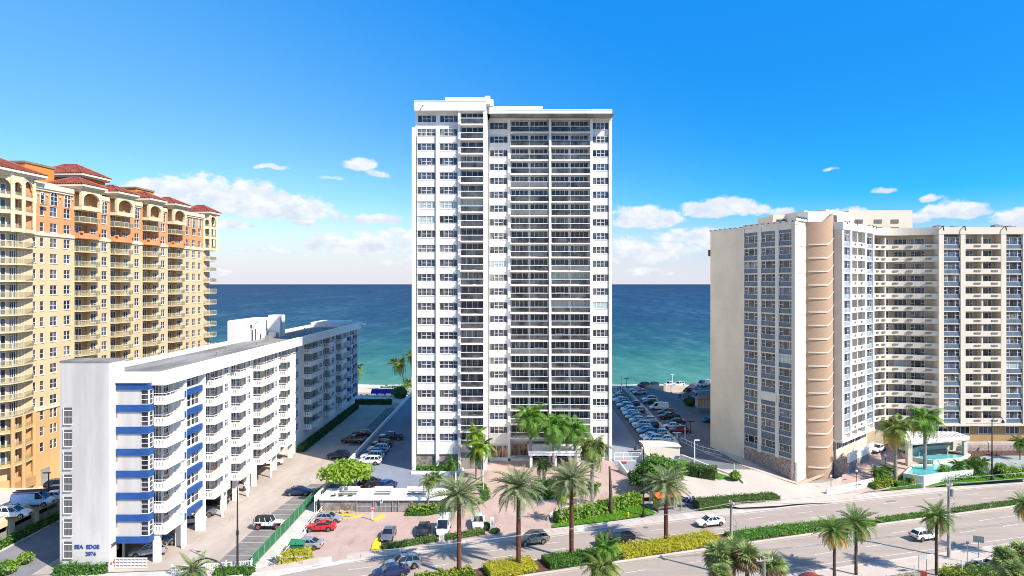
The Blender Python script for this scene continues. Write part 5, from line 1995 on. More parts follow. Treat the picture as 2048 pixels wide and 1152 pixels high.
    if style == 'suv':
        for sg in (-1, 1):
            b.tube([(xr2 + .1, wr_ * .88 * sg, zr2 + .05), (xf2 - .1, wf_ * .88 * sg, zf2 + .07)], .03, 4, 1)
    # glasshouse
    g = MB()
    k = .985
    A = [(xr, -lo[0][1] * k, zr - .02), (xf, -lo[1][1] * k, zf - .02), (xf, lo[1][1] * k, zf - .02), (xr, lo[0][1] * k, zr - .02)]
    T = [(p[0], p[1] * k, p[2] - .03) for p in roof]
    g.add(A + T, [(0, 1, 5, 4), (1, 2, 6, 5), (2, 3, 7, 6), (3, 0, 4, 7), (4, 5, 6, 7)], 0)
    # wheel
    def wheel(rim):
        w_ = MB()
        r = s['wr']
        w_.M = Matrix.Rotation(R(90), 4, 'X')
        w_.tube([(0, 0, -.11), (0, 0, -.09), (0, 0, .09), (0, 0, .11)], [r * .93, r, r, r * .93], 16, 0)
        w_.cyl(0, 0, -.118, .118, r * .64, n=14, m=1)
        for i in range(5):
            a = i * 2 * math.pi / 5
            w_.M = Matrix.Rotation(R(90), 4, 'X') @ Matrix.Rotation(a, 4, 'Z')
            w_.box(r * .18, -.05, -.121, r * .58, .05, .121, 2)
        return w_.mesh('wheel', [TYRE, rim, TRIM])
    hl = MB()
    hx, hz = st[-2][0], st[-2][2]
    hl.add([(hx + .02, .30, hz - .2), (hx - .16, .72 * (st[-2][3] / .76), hz - .14), (hx - .2, .74 * (st[-2][3] / .76), hz + .0), (hx + .0, .34, hz - .06)], [(0, 1, 2, 3)])
    hl.box(hx - .1, .36, hz - .2, hx + .05, .64, hz - .06)
    tl = MB()
    tl.box(st[1][0] - .12, st[1][3] * .62, st[1][2] - .24, st[1][0] + .06, st[1][3] * .985, st[1][2] - .04)
    CMESH[style] = dict(body={}, bmb=b, glass=g.mesh('windows', CGLASS), wheel=wheel(RIM), wheelr=wheel(RIMR), hl=hl.mesh('headlight', HLM), tl=tl.mesh('tail_light', TLM), s=s)
    return CMESH[style]


def car(style, colour, label, x, y, z, ang, group=None, cat=None, sc=1.0, red_rims=False, roofm=None):
    M_ = car_meshes(style)
    key = (colour, roofm)
    if key not in M_['body']:
        c, mt_ = PAINTS[colour]
        M_['body'][key] = M_['bmb'].mesh('body', [paint(colour, c, mt_), TRIM, TRIM if roofm else paint(colour, c, mt_), PLATE])
    nm = {'pickup': 'pickup_truck', 'van': 'van', 'suv': 'parked_suv', 'jeep': 'off_roader'}.get(style, 'parked_car')
    t = thing(nm, label, cat or {'pickup': 'pickup', 'van': 'van', 'suv': 'suv'}.get(style, 'car'), (x, y, z + .07), ang, group)
    t.scale = (sc, sc, sc)
    s = M_['s']
    link('body', M_['body'][key], t)
    link('windows', M_['glass'], t)
    wm = M_['wheelr'] if red_rims else M_['wheel']
    yw = s['W'] / 2 - .10
    for wx in s['wb']:
        link('wheel', wm, t, (wx, yw, s['wr']))
        link('wheel', wm, t, (wx, -yw, s['wr']))
    link('headlight', M_['hl'], t)
    link('headlight', M_['hl'], t, sc=(1, -1, 1))
    link('tail_light', M_['tl'], t)
    link('tail_light', M_['tl'], t, sc=(1, -1, 1))
    return t


ROADA = math.atan(.33)
def carat(style, colour, label, px_, py_, ang, z=None, **kw):
    x, y, zz = at(px_, py_, z)
    return car(style, colour, label, x, y, zz + kw.pop('dz', 0), R(ang), **kw)


# street traffic
carat('suv', 'olive grey', 'olive grey crossover driving left beside the second date palm', 1065, 1087, 180 + 17, 0)
carat('sedan', 'white', 'white sedan driving left along the far lanes of the avenue', 1420, 1051, 180 + 17, 0)
carat('pickup', 'black', 'black pickup driving on the avenue behind the green median palm', 1230, 1088, 180 + 19, 0)
carat('suv', 'silver', 'silver suv with blue windows at bottom centre shaded by palm fronds', 806, 1136, 197, 0)
carat('sedan', 'navy', 'dark blue sedan cut by the bottom edge beside the silver suv', 782, 1152, 197, 0)
carat('hatch', 'pearl', 'pearl white hatchback driving away on the near right lanes', 1848, 1079, 17, 0)
carat('sedan', 'white', 'white car partly hidden under the bushes at bottom right', 1985, 1140, 120, 0)
carat('sedan', 'dark red', 'dark red car at the bottom edge right of the fan palms', 1626, 1172, 15, 0)
# paver lot
carat('sedan', 'silver', 'silver sedan parked beyond the red coupe', 655, 1044, 0)
carat('coupe', 'red', 'bright red coupe parked on the pink pavers', 641, 1061, 183, )
carat('sedan', 'silver', 'silver sedan parked behind the green dumpster', 612, 1097, 180)
carat('sedan', 'grey', 'blue grey sedan facing the street hedge beside the yellow kerb', 777, 1076, 270)
carat('sedan', 'black', 'black sedan facing the street hedge left of the white van', 847, 1066, 272)
carat('van', 'white', 'white van facing the street hedge', 887, 1064, 270)
carat('suv', 'white', 'white suv facing the street near the pylon sign', 957, 1053, 270)
# block of flats lot
carat('jeep', 'white', 'white off-roader with black roof and red wheels in a striped stall', 539, 1057, 0, 0, red_rims=True, roofm='b')
carat('sedan', 'navy', 'navy sedan parked alone in the striped stalls', 598, 990, 2, 0)
carat('pickup', 'bronze', 'bronze pickup parked in the shaded stalls', 706, 886, 175, 0)
carat('suv', 'black', 'black suv parked beyond the bronze pickup', 724, 873, 178, 0)
carat('suv', 'navy', 'dark suv in the shade behind the broad green tree', 676, 917, 178, 0)
for (st_, cl, lb, x, y, a) in (('suv', 'silver', 'silver suv under the flats nearest the street', -50.2, 94.2, 200), ('sedan', 'grey', 'grey sedan under the flats behind the nearest silver suv', -50.3, 98.0, 205),
                              ('sedan', 'white', 'white sedan under the flats behind the second column', -50.2, 106.6, 20), ('suv', 'grey', 'grey suv under the flats beside the white sedan', -50.2, 110.0, 15),
                              ('sedan', 'black', 'black sedan in the shade of the flats parking bays', -50.5, 116.0, 190), ('sedan', 'silver', 'silver car under the flats beyond the black sedan', -50.4, 119.5, 10),
                              ('suv', 'black', 'black suv under the flats halfway along', -50.4, 128.8, 10), ('sedan', 'white', 'white car under the flats at the far end of the bays', -49.8, 141.5, 10)):
    car(st_, cl, lb, x, y, .02, R(a))
# deck left of the tower
carat('pickup', 'black', 'black pickup parked at the far end of the left deck', 783, 880, 178)
DK = [('suv', 'black', 'black suv on the left deck next to the pickup', 764, 894), ('suv', 'silver', 'silver suv on the left deck second row from the pickup', 757, 904), ('sedan', 'navy', 'navy sedan on the left deck between two pale cars', 750, 911),
      ('suv', 'white', 'white suv on the left deck third from the shade edge', 745, 919), ('suv', 'white', 'white suv on the left deck at the edge of the tower shade', 739, 929)]
for (s_, c_, lb, px_, py_) in DK:
    carat(s_, c_, lb, px_, py_, 180 + rnd.uniform(-6, 4))
carat('suv', 'black', 'black suv behind the garage roof pergola', 740, 973, 62, 1.85)
carat('hatch', 'blue', 'blue hatchback behind the garage roof beside the black suv', 775, 977, 60, 1.85)
# beige complex forecourt
carat('sedan', 'white', 'white sedan on the pavers in front of the dark porch', 1756, 903, 222)
carat('sedan', 'pearl', 'pale sedan under the porch behind the two royal palms', 1812, 901, 225)
# resort parking deck bottom left
for (s_, c_, lb, px_, py_, a, sc_) in (('suv', 'white', 'white suv on the low parking deck at the left edge', 26, 1036, 10, 1.0), ('van', 'light blue', 'pale blue van with red ladders on the low parking deck', 66, 1013, 12, 1.05),
                                       ('sedan', 'white', 'white sedan half hidden behind the stair tower', 112, 1001, 15, 1), ('sedan', 'navy', 'navy car behind the stair tower beyond the van', 116, 989, 10, 1), ('hatch', 'black', 'black hatchback farthest behind the stair tower', 117, 977, 8, 1)):
    carat(s_, c_, lb, px_, py_, a, 3.2, sc=sc_)

# right hand lots: the long row against the dividing wall, then the row beyond it
ORD = ['first', 'second', 'third', 'fourth', 'fifth', 'sixth', 'seventh', 'eighth', 'ninth', 'tenth', 'eleventh', 'twelfth', 'thirteenth', 'fourteenth', 'fifteenth', 'sixteenth',
       'seventeenth', 'eighteenth', 'nineteenth', 'twentieth', 'twenty-first', 'twenty-second', 'twenty-third', 'twenty-fourth', 'twenty-fifth', 'twenty-sixth']
rowc = ['white', 'white', 'pearl', 'navy', 'silver', 'grey', 'white', 'navy', 'white', 'silver', 'black', 'white', 'silver', 'white', 'grey', 'pearl', 'black', 'silver', 'white', 'dark red', 'white', 'silver', 'black', 'white']
rows_ = ['sedan', 'suv', 'sedan', 'suv', 'hatch', 'sedan', 'suv', 'sedan', 'hatch', 'suv', 'sedan', 'sedan', 'suv', 'hatch', 'suv', 'sedan', 'sedan', 'suv', 'sedan', 'suv', 'sedan', 'hatch', 'sedan', 'suv']
for i in range(24):
    y = 151.0 + i * 3.15
    xw = 31.6 + (y - 150) * .02
    car(rows_[i], rowc[i], '%s %s, %s from the gate in the long row left of the dividing wall' % (rowc[i], {'suv': 'suv', 'hatch': 'hatchback', 'sedan': 'sedan'}[rows_[i]], ORD[i]),
        xw + rnd.uniform(-.2, .2), y, 1.85, R(180 + rnd.uniform(-3, 3)), group='cars along the dividing wall')
for i, (yy, c_) in enumerate(((154, 'white'), (160.5, 'silver'), (170, 'black'), (176, 'white'), (190, 'silver'), (199, 'blue'))):
    car('hatch' if i % 2 else 'sedan', c_, '%s car squeezed against the dividing wall behind the long row, %s from the gate' % (c_, ORD[i]), 34.6 + (yy - 150) * .02, yy, 1.85, R(180 + rnd.uniform(-4, 4)), group='cars behind the long row')
far = [('suv', 'dark red', 1357, 866), ('sedan', 'white', 1344, 857), ('sedan', 'black', 1352, 848), ('pickup', 'black', 1338, 839), ('suv', 'grey', 1332, 829), ('van', 'white', 1318, 820), ('sedan', 'black', 1302, 808), ('suv', 'white', 1299, 803), ('suv', 'silver', 1279, 789), ('sedan', 'white', 1273, 783)]
for i, (s_, c_, px_, py_) in enumerate(far):
    carat(s_, c_, '%s %s right of the dividing wall, %s from the red suv' % (c_, {'suv': 'suv', 'sedan': 'sedan', 'pickup': 'pickup', 'van': 'van'}[s_], ORD[i]) if i else 'dark red suv right of the dividing wall', px_, py_, 180 + rnd.uniform(-4, 4), group='cars right of the dividing wall')
sh = [('suv', 'dark red', 1287, 774, 215, 'dark red suv by the beach kerb, left pair'), ('suv', 'black', 1306, 774, 215, 'black suv by the beach kerb beside the dark red one'), ('pickup', 'white', 1341, 773, 210, 'white pickup by the beach kerb near the tall lamp'),
      ('suv', 'white', 1358, 773, 215, 'white suv by the beach kerb right of the white pickup'), ('van', 'white', 1408, 773, 210, 'white van by the beach kerb beside the beige wall'), ('hatch', 'dark red', 1377, 784, 215, 'dark red hatchback in the second row from the beach'),
      ('sedan', 'silver', 1397, 786, 215, 'silver sedan in the second row from the beach'), ('suv', 'white', 1380, 803, 178, 'white suv in front of the round dark shrub'), ('sedan', 'black', 1418, 846, 200, 'black car half hidden behind the beige wall')]
for (s_, c_, px_, py_, a, lb) in sh:
    carat(s_, c_, lb, px_, py_, a)
# ================================================================== vegetation
LGREEN = leafmat('bright_leaf', (.12, .24, .015), (.33, .46, .045), .9)
MGREEN = leafmat('mid_leaf', (.045, .13, .014), (.14, .30, .035), .9)
DGREEN = leafmat('dark_leaf', (.02, .06, .012), (.07, .15, .025), .9)
OLIVEL = leafmat('clipped_olive_leaf', (.06, .11, .02), (.16, .23, .05), .8)
YLEAF = leafmat('yellow_croton_leaf', (.24, .25, .015), (.55, .50, .04), 1.2)
DATEL = leafmat('silvery_date_leaf', (.15, .20, .075), (.42, .46, .25), .7)
ROYALL = leafmat('royal_palm_leaf', (.06, .17, .02), (.22, .42, .05), .6)
COCOL = leafmat('coconut_leaf', (.08, .15, .025), (.30, .36, .08), .7)
FANL = leafmat('fan_palm_leaf', (.11, .18, .045), (.42, .50, .18), .9)
DRYL = leafmat('dry_yellow_leaf', (.48, .27, .03), (.75, .52, .07), .9)
BROWNL = leafmat('dead_brown_leaf', (.16, .09, .04), (.32, .22, .11), .9)
GRASSL = leafmat('grass_blade', (.11, .30, .015), (.22, .46, .04), .5)
TRUNKR = mat('red_brown_palm_trunk', (.20, .075, .045), .9, .3, 3, stretch=(1, 1, 3), fine=.3)
TRUNKG = mat('grey_palm_trunk', (.36, .33, .29), .9, .2, 2, stretch=(1, 1, 3), fine=.2)
TRUNKB = mat('brown_palm_trunk', (.17, .12, .085), .9, .3, 3, stretch=(1, 1, 3), fine=.3)
BARK = mat('grey_bark', (.20, .16, .12), .95, .3, 3, fine=.2)


def frond_mesh(L, droop, wid, nl, m, up=.35, vee=.5, stiff=1.0, seed=0):
    """one feather leaf: arched midrib with leaflets either side, root at origin, growing along +x"""
    r_ = random.Random(seed)
    q = MB()
    pts = []
    for i in range(9):
        t = i / 8
        pts.append(Vector((L * t * (1 - .18 * droop * t), 0, L * (up * t - droop * t * t * .62))))
    q.tube(pts, [.045 * L / 4 * (1 - .85 * i / 8) + .006 for i in range(9)], 4)
    def pos(t):
        f = t * 8
        i = min(7, int(f))
        return pts[i].lerp(pts[i + 1], f - i), (pts[i + 1] - pts[i]).normalized()
    for i in range(nl):
        t = .12 + .88 * i / (nl - 1)
        p, d = pos(min(1, t))
        side = Vector((0, 1, 0))
        upv = side.cross(d) * -1
        l = wid * (math.sin(math.pi * min(1, .15 + .85 * t)) ** .6 if t < .98 else .5) * r_.uniform(.85, 1.12)
        for sg in (-1, 1):
            dirn = (side * sg * 1.0 + d * .75 * stiff + upv * vee * r_.uniform(.3, 1.2) * (-1 if stiff < .8 else 1)).normalized()
            tip = p + dirn * l + Vector((0, 0, -l * (.42 if stiff < .8 else .12)))
            w = d * (L / nl * .62)
            mid = p + dirn * l * .55
            q.add([p - w * .35, p + w * .35, mid + w * .5, tip, mid - w * .3], [(0, 1, 2, 3, 4)])
    return q.mesh('frond', m)


FR = {}
def fronds(kind_, m):
    key = (kind_, m.name)
    if key not in FR:
        if kind_ == 'date':
            FR[key] = [frond_mesh(1.0, d, .20, 26, m, up=u, vee=.5, seed=i) for i, (d, u) in enumerate(((.35, .18), (.6, .3), (.9, .4)))]
        elif kind_ == 'royal':
            FR[key] = [frond_mesh(1.0, d, .26, 24, m, up=u, vee=.25, stiff=.6, seed=i) for i, (d, u) in enumerate(((.9, .45), (1.25, .5), (1.6, .5)))]
        else:
            FR[key] = [frond_mesh(1.0, d, .24, 22, m, up=u, vee=.2, stiff=.6, seed=i) for i, (d, u) in enumerate(((.7, .35), (1.1, .42), (1.5, .45)))]
    return FR[key]


def trunk_mesh(h, r0, r1, lean, m, bulge=0.0, parent=None, rough=.0):
    q = MB()
    n = 10
    pts, rad = [], []
    for i in range(n + 1):
        t = i / n
        pts.append((lean[0] * t * t, lean[1] * t * t, h * t))
        rad.append(r0 + (r1 - r0) * t + bulge * math.sin(math.pi * min(1, t * 1.25)) * .5 + (rough if i % 2 else 0))
    q.tube(pts, rad, 9)
    return q.mesh('trunk', m, True)


def palm(name, label, x, y, z, zc, L, kind_, leaf, trunkm, n=46, r0=.24, r1=.2, lean=(0, 0), group=None, spread=(-38, 78), dead=0, deadm=None, seed=0, crownshaft=False, cat='palm tree', bulge=0):
    r_ = random.Random(seed + int(x * 13 + y * 7))
    t = thing(name, label, cat, (x, y, z), r_.uniform(0, 6), group)
    c, s_ = math.cos(-t.rotation_euler[2]), math.sin(-t.rotation_euler[2])
    ln = (lean[0] * c - lean[1] * s_, lean[0] * s_ + lean[1] * c)
    h = max(.3, zc - z)
    link('trunk', trunk_mesh(h, r0, r1, ln, trunkm, bulge, rough=.015), t)
    if crownshaft:
        q = MB(); q.tube([(ln[0], ln[1], h - .1), (ln[0], ln[1], h + L * .12), (ln[0], ln[1], h + L * .24)], [r1 * 1.1, r1 * 1.0, r1 * .35], 8)
        q.build('crownshaft', MGREEN, t)
    fm = fronds(kind_, leaf)
    top = h + (L * .2 if crownshaft else 0)
    # fibrous heart where the leaves meet
    q = MB(); q.ball((ln[0], ln[1], h + .05), r1 * 1.45, 8, rz=.42); q.build('crown_heart', BROWNL if not crownshaft else MGREEN, t)
    for i in range(n):
        f = (i + .5) / n
        e = spread[1] + (spread[0] - spread[1]) * (f ** .85)
        a = i * 2.39996 + r_.uniform(-.2, .2)
        me = fm[0 if e > 45 else (1 if e > 0 else 2)] if r_.random() < .75 else r_.choice(fm)
        if dead and i >= n - dead:
            me = r_.choice(fronds(kind_, deadm or DRYL))
            e = r_.uniform(-58, -18)
        sc = L * r_.uniform(.82, 1.1) * (.8 if e > 60 else 1)
        link('frond', me, t, (ln[0], ln[1], top), rot=Euler((r_.uniform(-.35, .35), -R(e) + .25, a), 'XYZ'), sc=(sc, sc, sc))
    return t


# date palms along the median --------------------------------------------
def hat(px_, py_, y):
    return ((px_ - 1024) * y / K, zat(py_, y))
dp = [(918, 87.5, 992, 'leftmost, trunk from the bottom edge'), (1037, 89.6, 975, 'second from the left, beside the olive crossover'),
      (1143, 93.2, 962, 'third from the left, right of the driveway mouth'), (1332, 98.2, 968, 'in front of the bus shelter')]
for i, (px_, y, pc, lb) in enumerate(dp):
    x, zc = hat(px_, pc, y)
    palm('date_palm', 'silvery date palm on the median, ' + lb, x, y, .1, zc, 4.3 if i < 3 else 4.0, 'date', DATEL, TRUNKR, n=54, r0=.3, r1=.25, spread=(-32, 82), group='date palms on the avenue median', seed=i, bulge=.05)
# royal palms before the tower -------------------------------------------
for i, (px_, y, pc, L, lb) in enumerate(((1061, 132.5, 846, 4.9, 'left one of the three'), (1107, 132.0, 862, 4.9, 'middle one of the three'), (1150, 132.5, 868, 4.4, 'right one of the three'))):
    x, zc = hat(px_, pc, y)
    palm('royal_palm', 'tall green palm in front of the white tower entrance, ' + lb, x, y, 1.8, zc, L, 'royal', ROYALL, TRUNKG, n=30, r0=.34, r1=.26, spread=(-45, 80), crownshaft=True, group='palms in front of the tower', seed=20 + i)
x, zc = hat(1184, 908, 112); palm('royal_palm', 'dark drooping palm with pale trunk on the lawn strip by the drive', x, 112, gz(x, 112), zc, 4.4, 'royal', COCOL, TRUNKG, n=24, r0=.34, r1=.24, crownshaft=True, seed=31)
for i, (px_, y, pc, L, lb, m) in enumerate(((952, 127.0, 868, 3.2, 'yellow green palm left of the entrance, upper crown', LGREEN), (963, 124.5, 893, 3.4, 'yellow green palm left of the entrance, lower crown', LGREEN), (952, 125.5, 908, 2.8, 'dark green palm beneath the yellow green pair', MGREEN))):
    x, zc = hat(px_, pc, y)
    palm('areca_palm', lb, x, y, gz(x, y), zc, L, 'coco', m, TRUNKG, n=20, r0=.14, r1=.1, seed=40 + i, dead=1)
for i, (px_, pb, pc, L, lb, m) in enumerate(((857, 1021, 962, 2.6, 'small coconut palm beside the garage roof', COCOL), (1123, 1046, 990, 2.4, 'small yellowing palm at the mouth of the drive', LGREEN), (1086, 1000, 930, 2.6, 'small dark palm on the planted island', DGREEN),
                                             (1186, 1010, 975, 2.0, 'low palm at the right end of the planted island', MGREEN), (905, 960, 925, 2.0, 'bushy palm in the tower planter', MGREEN), (873, 985, 955, 2.2, 'bent green palm behind the garage roof', MGREEN))):
    x, y, z = at(px_, pb)
    palm('small_palm', lb, x, y, z, zat(pc, y), L, 'coco', m, TRUNKG, n=17, r0=.1, r1=.08, seed=50 + i)
x, y, z = at(1222, 1028)
t = thing('bare_palm_trunk', 'bare crownless palm trunk standing on the lawn', 'palm trunk', (x, y, z))
link('trunk', trunk_mesh(zat(933, y) - z, .3, .16, (-.25, 0), TRUNKB, .1), t)
# beige complex royals -----------------------------------------------------
for i, (px_, pb, pc, lb) in enumerate(((1791, 962, 868, 'royal palm with yellowing fronds left of the fountain'), (1850, 948, 850, 'royal palm standing before the fountain basin'))):
    x, y, z = at(px_, pb)
    palm('royal_palm', lb, x, y, z, zat(pc, y), 4.7, 'royal', COCOL if i == 0 else ROYALL, TRUNKG, n=30, r0=.36, r1=.26, crownshaft=True, dead=4 if i == 0 else 2, seed=60 + i)
for i, (px_, pb, L, lb) in enumerate(((1757, 962, 2.2, 'pygmy palm behind the white sign wall, left one'), (1776, 958, 2.2, 'pygmy palm behind the white sign wall, right one'), (1918, 948, 2.3, 'pygmy palm right of the fountain, left one'), (1947, 946, 2.6, 'pygmy palm right of the fountain, middle one'),
                                      (1965, 942, 2.4, 'pygmy palm right of the fountain, right one'), (2040, 925, 2.4, 'small palm at the right edge above the stone wall'))):
    x, y, z = at(px_, pb)
    palm('pygmy_palm', lb, x, y, z, z + (1.6 if i < 5 else 4), L, 'coco', MGREEN, TRUNKB, n=26, r0=.1, r1=.09, seed=70 + i)
# near side of the avenue ---------------------------------------------------
for i, (px_, y, pc, L, lb, d) in enumerate(((1669, 86.5, 1062, 2.9, 'shorter roadside date palm with an orange skirt of old fronds', 15), (1712, 88, 1045, 3.1, 'taller roadside date palm right of the shorter one', 7), (1873, 88.0, 1032, 2.9, 'roadside date palm with drooping skirt in front of the utility pole', 8), (2052, 93, 1010, 2.6, 'palm with orange fronds at the right edge of the view', 8))):
    x, zc = hat(px_, pc, y)
    palm('roadside_palm', lb, x, y, .05, zc, L, 'date', DATEL if i == 9 else leafmat('green_date_leaf', (.075, .16, .03), (.27, .38, .10), .7), TRUNKB, n=52, r0=.2, r1=.17, spread=(-62, 82), dead=d, group='roadside palms', seed=80 + i)
x, zc = hat(1222, 1092, 86.0); palm('coconut_palm', 'deep green coconut palm rising from the median hedge', x, 90.3, .1, zat(1095, 90.3), 2.8, 'coco', ROYALL, TRUNKG, n=26, r0=.14, r1=.11, seed=90)
x, zc = hat(1205, 1140, 82.0); palm('coconut_palm', 'yellow green palm at the bottom edge below the median', x, 82.0, .0, zat(1138, 82), 3.2, 'coco', COCOL, TRUNKG, n=26, r0=.16, r1=.12, seed=91, spread=(-30, 70))
x, zc = hat(372, 1150, 84.0); palm('pygmy_palm', 'spiky palm tuft at the bottom edge left of the street lamp', x, 86, .0, zat(1142, 86), 3.0, 'date', leafmat('green_date_leaf', (.075, .16, .03), (.27, .38, .10)), TRUNKB, n=30, r0=.2, r1=.18, seed=92)
# beach coconuts
for i, (px_, pb, pc, L, lb, ln) in enumerate(((808, 772, 728, 5.2, 'coconut palm on the beach left of the tower', (-2.0, 0)), (822, 775, 712, 5.2, 'taller coconut palm half hidden behind the tower edge', (1, 0)), (706, 785, 740, 5.4, 'coconut palm peeping out behind the block of flats', (0, 0)), (818, 772, 765, 3.2, 'low coconut palm at the beach hedge', (0, 0)))):
    x, y, z = at(px_, pb, 0.2)
    palm('coconut_palm', lb, x, y, 0, zat(pc, y), L, 'coco', COCOL, TRUNKG, n=22, r0=.22, r1=.16, lean=ln, seed=95 + i)


# fan palms --------------------------------------------------------------
def fan_mesh(m, seed):
    r_ = random.Random(seed)
    q = MB()
    q.tube([(0, 0, 0), (.5, 0, .05)], .02, 4)
    n = 15
    for i in range(n):
        a = -1.9 + 3.8 * i / (n - 1)
        l = .62 * (1 - .12 * abs(a)) * r_.uniform(.9, 1.1)
        d = Vector((math.cos(a), math.sin(a), .0))
        p = Vector((.45, 0, .05))
        w = Vector((-math.sin(a), math.cos(a), 0)) * .045
        zz = .05 if i % 2 else -.02
        q.add([p, p + d * l * .5 - w + Vector((0, 0, zz)), p + d * l + Vector((0, 0, -.16)), p + d * l * .5 + w + Vector((0, 0, zz))], [(0, 1, 2, 3)])
    return q.mesh('fan_leaf', m)


FANS = [fan_mesh(FANL, i) for i in range(3)] + [fan_mesh(BROWNL, 7)]
def fan_palm(label, x, y, z, zc, L, n=40, seed=0, brown=.15, group=None):
    r_ = random.Random(seed)
    t = thing('fan_palm', label, 'palm tree', (x, y, z), 0, group)
    link('trunk', trunk_mesh(max(.3, zc - z), .2, .18, (0, 0), TRUNKB, rough=.03), t)
    for i in range(n):
        e = 80 - 125 * ((i + .5) / n) ** .9
        me = FANS[3] if r_.random() < brown * (2 if e < 0 else .5) else r_.choice(FANS[:3])
        s_ = L * r_.uniform(.85, 1.15)
        link('fan_leaf', me, t, (0, 0, zc - z), rot=Euler((r_.uniform(-.6, .6), -R(e), i * 2.4), 'XYZ'), sc=(s_, s_, s_))
    return t
for i, (px_, pc, y, L, lb, br) in enumerate(((1440, 1118, 80, 2.15, 'fan palm at the bottom edge, leftmost of the clump', .1), (1468, 1104, 82, 2.0, 'fan palm behind the leftmost one of the clump', .1), (1494, 1118, 79, 2.0, 'browning fan palm in the middle of the clump', .6), (1545, 1136, 78, 1.9, 'fan palm right of the near utility pole', .1), (1440, 1152, 76, 1.5, 'yellow green fan palm cut by the bottom edge', .1),
                                             (2010, 1120, 80, 1.7, 'fan palm in the bottom right corner, left one', .1), (2042, 1110, 82, 1.8, 'fan palm in the bottom right corner, right one', .1), (2030, 1148, 77, 1.5, 'fan palm in the bottom right corner, lowest one', .2))):
    x, zc = hat(px_, pc, y)
    fan_palm(lb, x, y, 0, zc, L, 62, 100 + i, br)


# leaf masses -------------------------------------------------------------
def leaves_on(q, pts_fn, n, size, r_, m=0, up=.3):
    for _ in range(n):
        p, nrm = pts_fn()
        p = Vector(p) + Vector((r_.gauss(0, .05), r_.gauss(0, .05), r_.gauss(0, .05)))
        d = (Vector(nrm) * .8 + Vector((r_.gauss(0, .6), r_.gauss(0, .6), r_.gauss(0, .6) + up))).normalized()
        u = d.orthogonal().normalized()
        a = r_.uniform(0, 6.28)
        w = d.cross(u)
        u, w = u * math.cos(a) + w * math.sin(a), w * math.cos(a) - u * math.sin(a)
        s_ = size * r_.uniform(.6, 1.35)
        q.add([p - u * s_ * .5, p + w * s_ * .28, p + u * s_ * .6, p - w * s_ * .28], [(0, 1, 2, 3)], m)


def hedge(name, label, pts, width, h, leaf, dens=26, size=.30, z=None, core=DGREEN, cat='hedge', group=None, seed=0, rag=.08):
    """clipped hedge following a line (centre line), leafy faces over a dark core"""
    r_ = random.Random(seed + len(label))
    o = Vector((pts[0][0], pts[0][1], 0))
    zb_ = (lambda x, y: z) if z is not None else gz
    t = thing(name, label, cat, (o.x, o.y, zb_(o.x, o.y)), 0, group)
    z00 = zb_(o.x, o.y)
    q = MB()
    c = MB()
    for (a, b) in zip(pts[:-1], pts[1:]):
        a, b = Vector(a[:2]), Vector(b[:2])
        L = (b - a).length
        d = (b - a) / L
        nn = Vector((-d.y, d.x))
        za, zb2 = zb_(*a) - z00, zb_(*b) - z00
        def P(u, v, w):
            p = a + d * (u * L) + nn * v - Vector((o.x, o.y))
            return (p.x, p.y, za + (zb2 - za) * u + w)
        k = width / 2 * .86
        hh = h * .92
        c.add([P(0, -k, -.1), P(1, -k, -.1), P(1, k, -.1), P(0, k, -.1), P(0, -k, hh), P(1, -k, hh), P(1, k, hh), P(0, k, hh)],
              [(4, 5, 6, 7), (0, 1, 5, 4), (1, 2, 6, 5), (2, 3, 7, 6), (3, 0, 4, 7)])
        def sample():
            f = r_.random() * (width + 2 * h + .001)
            u = r_.random()
            bump = .5 + .5 * math.sin(u * L * 1.9 + a.x) * math.sin(u * L * .7)
            if f < width:
                v = r_.uniform(-.5, .5) * width
                return P(u, v, h + r_.gauss(0, rag) + rag * bump - .25 * rag), (0, 0, 1)
            sgn = 1 if f < width + h else -1
            w = r_.random() * h
            return P(u, sgn * (width / 2 + r_.gauss(0, rag * .6)), w), (nn.x * sgn, nn.y * sgn, .2)
        leaves_on(q, sample, int(L * (width + 2 * h) * dens), size, r_)
        def ends():
            e = r_.choice((0, 1))
            return P(e, r_.uniform(-.5, .5) * width, r_.random() * h), (d.x * (1 if e else -1), d.y * (1 if e else -1), .1)
        leaves_on(q, ends, int(width * h * dens), size, r_)
    c.build('hedge_core', core, t)
    l = q.build('foliage', leaf, t)
    l['kind'] = 'stuff'
    return t


def bush(name, label, x, y, z, r, h, leaf, n=420, size=.28, cat='bush', group=None, seed=0, core=DGREEN):
    r_ = random.Random(seed + int(x * 10))
    t = thing(name, label, cat, (x, y, z), 0, group)
    q, c = MB(), MB()
    c.ball((0, 0, h * .45), r * .78, 9, rz=h * .5)
    lob = [(r_.uniform(-.35, .35) * r, r_.uniform(-.35, .35) * r, r_.uniform(.35, .65) * h, r_.uniform(.5, .75)) for _ in range(5)] + [(0, 0, h * .45, .95)]
    def sample():
        lx, ly, lz, k = r_.choice(lob)
        a, e = r_.uniform(0, 6.28), math.asin(r_.uniform(-.5, 1))
        n_ = Vector((math.cos(a) * math.cos(e), math.sin(a) * math.cos(e), math.sin(e)))
        return (lx + n_.x * r * k * r_.uniform(.8, 1.05), ly + n_.y * r * k * r_.uniform(.8, 1.05), max(.05, lz + n_.z * h * .55 * k)), n_
    leaves_on(q, sample, n, size, r_)
    c.build('bush_core', core, t)
    l = q.build('foliage', leaf, t)
    l['kind'] = 'stuff'
    return t


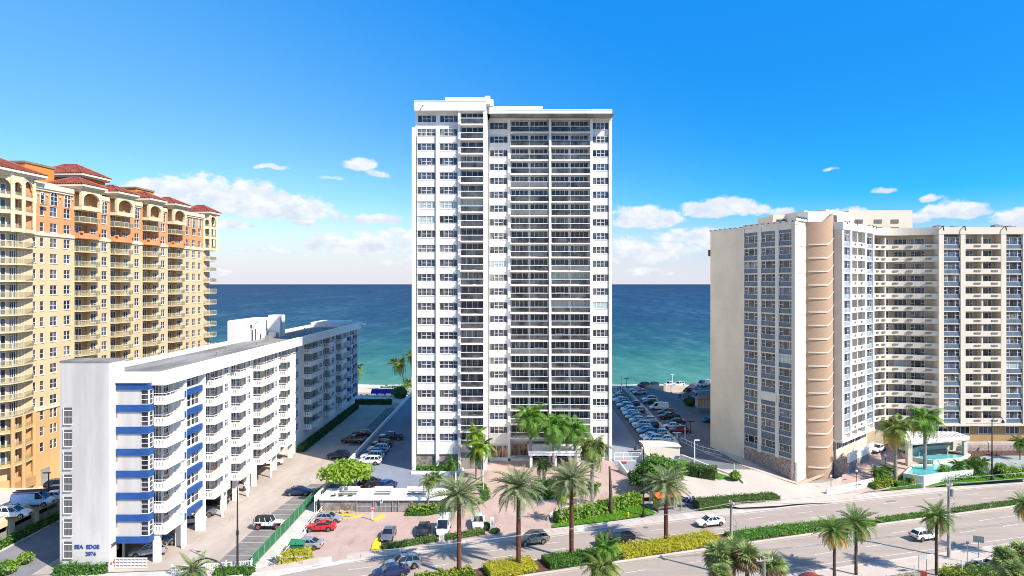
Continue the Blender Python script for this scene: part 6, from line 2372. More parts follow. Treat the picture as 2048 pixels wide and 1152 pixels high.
def tree(name, label, x, y, z, h, r, leaf, n=5200, size=.42, seed=0, trunkh=2.2, blobs=26, flat=.62, cat='tree'):
    r_ = random.Random(seed)
    t = thing(name, label, cat, (x, y, z))
    q = MB()
    q.tube([(0, 0, -.1), (.1, .05, trunkh * .6), (.15, 0, trunkh * 1.25)], [.34, .26, .2], 8)
    q.build('trunk', BARK, t)
    cl = []
    for i in range(blobs):
        a = i * 2.4
        f = math.sqrt((i + .5) / blobs)
        e = r_.uniform(.15, 1)
        cl.append((Vector((math.cos(a) * r * f * .82, math.sin(a) * r * f * .82, trunkh + (h - trunkh) * (.18 + .62 * e * (1 - .55 * f * f)))), r * r_.uniform(.24, .38)))
    for i in range(0, blobs, 4):
        p = cl[i][0]
        q = MB(); q.tube([(.12, 0, trunkh * .9), (p.x * .45, p.y * .45, trunkh + (p.z - trunkh) * .55), tuple(p)], [.15, .09, .03], 5)
        q.build('limb', BARK, t)
    q = MB()
    def sample():
        c, k = r_.choice(cl)
        a, e = r_.uniform(0, 6.28), math.asin(r_.uniform(-.75, 1))
        n_ = Vector((math.cos(a) * math.cos(e), math.sin(a) * math.cos(e), math.sin(e)))
        kk = k * r_.uniform(.55, 1.1)
        return c + Vector((n_.x * kk, n_.y * kk, n_.z * kk * flat)), n_
    leaves_on(q, sample, n, size, r_)
    l = q.build('crown', leaf, t)
    l['kind'] = 'stuff'
    return t


x, y, z = at(690, 985, 1.8)
tree('almond_tree', 'broad bright green tree with big leaves beside the parking deck', -28.9, 118.6, 1.8, 5.5, 4.3, LGREEN, 4600, .60, 3, 1.1, 30, .8)
x, y, z = at(1330, 1000)
tree('sea_grape_tree', 'dark broad-leaved tree behind the orange bus shelter', x, y + 4.5, z, 6.8, 4.6, MGREEN, 5200, .5, 5, 1.9, 30, .8)
x, y, z = at(1292, 1002)
tree('small_tree', 'dark leaning tree left of the orange bus shelter', x, y + 3, z, 5.2, 2.9, DGREEN, 2300, .45, 6, 1.6, 16, .8)

# hedges and beds -----------------------------------------------------------
P2 = lambda *l: [at(a, b)[:2] for a, b in l]
M_at = lambda x, f: (x, mS(x) + (mN(x) - mS(x)) * f)
hedge('hedge', 'clipped green hedge on the median left of the yellow bushes', [M_at(4.5, .5), M_at(9, .5), M_at(12.6, .5)], 3.4, .8, MGREEN, 44, .24, z=.12, seed=1)
hedge('hedge', 'yellow leaved bushes on the median below the fourth date palm', [M_at(14.6, .45), M_at(20, .48), M_at(26, .5), M_at(29.5, .62)], 3.2, .85, YLEAF, 60, .25, z=.12, core=YLEAF, seed=2, rag=.2)
hedge('hedge', 'yellow leaved bush patch on the median beside the second date palm', [M_at(-3.2, .45), M_at(2.8, .5)], 3.3, .9, YLEAF, 60, .25, z=.12, core=YLEAF, seed=3, rag=.2)
hedge('hedge', 'small yellow green bushes at the foot of the first date palm', [M_at(-12, .5), M_at(-5.0, .5)], 2.6, .8, leafmat('yellow_green_leaf', (.16, .22, .01), (.40, .42, .03), 1), 30, .32, z=.12, seed=4, rag=.15)
hedge('hedge', 'long low green hedge on the median right of the utility pole', [M_at(32.0, .5), M_at(38, .5), M_at(44, .5), M_at(50, .5), M_at(56, .5)], 3.0, .55, leafmat('lush_low_leaf', (.07, .20, .015), (.16, .38, .04), .8), 34, .26, z=.12, seed=5)
hedge('hedge', 'narrow low hedge on the median behind the roadside palms', [M_at(57.5, .5), M_at(64, .5), M_at(70.5, .5)], 1.2, .5, MGREEN, 34, .24, z=.12, seed=6)
hedge('hedge', 'narrow low hedge on the median beyond the tall pole', [M_at(72.5, .5), M_at(80, .5), M_at(88, .5), M_at(100, .5)], 1.2, .5, OLIVEL, 34, .24, z=.12, seed=7)
hedge('hedge', 'clipped street hedge in front of the parked sedans', P2((764, 1099), (818, 1091), (872, 1082)), 1.0, .75, OLIVEL, 40, .24, seed=8)
hedge('hedge', 'clipped street hedge between the white van and the pylon sign', P2((888, 1080), (930, 1074), (968, 1068)), 1.0, .75, OLIVEL, 40, .24, seed=9)
hedge('hedge', 'lower clipped hedge of the garage island', P2((812, 1031), (850, 1031), (885, 1026), (912, 1019)), 1.2, .55, MGREEN, 40, .24, seed=10)
hedge('hedge', 'bright bushy hedge against the garage stone wall', P2((818, 1022), (860, 1020), (908, 1011)), 1.5, 1.2, LGREEN, 30, .34, seed=11, rag=.2)
hedge('hedge', 'curved hedge at the tip of the garage island', P2((932, 1012), (958, 1006), (972, 998), (970, 985), (960, 970)), 1.4, .55, MGREEN, 38, .24, seed=12)
hedge('hedge', 'low curved hedge around the planted island before the entrance', P2((1048, 988), (1065, 995), (1095, 997), (1140, 993), (1180, 983), (1196, 970)), 1.3, .45, MGREEN, 38, .24, seed=13)
hedge('hedge', 'yellow green bed inside the planted island', P2((1062, 986), (1090, 990), (1125, 986)), 2.6, .6, leafmat('yellow_green_leaf', (.16, .22, .01), (.40, .42, .03), 1), 30, .3, seed=14, rag=.15)
hedge('hedge', 'dark planting in the middle of the planted island', P2((1070, 975), (1110, 975), (1160, 968)), 3.0, 1.0, DGREEN, 26, .4, seed=15, rag=.3)
hedge('hedge', 'tall bright hedge along the lawn by the bare trunk', P2((1112, 1044), (1160, 1035), (1205, 1024), (1240, 1014), (1276, 1003)), 2.2, 1.5, LGREEN, 24, .36, seed=16, rag=.22)
hedge('hedge', 'tall clipped box hedge beside the side street lamp', P2((1376, 948), (1400, 953), (1432, 958)), 2.4, 2.1, OLIVEL, 30, .26, seed=17, core=DGREEN)
hedge('hedge', 'long rounded hedge along the sidewalk right of the bus shelter', P2((1392, 1012), (1430, 1008), (1480, 1002), (1553, 995)), 2.6, 1.4, OLIVEL, 34, .24, z=.05, seed=18)
hedge('hedge', 'yellow hedge behind the bicycle at the ramp foot', P2((553, 1124), (585, 1120), (622, 1112)), 1.9, 1.0, YLEAF, 34, .32, z=.03, core=YLEAF, seed=19, rag=.2)
hedge('hedge', 'green hedge at the foot of the stair tower', P2((112, 1149), (160, 1147), (215, 1144)), 1.5, 1.0, MGREEN, 30, .34, z=.03, seed=20, rag=.2)
hedge('hedge', 'long dark hedge along the shaded side of the flats', [(-47.0, 152), (-46.9, 170), (-46.9, 190), (-46.9, 206)], 1.3, 1.5, DGREEN, 22, .32, z=0, seed=21)
hedge('hedge', 'green strip at the bottom edge below the ramp fence', P2((430, 1150), (480, 1146), (505, 1148)), 1.4, .7, MGREEN, 30, .34, z=.03, seed=22, rag=.2)
hedge('hedge', 'hedge at the back of the beach beside the tower', [(-46, 239), (-40, 240), (-33, 240)], 3, 1.4, OLIVEL, 12, .5, z=0, seed=23, rag=.3)
hedge('hedge', 'dark clipped hedge at the pool gate', [(-52.8, 212.5), (-37.5, 212.5)], 1.2, 1.6, DGREEN, 16, .4, z=0, seed=24)
hedge('hedge', 'planting in the tower planter left of the entrance', [(-18.0, 129.2), (-14, 129.0), (-10.5, 128.9)], 1.5, 1.2, MGREEN, 30, .36, z=1.8, seed=25, rag=.3)
hedge('hedge', 'yellow green bed behind the white sign wall', P2((1742, 976), (1760, 972), (1785, 965)), 2.2, .9, leafmat('yellow_green_leaf', (.16, .22, .01), (.40, .42, .03), 1), 28, .34, seed=26, rag=.2)
hedge('hedge', 'yellow green bush bed left of the royal palm foot', P2((1812, 966), (1835, 962)), 2.4, 1.1, leafmat('yellow_green_leaf', (.16, .22, .01), (.40, .42, .03), 1), 28, .34, seed=27, rag=.2)
hedge('hedge', 'dark green ground bed along the fountain lawn', P2((1790, 972), (1815, 969)), 1.6, .6, MGREEN, 28, .34, seed=28, rag=.15)
hedge('hedge', 'mixed green bed beside the round topiary', P2((1860, 962), (1900, 959), (1945, 955), (1975, 951)), 1.6, .45, MGREEN, 34, .3, seed=29, rag=.25)
hedge('hedge', 'yellow green bed at the right edge beyond the lamp', P2((1995, 952), (2020, 949), (2050, 944)), 2.6, 1.1, LGREEN, 28, .36, seed=30, rag=.25)
for i, (px_, pb, r, h, m, lb) in enumerate(((1889, 956, 1.25, 2.6, LGREEN, 'round clipped topiary on white legs beside the fountain'), (2003, 948, 1.2, 2.2, LGREEN, 'rounded bright bush right of the street lamp'), (1470, 961, 1.2, 1.8, LGREEN, 'glossy bush at the tip of the side street bed'),
                                            (50, 1128, 1.0, 1.6, LGREEN, 'bright bush under the low parking deck, right one'), (12, 1148, 1.5, 1.8, LGREEN, 'bright bush in the bottom left corner'), (1905, 950, 1.0, 1.4, MGREEN, 'low bush between topiary and pygmy palms'), (1660, 1048, .1, .1, LGREEN, ''),
                                            (800, 797, 3.2, 4.2, MGREEN, 'round dark shrub at the pool fence'), (815, 785, 3.4, 3.0, LGREEN, 'bright shrub at the beach fence'), (1380, 812, 2.2, 3.0, DGREEN, 'round dark shrub in the right parking lot'))):
    if not lb:
        continue
    x, y, z = at(px_, pb)
    bush('bush', lb, x, y, z, r, h, m, 500, .3 if y < 150 else .5, seed=i)
for i, (px_, py_, y, w, h, m, lb) in enumerate(((1812, 1128, 84, 4.5, .9, LGREEN, 'low bright hedge left of the red pillar'), (1925, 1135, 84.5, 3.5, 1.7, leafmat('yellow_green_leaf', (.16, .22, .01), (.40, .42, .03)), 'tall yellow green hedge right of the roadside palm'), (1945, 1122, 88, 5.5, .8, OLIVEL, 'mounded lawn hedge below the green street sign'), (1990, 1108, 90, 3, 2.2, DRYL, 'reddish bush beside the green street sign'))):
    x = (px_ - 1024) * y / K
    if i == 3:
        bush('bush', lb, x + 2, y - 2, 0, 1.6, 2.3, leafmat('bronze_leaf', (.10, .10, .02), (.34, .20, .05)), 520, .34, seed=44)
    else:
        hedge('hedge', lb, [(x - w / 2, y - (.6 if i != 1 else -1.5)), (x + w / 2, y + (.6 if i != 1 else -2.5))], 2.4, h, m, 28, .32, z=0, seed=45 + i, rag=.2)

# lawns: thin sheet plus blades ---------------------------------------------
def lawn(label, poly, n, dz_=.09, seed=0):
    g = drape('lawn_soil', poly, GRASSM, dz_)
    S(g)
    g.name = 'lawn'
    r_ = random.Random(seed)
    xs, ys = [p[0] for p in poly], [p[1] for p in poly]
    q = MB()
    def inside(x, y):
        c = False
        j = len(poly) - 1
        for i in range(len(poly)):
            if (poly[i][1] > y) != (poly[j][1] > y) and x < (poly[j][0] - poly[i][0]) * (y - poly[i][1]) / (poly[j][1] - poly[i][1]) + poly[i][0]:
                c = not c
            j = i
        return c
    k = 0
    tries = 0
    while k < n and tries < n * 12:
        tries += 1
        x, y = r_.uniform(min(xs), max(xs)), r_.uniform(min(ys), max(ys))
        if not inside(x, y):
            continue
        k += 1
        z = gz(x, y) + dz_
        a = r_.uniform(0, 6.28)
        h = r_.uniform(.07, .18)
        w = .05
        q.add([(x - w * math.cos(a), y - w * math.sin(a), z), (x + w * math.cos(a), y + w * math.sin(a), z), (x + r_.gauss(0, .06), y + r_.gauss(0, .06), z + h)], [(0, 1, 2)])
    o = q.build('grass', GRASSL)
    o['kind'] = 'stuff'
    o['label'] = label
    return o


lawn('bright green grass of the lawn strip between drive and sidewalk', P2((1104, 1056), (1105, 1050), (1160, 1040), (1215, 1029), (1282, 1008), (1290, 1012), (1312, 1028), (1240, 1040), (1160, 1050)), 9000, seed=1)
lawn('green grass along the sidewalk below the fountain', P2((1760, 982), (1800, 974), (1860, 967), (1960, 958), (2060, 948), (2060, 957), (1960, 966), (1860, 974)), 6000, seed=2)
lawn('green grass between the side street hedges', P2((1345, 925), (1362, 920), (1430, 945), (1470, 958), (1440, 960), (1378, 952)), 3000, seed=3)
# ================================================================== small buildings, walls, street furniture
# garage under the deck -----------------------------------------------------
gar = thing('garage', 'low garage with white roof openings and two grey gates under the parking deck', 'garage', (-31.5, 111.8, 0))
m = MB()
def slab_holes(mb, x0, x1, y0, y1, z0, z1, holes):
    xs = sorted({x0, x1} | {h[i] for h in holes for i in (0, 1)})
    ys = sorted({y0, y1} | {h[i] for h in holes for i in (2, 3)})
    for i in range(len(xs) - 1):
        for j in range(len(ys) - 1):
            xm, ym = (xs[i] + xs[i + 1]) / 2, (ys[j] + ys[j + 1]) / 2
            if any(h[0] < xm < h[1] and h[2] < ym < h[3] for h in holes):
                continue
            mb.box(xs[i], ys[j], z0, xs[i + 1], ys[j + 1], z1)
GH = [(2.3, 5.6, 1.3, 4.2), (8.3, 11.2, 1.3, 4.2), (13.8, 17.2, 1.3, 4.2)]
slab_holes(m, 0, 22.0, -.2, 5.0, 2.25, 2.55, GH)
m.box(0, -.24, 2.12, 22.0, -.1, 2.56)
m.build('roof_slab', WHITE2, gar)
for (a, b, c, d) in GH:
    q = MB()
    for i in range(3):
        y = c + .55 + i * .85
        q.box(a, y, 2.48, b, y + .14, 2.54)
    q.box(a - .1, d - .05, 2.55, b + .1, d + .08, 3.1)
    q.box(a - .1, c, 2.55, a, d, 2.8)
    q.build('pergola', WHITE2, gar)
    q = MB(); q.box(a - .3, c - .3, 1.2, b + .3, d + .3, 1.3); q.box(a - .3, d + .32, 1.2, b + .3, d + .4, 2.24); q.box(a - .35, c, 1.2, a - .3, d + .4, 2.24); q.build('well_shade_lining', SCRSHADE, gar)  # dark lining: shade between the slats put into the colour
for (a, b) in ((0, 5.9), (12.9, 22)):
    q = MB(); q.box(a, .05, -.05, b, .6, 2.15); q.build('stone_wall', STONE, gar)
GATE = mat('grey_gate_slats', (.42, .40, .385), .6, .1, 2)
for (a, b) in ((6.1, 8.7), (9.1, 11.8), (12.1, 12.8)):
    q = MB()
    n = int((b - a) / .13)
    for i in range(n):
        x = a + (b - a) * i / n
        q.box(x, .1, .08, x + .07, .16, 1.95)
    q.box(a, .06, .0, b, .2, .1); q.box(a, .06, .95, b, .2, 1.08); q.box(a, .06, 1.88, b, .2, 2.0)
    q.box(a, .22, .05, b, .3, 1.95, 1)
    q.build('gate', [GATE, SLOT], gar)
q = MB()
for x in (5.9, 8.7, 8.95, 11.85, 12.8):
    q.box(x, -.02, 0, x + .2, .3, 2.15)
q.build('gate_post', STEEL, gar)
q = MB(); q.box(10.0, -.34, 1.7, 10.35, -.26, 2.5); q.box(10.1, -.37, 1.85, 10.25, -.34, 2.3, 1); q.build('clearance_sign', [WHITE2, DGREY], gar)
q = MB(); q.wall([(22, -.6), (22, 5), (21.0, 17)], .25, 0, 2.9); q.build('end_wall', WHITE2, gar)
# white wall between the flats' lot and the deck, and the dividing walls ----
def wall_thing(label, pts, t, z0, z1, m, name='wall', cat='wall', cap=None):
    o = pts[0]
    w = thing(name, label, cat, (o[0], o[1], 0))
    q = MB(); q.wall([(p[0] - o[0], p[1] - o[1]) for p in pts], t, z0, z1); q.build('wall_body', m, w)
    if cap:
        q = MB(); q.wall([(p[0] - o[0] - .06, p[1] - o[1]) for p in pts], t + .12, z1, z1 + .1); q.build('coping', cap, w)
    return w
wall_thing('long white parapet wall between the flats parking and the upper deck', [(-32.45, 112), (-32.45, 234)][::-1], .28, 0, 2.65, WHITE, cap=WHITE2)
wall_thing('pale dividing wall between two rows of parked cars on the right', [(36.0, 148.5), (37.8, 232)][::-1], .35, 1.7, 2.9, mat('grey_white_wall', (.60, .59, .60), .85, .06, .4), cap=CONCL)
wall_thing('low white kerb wall at the tower planter left of the entrance', [(-18.9, 127.9), (-10.2, 127.6), (-9.2, 130.5)], .22, 1.5, 2.45, WHITE2)
wall_thing('low white kerb along the lawn wall of the drive', [at(1286, 973)[:2], at(1250, 986)[:2], at(1205, 1000.6)[:2], at(1125, 1016)[:2], at(1103, 1030)[:2], at(1096, 1042)[:2]][::-1], .2, lambda x, y: gz(x, y) - .1, lambda x, y: gz(x, y) + .45, WHITE2)
w = wall_thing('white curved sign wall with small lettering beside the complex drive', [at(1655, 989, 0)[:2], at(1690, 984, 0)[:2], at(1722, 979, 0)[:2], at(1748, 974, 0)[:2]], .3, -.05, lambda x, y: 1.0 + max(0, x * .06), WHITE2, 'sign_wall', 'sign wall')
# unreadable small script, as marks
q = MB()
for i in range(7):
    q.box(5.6 + i * .22, 1.62 + i * .075, 1.05 + .05 * (i % 2), 5.6 + i * .22 + .16, 1.66 + i * .075, 1.22 + .06 * (i % 3))
for i in range(4):
    q.box(6.0 + i * .2, 1.74 + i * .07, .72, 6.0 + i * .2 + .13, 1.78 + i * .07, .86)
q.build('lettering', DGREY, w)
# big entry parapets right of the tower
rp = thing('ramp_wall', 'cream ramp parapet and white gate at the entrance of the right deck', 'ramp wall', (20.3, 131.0, 1.8))
q = MB(); q.wall([(7.6, -6.5), (6.4, 7.8), (14.0, 8.4), (14.0, 13.5)], .3, -1.8, lambda x, y: 2.5 if y > 5 else .2); q.build('wall_body', CREAMW, rp)
q = MB(); q.box(6.5, 8.1, 2.45, 14.2, 13.2, 2.62); q.build('roof_slab', CREAMW, rp)
q = MB(); q.add([(0, -.6, -.4), (1.9, -6.5, -.6), (1.9, -6.5, -.3), (0, -.6, 1.9), (.3, -.6, -.4), (2.2, -6.5, -.6), (2.2, -6.5, -.3), (.3, -.6, 1.9)], [(0, 1, 2, 3), (7, 6, 5, 4), (3, 2, 6, 7), (1, 5, 6, 2)]); q.build('buttress', WHITE, rp)
gt = thing('white_gate', 'white barred gate across the right deck behind the tower drive', 'gate', (20.6, 137.5, 1.85))
q = MB()
for i in range(5):
    q.box(i * 1.75, -.05, 0, i * 1.75 + .12, .05, 1.7)
for z in (.05, .85, 1.6):
    q.box(0, -.04, z, 7.1, .04, z + .1)
q.build('gate_frame', WHITE2, gt)
q = MB()
for i in range(48):
    q.box(.1 + i * .145, -.02, .1, .13 + i * .145, .02, 1.65)
q.build('gate_bars', WHITE2, gt)
q = MB(); q.cyl(1.0, -4.2, -1.9, .4, .05, n=6, m=1); q.M = Matrix.Translation((1.0, -4.28, .75)); q.box(-.75, -.03, -.25, .75, .03, .25); q.M = None
sgn = thing('red_sign', 'red no entry style board on the white gate ramp', 'sign', (20.6, 137.5, 1.85)); q.build('sign_board', [REDP, STEEL], sgn)
# ---- ramp beside the paver lot: green fence, walkway, white rails -----------
S(drape('ramp_walkway', [(-34.2, 89.6), (-31.0, 91.0), (-30.9, 111), (-33.8, 124), (-34.2, 116)], CONCL, .05, flat=0))
gf = thing('green_fence', 'green mesh windscreen fence running beside the striped stalls', 'fence', (-34.35, 90.3, 0))
GM = mat('green_windscreen_mesh', (.05, .26, .10), .8, .15, .8, alpha=.72, fine=.1)
q = MB(); q.wall([(0, 0), (.05, 26), (1.2, 36)], .03, .1, 1.65); q.build('mesh_panel', GM, gf)
for i in range(13):
    q = MB(); q.cyl(.03, i * 2.15, 0, 1.75, .04, n=6); q.build('fence_post', STEEL, gf)
q = MB(); q.tube([(.02, 0, 1.72), (.05, 26, 1.72), (1.2, 36, 1.72)], .03, 5); q.build('top_rail', STEEL, gf)
wr = thing('white_railing', 'white metal railing of the ramp beside the red coupe', 'railing', (-31.0, 91.2, 0))
q = MB()
for z in (.55, 1.05):
    q.tube([(0, 0, z), (.1, 20, z + .2)], .045, 5)
for i in range(12):
    q.box(-.03, i * 1.8, 0, .03, i * 1.8 + .06, 1.1 + i * .02)
q.build('rail', WHITE2, wr)
q = MB(); q.box(-.25, 0, 0, -.02, 20, .3); q.build('kerb', WHITE2, wr)
wf2 = thing('white_picket_fence', 'white picket fence at the street edge below the flats parking', 'fence', (-44, 88.2, 0))
q = MB()
for i in range(46):
    x = i * .21
    q.box(x, -.02 + x * .2, 0, x + .07, .03 + x * .2, 1.05)
q.build('pickets', WHITE2, wf2)
q = MB(); q.tube([(0, 0, .95), (9.7, 1.94, .95)], .05, 5); q.tube([(0, 0, .2), (9.7, 1.94, .2)], .05, 5)
for x in (0, 3.2, 6.5, 9.6):
    q.box(x - .06, x * .2 - .06, 0, x + .08, x * .2 + .08, 1.25)
q.build('rail', WHITE2, wf2)
wf3 = thing('white_gate', 'low white slatted gate under the blue banded end of the flats', 'gate', (-52.4, 90.0, 0))
q = MB()
for i in range(9):
    q.box(.05 + i * .52, -.03, .05, .1 + i * .52, .03, 1.35)
for z in (.1, .5, .9, 1.3):
    q.box(0, -.04, z, 4.3, .04, z + .1)
q.build('gate_frame', WHITE2, wf3)
q = MB(); q.box(0, .1, 0, 4.2, .16, 1.3); q.build('gate_panel', CONCL, wf3)
# yellow kerbs and rail ---------------------------------------------------------
yr = thing('yellow_railing', 'yellow pipe railing with curved yellow kerb left of the garage gates', 'railing', (*at(640, 1036)[:2], 0))
q = MB()
for i in range(4):
    q.box(i * 1.75, -.05, 0, i * 1.75 + .12, .05, 1.15)
for z in (.5, 1.05):
    q.box(0, -.04, z, 5.4, .04, z + .1)
q.build('rail', YELP, yr)
q = MB(); q.wall([(-.2, -.35), (3.0, -.6), (5.0, -.3), (6.4, .7), (6.7, 1.5)], .35, 0, .16); q.build('kerb', YELP, yr)
yk = thing('yellow_kerb', 'broad bright yellow kerb end beside the clipped street hedge', 'kerb', (*at(748, 1103)[:2], 0))
q = MB(); q.prism([(at(a, b, 0)[0] - yk.location[0], at(a, b, 0)[1] - yk.location[1]) for a, b in ((742, 1103), (749, 1106), (763, 1102), (762, 1079), (753, 1076), (745, 1090))], 0, .22); q.build('kerb', YELP, yk)
yk = thing('yellow_wedge', 'small yellow kerb wedge at the foot of the stop sign', 'kerb', (*at(744, 1043)[:2], 0))
q = MB(); q.wall([(0, 0), (1.2, 2.6)], -.4, 0, .3); q.build('kerb', YELP, yk)
st_ = thing('stop_sign', 'red and white stop sign on a white post in front of the garage gates', 'sign', (*at(745, 1041)[:2], 0))
q = MB(); q.box(-.09, -.05, 0, .09, .05, 1.7); q.build('post', WHITE2, st_)
q = MB(); q.prism([(.36 * math.cos(R(22.5 + 45 * k)), .36 * math.sin(R(22.5 + 45 * k))) for k in range(8)], 0, .04)
o = q.build('sign_face', mat('faded_red_sign', (.72, .12, .13), .5), st_, (0, -.04, 1.95)); o.rotation_euler = (R(90), 0, 0)
text_obj('lettering', 'STOP', .26, WHITE2, st_, (0, -.09, 1.87), (R(90), 0, 0), .005, 'CENTER')
# rock pile and bins behind the yellow rail
rk = thing('rock_bed', 'bed of pale rocks behind the yellow railing', 'rock bed', (*at(650, 1028)[:2], 0))
q = MB()
for i in range(40):
    q.ball((rnd.uniform(0, 4.6), rnd.uniform(0, 2.2), .15 + rnd.uniform(0, .25)), rnd.uniform(.15, .35), 6)
o = q.build('rocks', mat('pale_rock', (.50, .42, .33), .95, .4, 1.5, col2=(.16, .12, .09)), rk)
o['kind'] = 'stuff'
for i, dx_ in enumerate((.6, 1.9, 3.4)):
    hedge('shrub_row', 'scrubby planting among the pale rocks, %s from the ramp' % ('first', 'second', 'third')[i], [(rk.location[0] + dx_, rk.location[1] + 1.2), (rk.location[0] + dx_ + .8, rk.location[1] + 1.3)], .8, .9, OLIVEL, 30, .25, seed=60 + i, rag=.2)
du = thing('dumpster', 'green lidded dumpster in front of the silver sedan', 'dumpster', (*at(595, 1102)[:2], 0))
q = MB(); q.add([(-.9, -.55, .1), (.9, -.55, .1), (.9, .55, .1), (-.9, .55, .1), (-1.05, -.65, 1.1), (1.05, -.65, 1.1), (1.05, .65, 1.35), (-1.05, .65, 1.35)], [(3, 2, 1, 0), (0, 1, 5, 4), (1, 2, 6, 5), (2, 3, 7, 6), (3, 0, 4, 7), (4, 5, 6, 7)]); q.build('bin', GREENP, du)
q = MB(); q.add([(-1.1, -.72, 1.1), (1.1, -.72, 1.1), (1.1, .68, 1.38), (-1.1, .68, 1.38), (-1.1, -.72, 1.2), (1.1, -.72, 1.2), (1.1, .68, 1.48), (-1.1, .68, 1.48)], [(3, 2, 1, 0), (0, 1, 5, 4), (1, 2, 6, 5), (2, 3, 7, 6), (3, 0, 4, 7), (4, 5, 6, 7)]); q.box(-.03, -.7, 1.2, .03, .6, 1.46); q.build('lid', mat('green_lid', (.03, .24, .11), .4), du)
# pylon signs, flag poles, posts ---------------------------------------------------
def pylon(label, px_, pb, pt, w, d, m=WHITE2, base=True):
    x, y, z = at(px_, pb)
    t = thing('pylon_sign', label, 'sign', (x, y, z), R(8))
    h = zat(pt, y) - z
    q = MB(); q.box(-w / 2, -d / 2, .1, w / 2, d / 2, h); q.box(-w / 2 - .05, -d / 2 - .05, h - .12, w / 2 + .05, d / 2 + .05, h + .03); q.build('pillar', m, t)
    q = MB(); q.box(-w / 2 - .15, -d / 2 - .15, 0, w / 2 + .15, d / 2 + .15, .14); q.build('plinth', CONCL, t)
    q = MB(); q.box(-w * .32, -d / 2 - .02, h * .55, w * .32, -d / 2, h * .85); q.build('plaque', CONC, t)
pylon('white pylon sign beside the white suv at the driveway', 984, 1064, 1036, .5, .25)
pylon('stone capped sign pillar in the gap of the street hedge', 883, 1083, 1068, .75, .5, BEIGEL)
bush('bush', 'small round bush at the foot of the white pylon sign', *at(990, 1066), .8, .8, OLIVEL, 260, .24, seed=77)
bush('bush', 'clipped bush left of the white pylon sign', *at(973, 1060), .9, 1.3, OLIVEL, 320, .24, seed=78)
def pole(label, px_, pb, pt, r, m, name='flag_pole', cat='pole', ball=False):
    x, y, z = at(px_, pb)
    t = thing(name, label, cat, (x, y, z))
    h = zat(pt, y) - z
    q = MB(); q.cyl(0, 0, 0, h, r, r * .7, 7); q.build('shaft', m, t)
    q = MB(); q.cyl(0, 0, 0, .12, r * 2.4, r * 2, 8); q.build('foot', m, t)
    if ball:
        q = MB(); q.ball((0, 0, h + .1), .22, 8); q.build('globe', WHITE2, t)
    return t, h
pole('thin white post at the left end of the lawn strip', 1121, 1045, 1008, .05, WHITE2)
pole('white post on the lawn between hedge and sidewalk', 1154, 1042, 1000, .05, WHITE2)
pole('white post on the lawn beside the pale palm trunk', 1187, 1044, 1003, .04, STEEL)
pole('tall white flag pole at the front corner of the planted island', 967, 985, 918, .06, WHITE2)
pole('white post near the box hedge of the side street', 1468, 957, 926, .08, WHITE2)
pole('white flag pole at the beach end of the right deck', 1243, 782, 752, .14, WHITE2)
t, h = pole('tall white lamp at the beach kerb', 1345, 776, 749, .12, WHITE2, 'beach_lamp', 'lamp')
q = MB(); q.box(-.6, -.2, h, .6, .2, h + .15); q.build('lamp_head', WHITE2, t)
for (px_, pb, pt, lb) in ((1662, 977, 953, 'black bollard lamp at the end of the white sign wall'), (1713, 965, 943, 'globe lamp on the curved drive of the complex'), (1771, 935, 912, 'globe lamp at the inner curve of the complex drive'), (1747, 950, 931, 'dark short post beside the pygmy palms')):
    t, h = pole(lb, px_, pb, pt, .05, BLACK, 'globe_lamp', 'lamp', True)
pole('white globe lamp on the stone podium wall', 1977, 905, 885, .06, BLACK, 'globe_lamp', 'lamp', True)

def street_lamp(label, px_, pb, pt, arm, low=False, m=BLACK, bronze=False):
    x, y, z = at(px_, pb)
    t = thing('street_lamp', label, 'street lamp', (x, y, z), 0, 'hooked street lamps')
    h = zat(pt, y) - z
    q = MB(); q.tube([(0, 0, 0), (0, 0, .5), (0, 0, .9), (0, 0, h * .42), (0, 0, h * .43), (0, 0, h - 1.2)], [.30, .26, .15, .13, .11, .085], 9); q.build('post', m, t)
    q = MB(); q.cyl(0, 0, h * .40, h * .45, .19, .17, 9); q.cyl(0, 0, .0, .35, .36, .3, 9); q.build('collar', m, t)
    pts = [(arm * (1 - math.cos(a)) * .5, 0, h - 1.2 + 1.2 * math.sin(a)) for a in [i * math.pi / 10 for i in range(9)]]
    q = MB(); q.tube(pts, .06, 6); q.build('arm', m, t)
    e = pts[-1]
    q = MB(); q.cyl(e[0] + .03 * arm, 0, e[2] - .75, e[2] - .2, .3, .1, 10); q.build('lantern', m, t)
    q = MB(); q.ball((e[0] + .03 * arm, 0, e[2] - .75), .22, 8, rz=.14); q.build('lamp_glass', mat('lamp_globe', (.75, .72, .62), .3), t)
    if low:
        pts = [(.9 * (1 - math.cos(a)) * .5, 0, h * .40 + .5 * math.sin(a)) for a in [i * math.pi / 8 for i in range(8)]]
        q = MB(); q.tube(pts, .045, 5); q.cyl(pts[-1][0], 0, pts[-1][2] - .45, pts[-1][2], .2, .07, 8); q.build('low_arm', m, t)
    return t
street_lamp('tall dark street lamp with short hook in front of the flats parking', 475, 1142, 962, .9, m=mat('dark_bronze_metal', (.045, .032, .026), .5))
street_lamp('black street lamp left of the orange bus shelter', 1287, 1033, 884, -1.4)
street_lamp('black street lamp with two lanterns right of the fountain', 1984, 961, 832, 2.2, True)
street_lamp('hooked lamp top rising from the bottom edge beside the palm tuft', 448, 1368, 1117, -3.2, m=mat('dark_bronze_metal', (.045, .032, .026), .5))
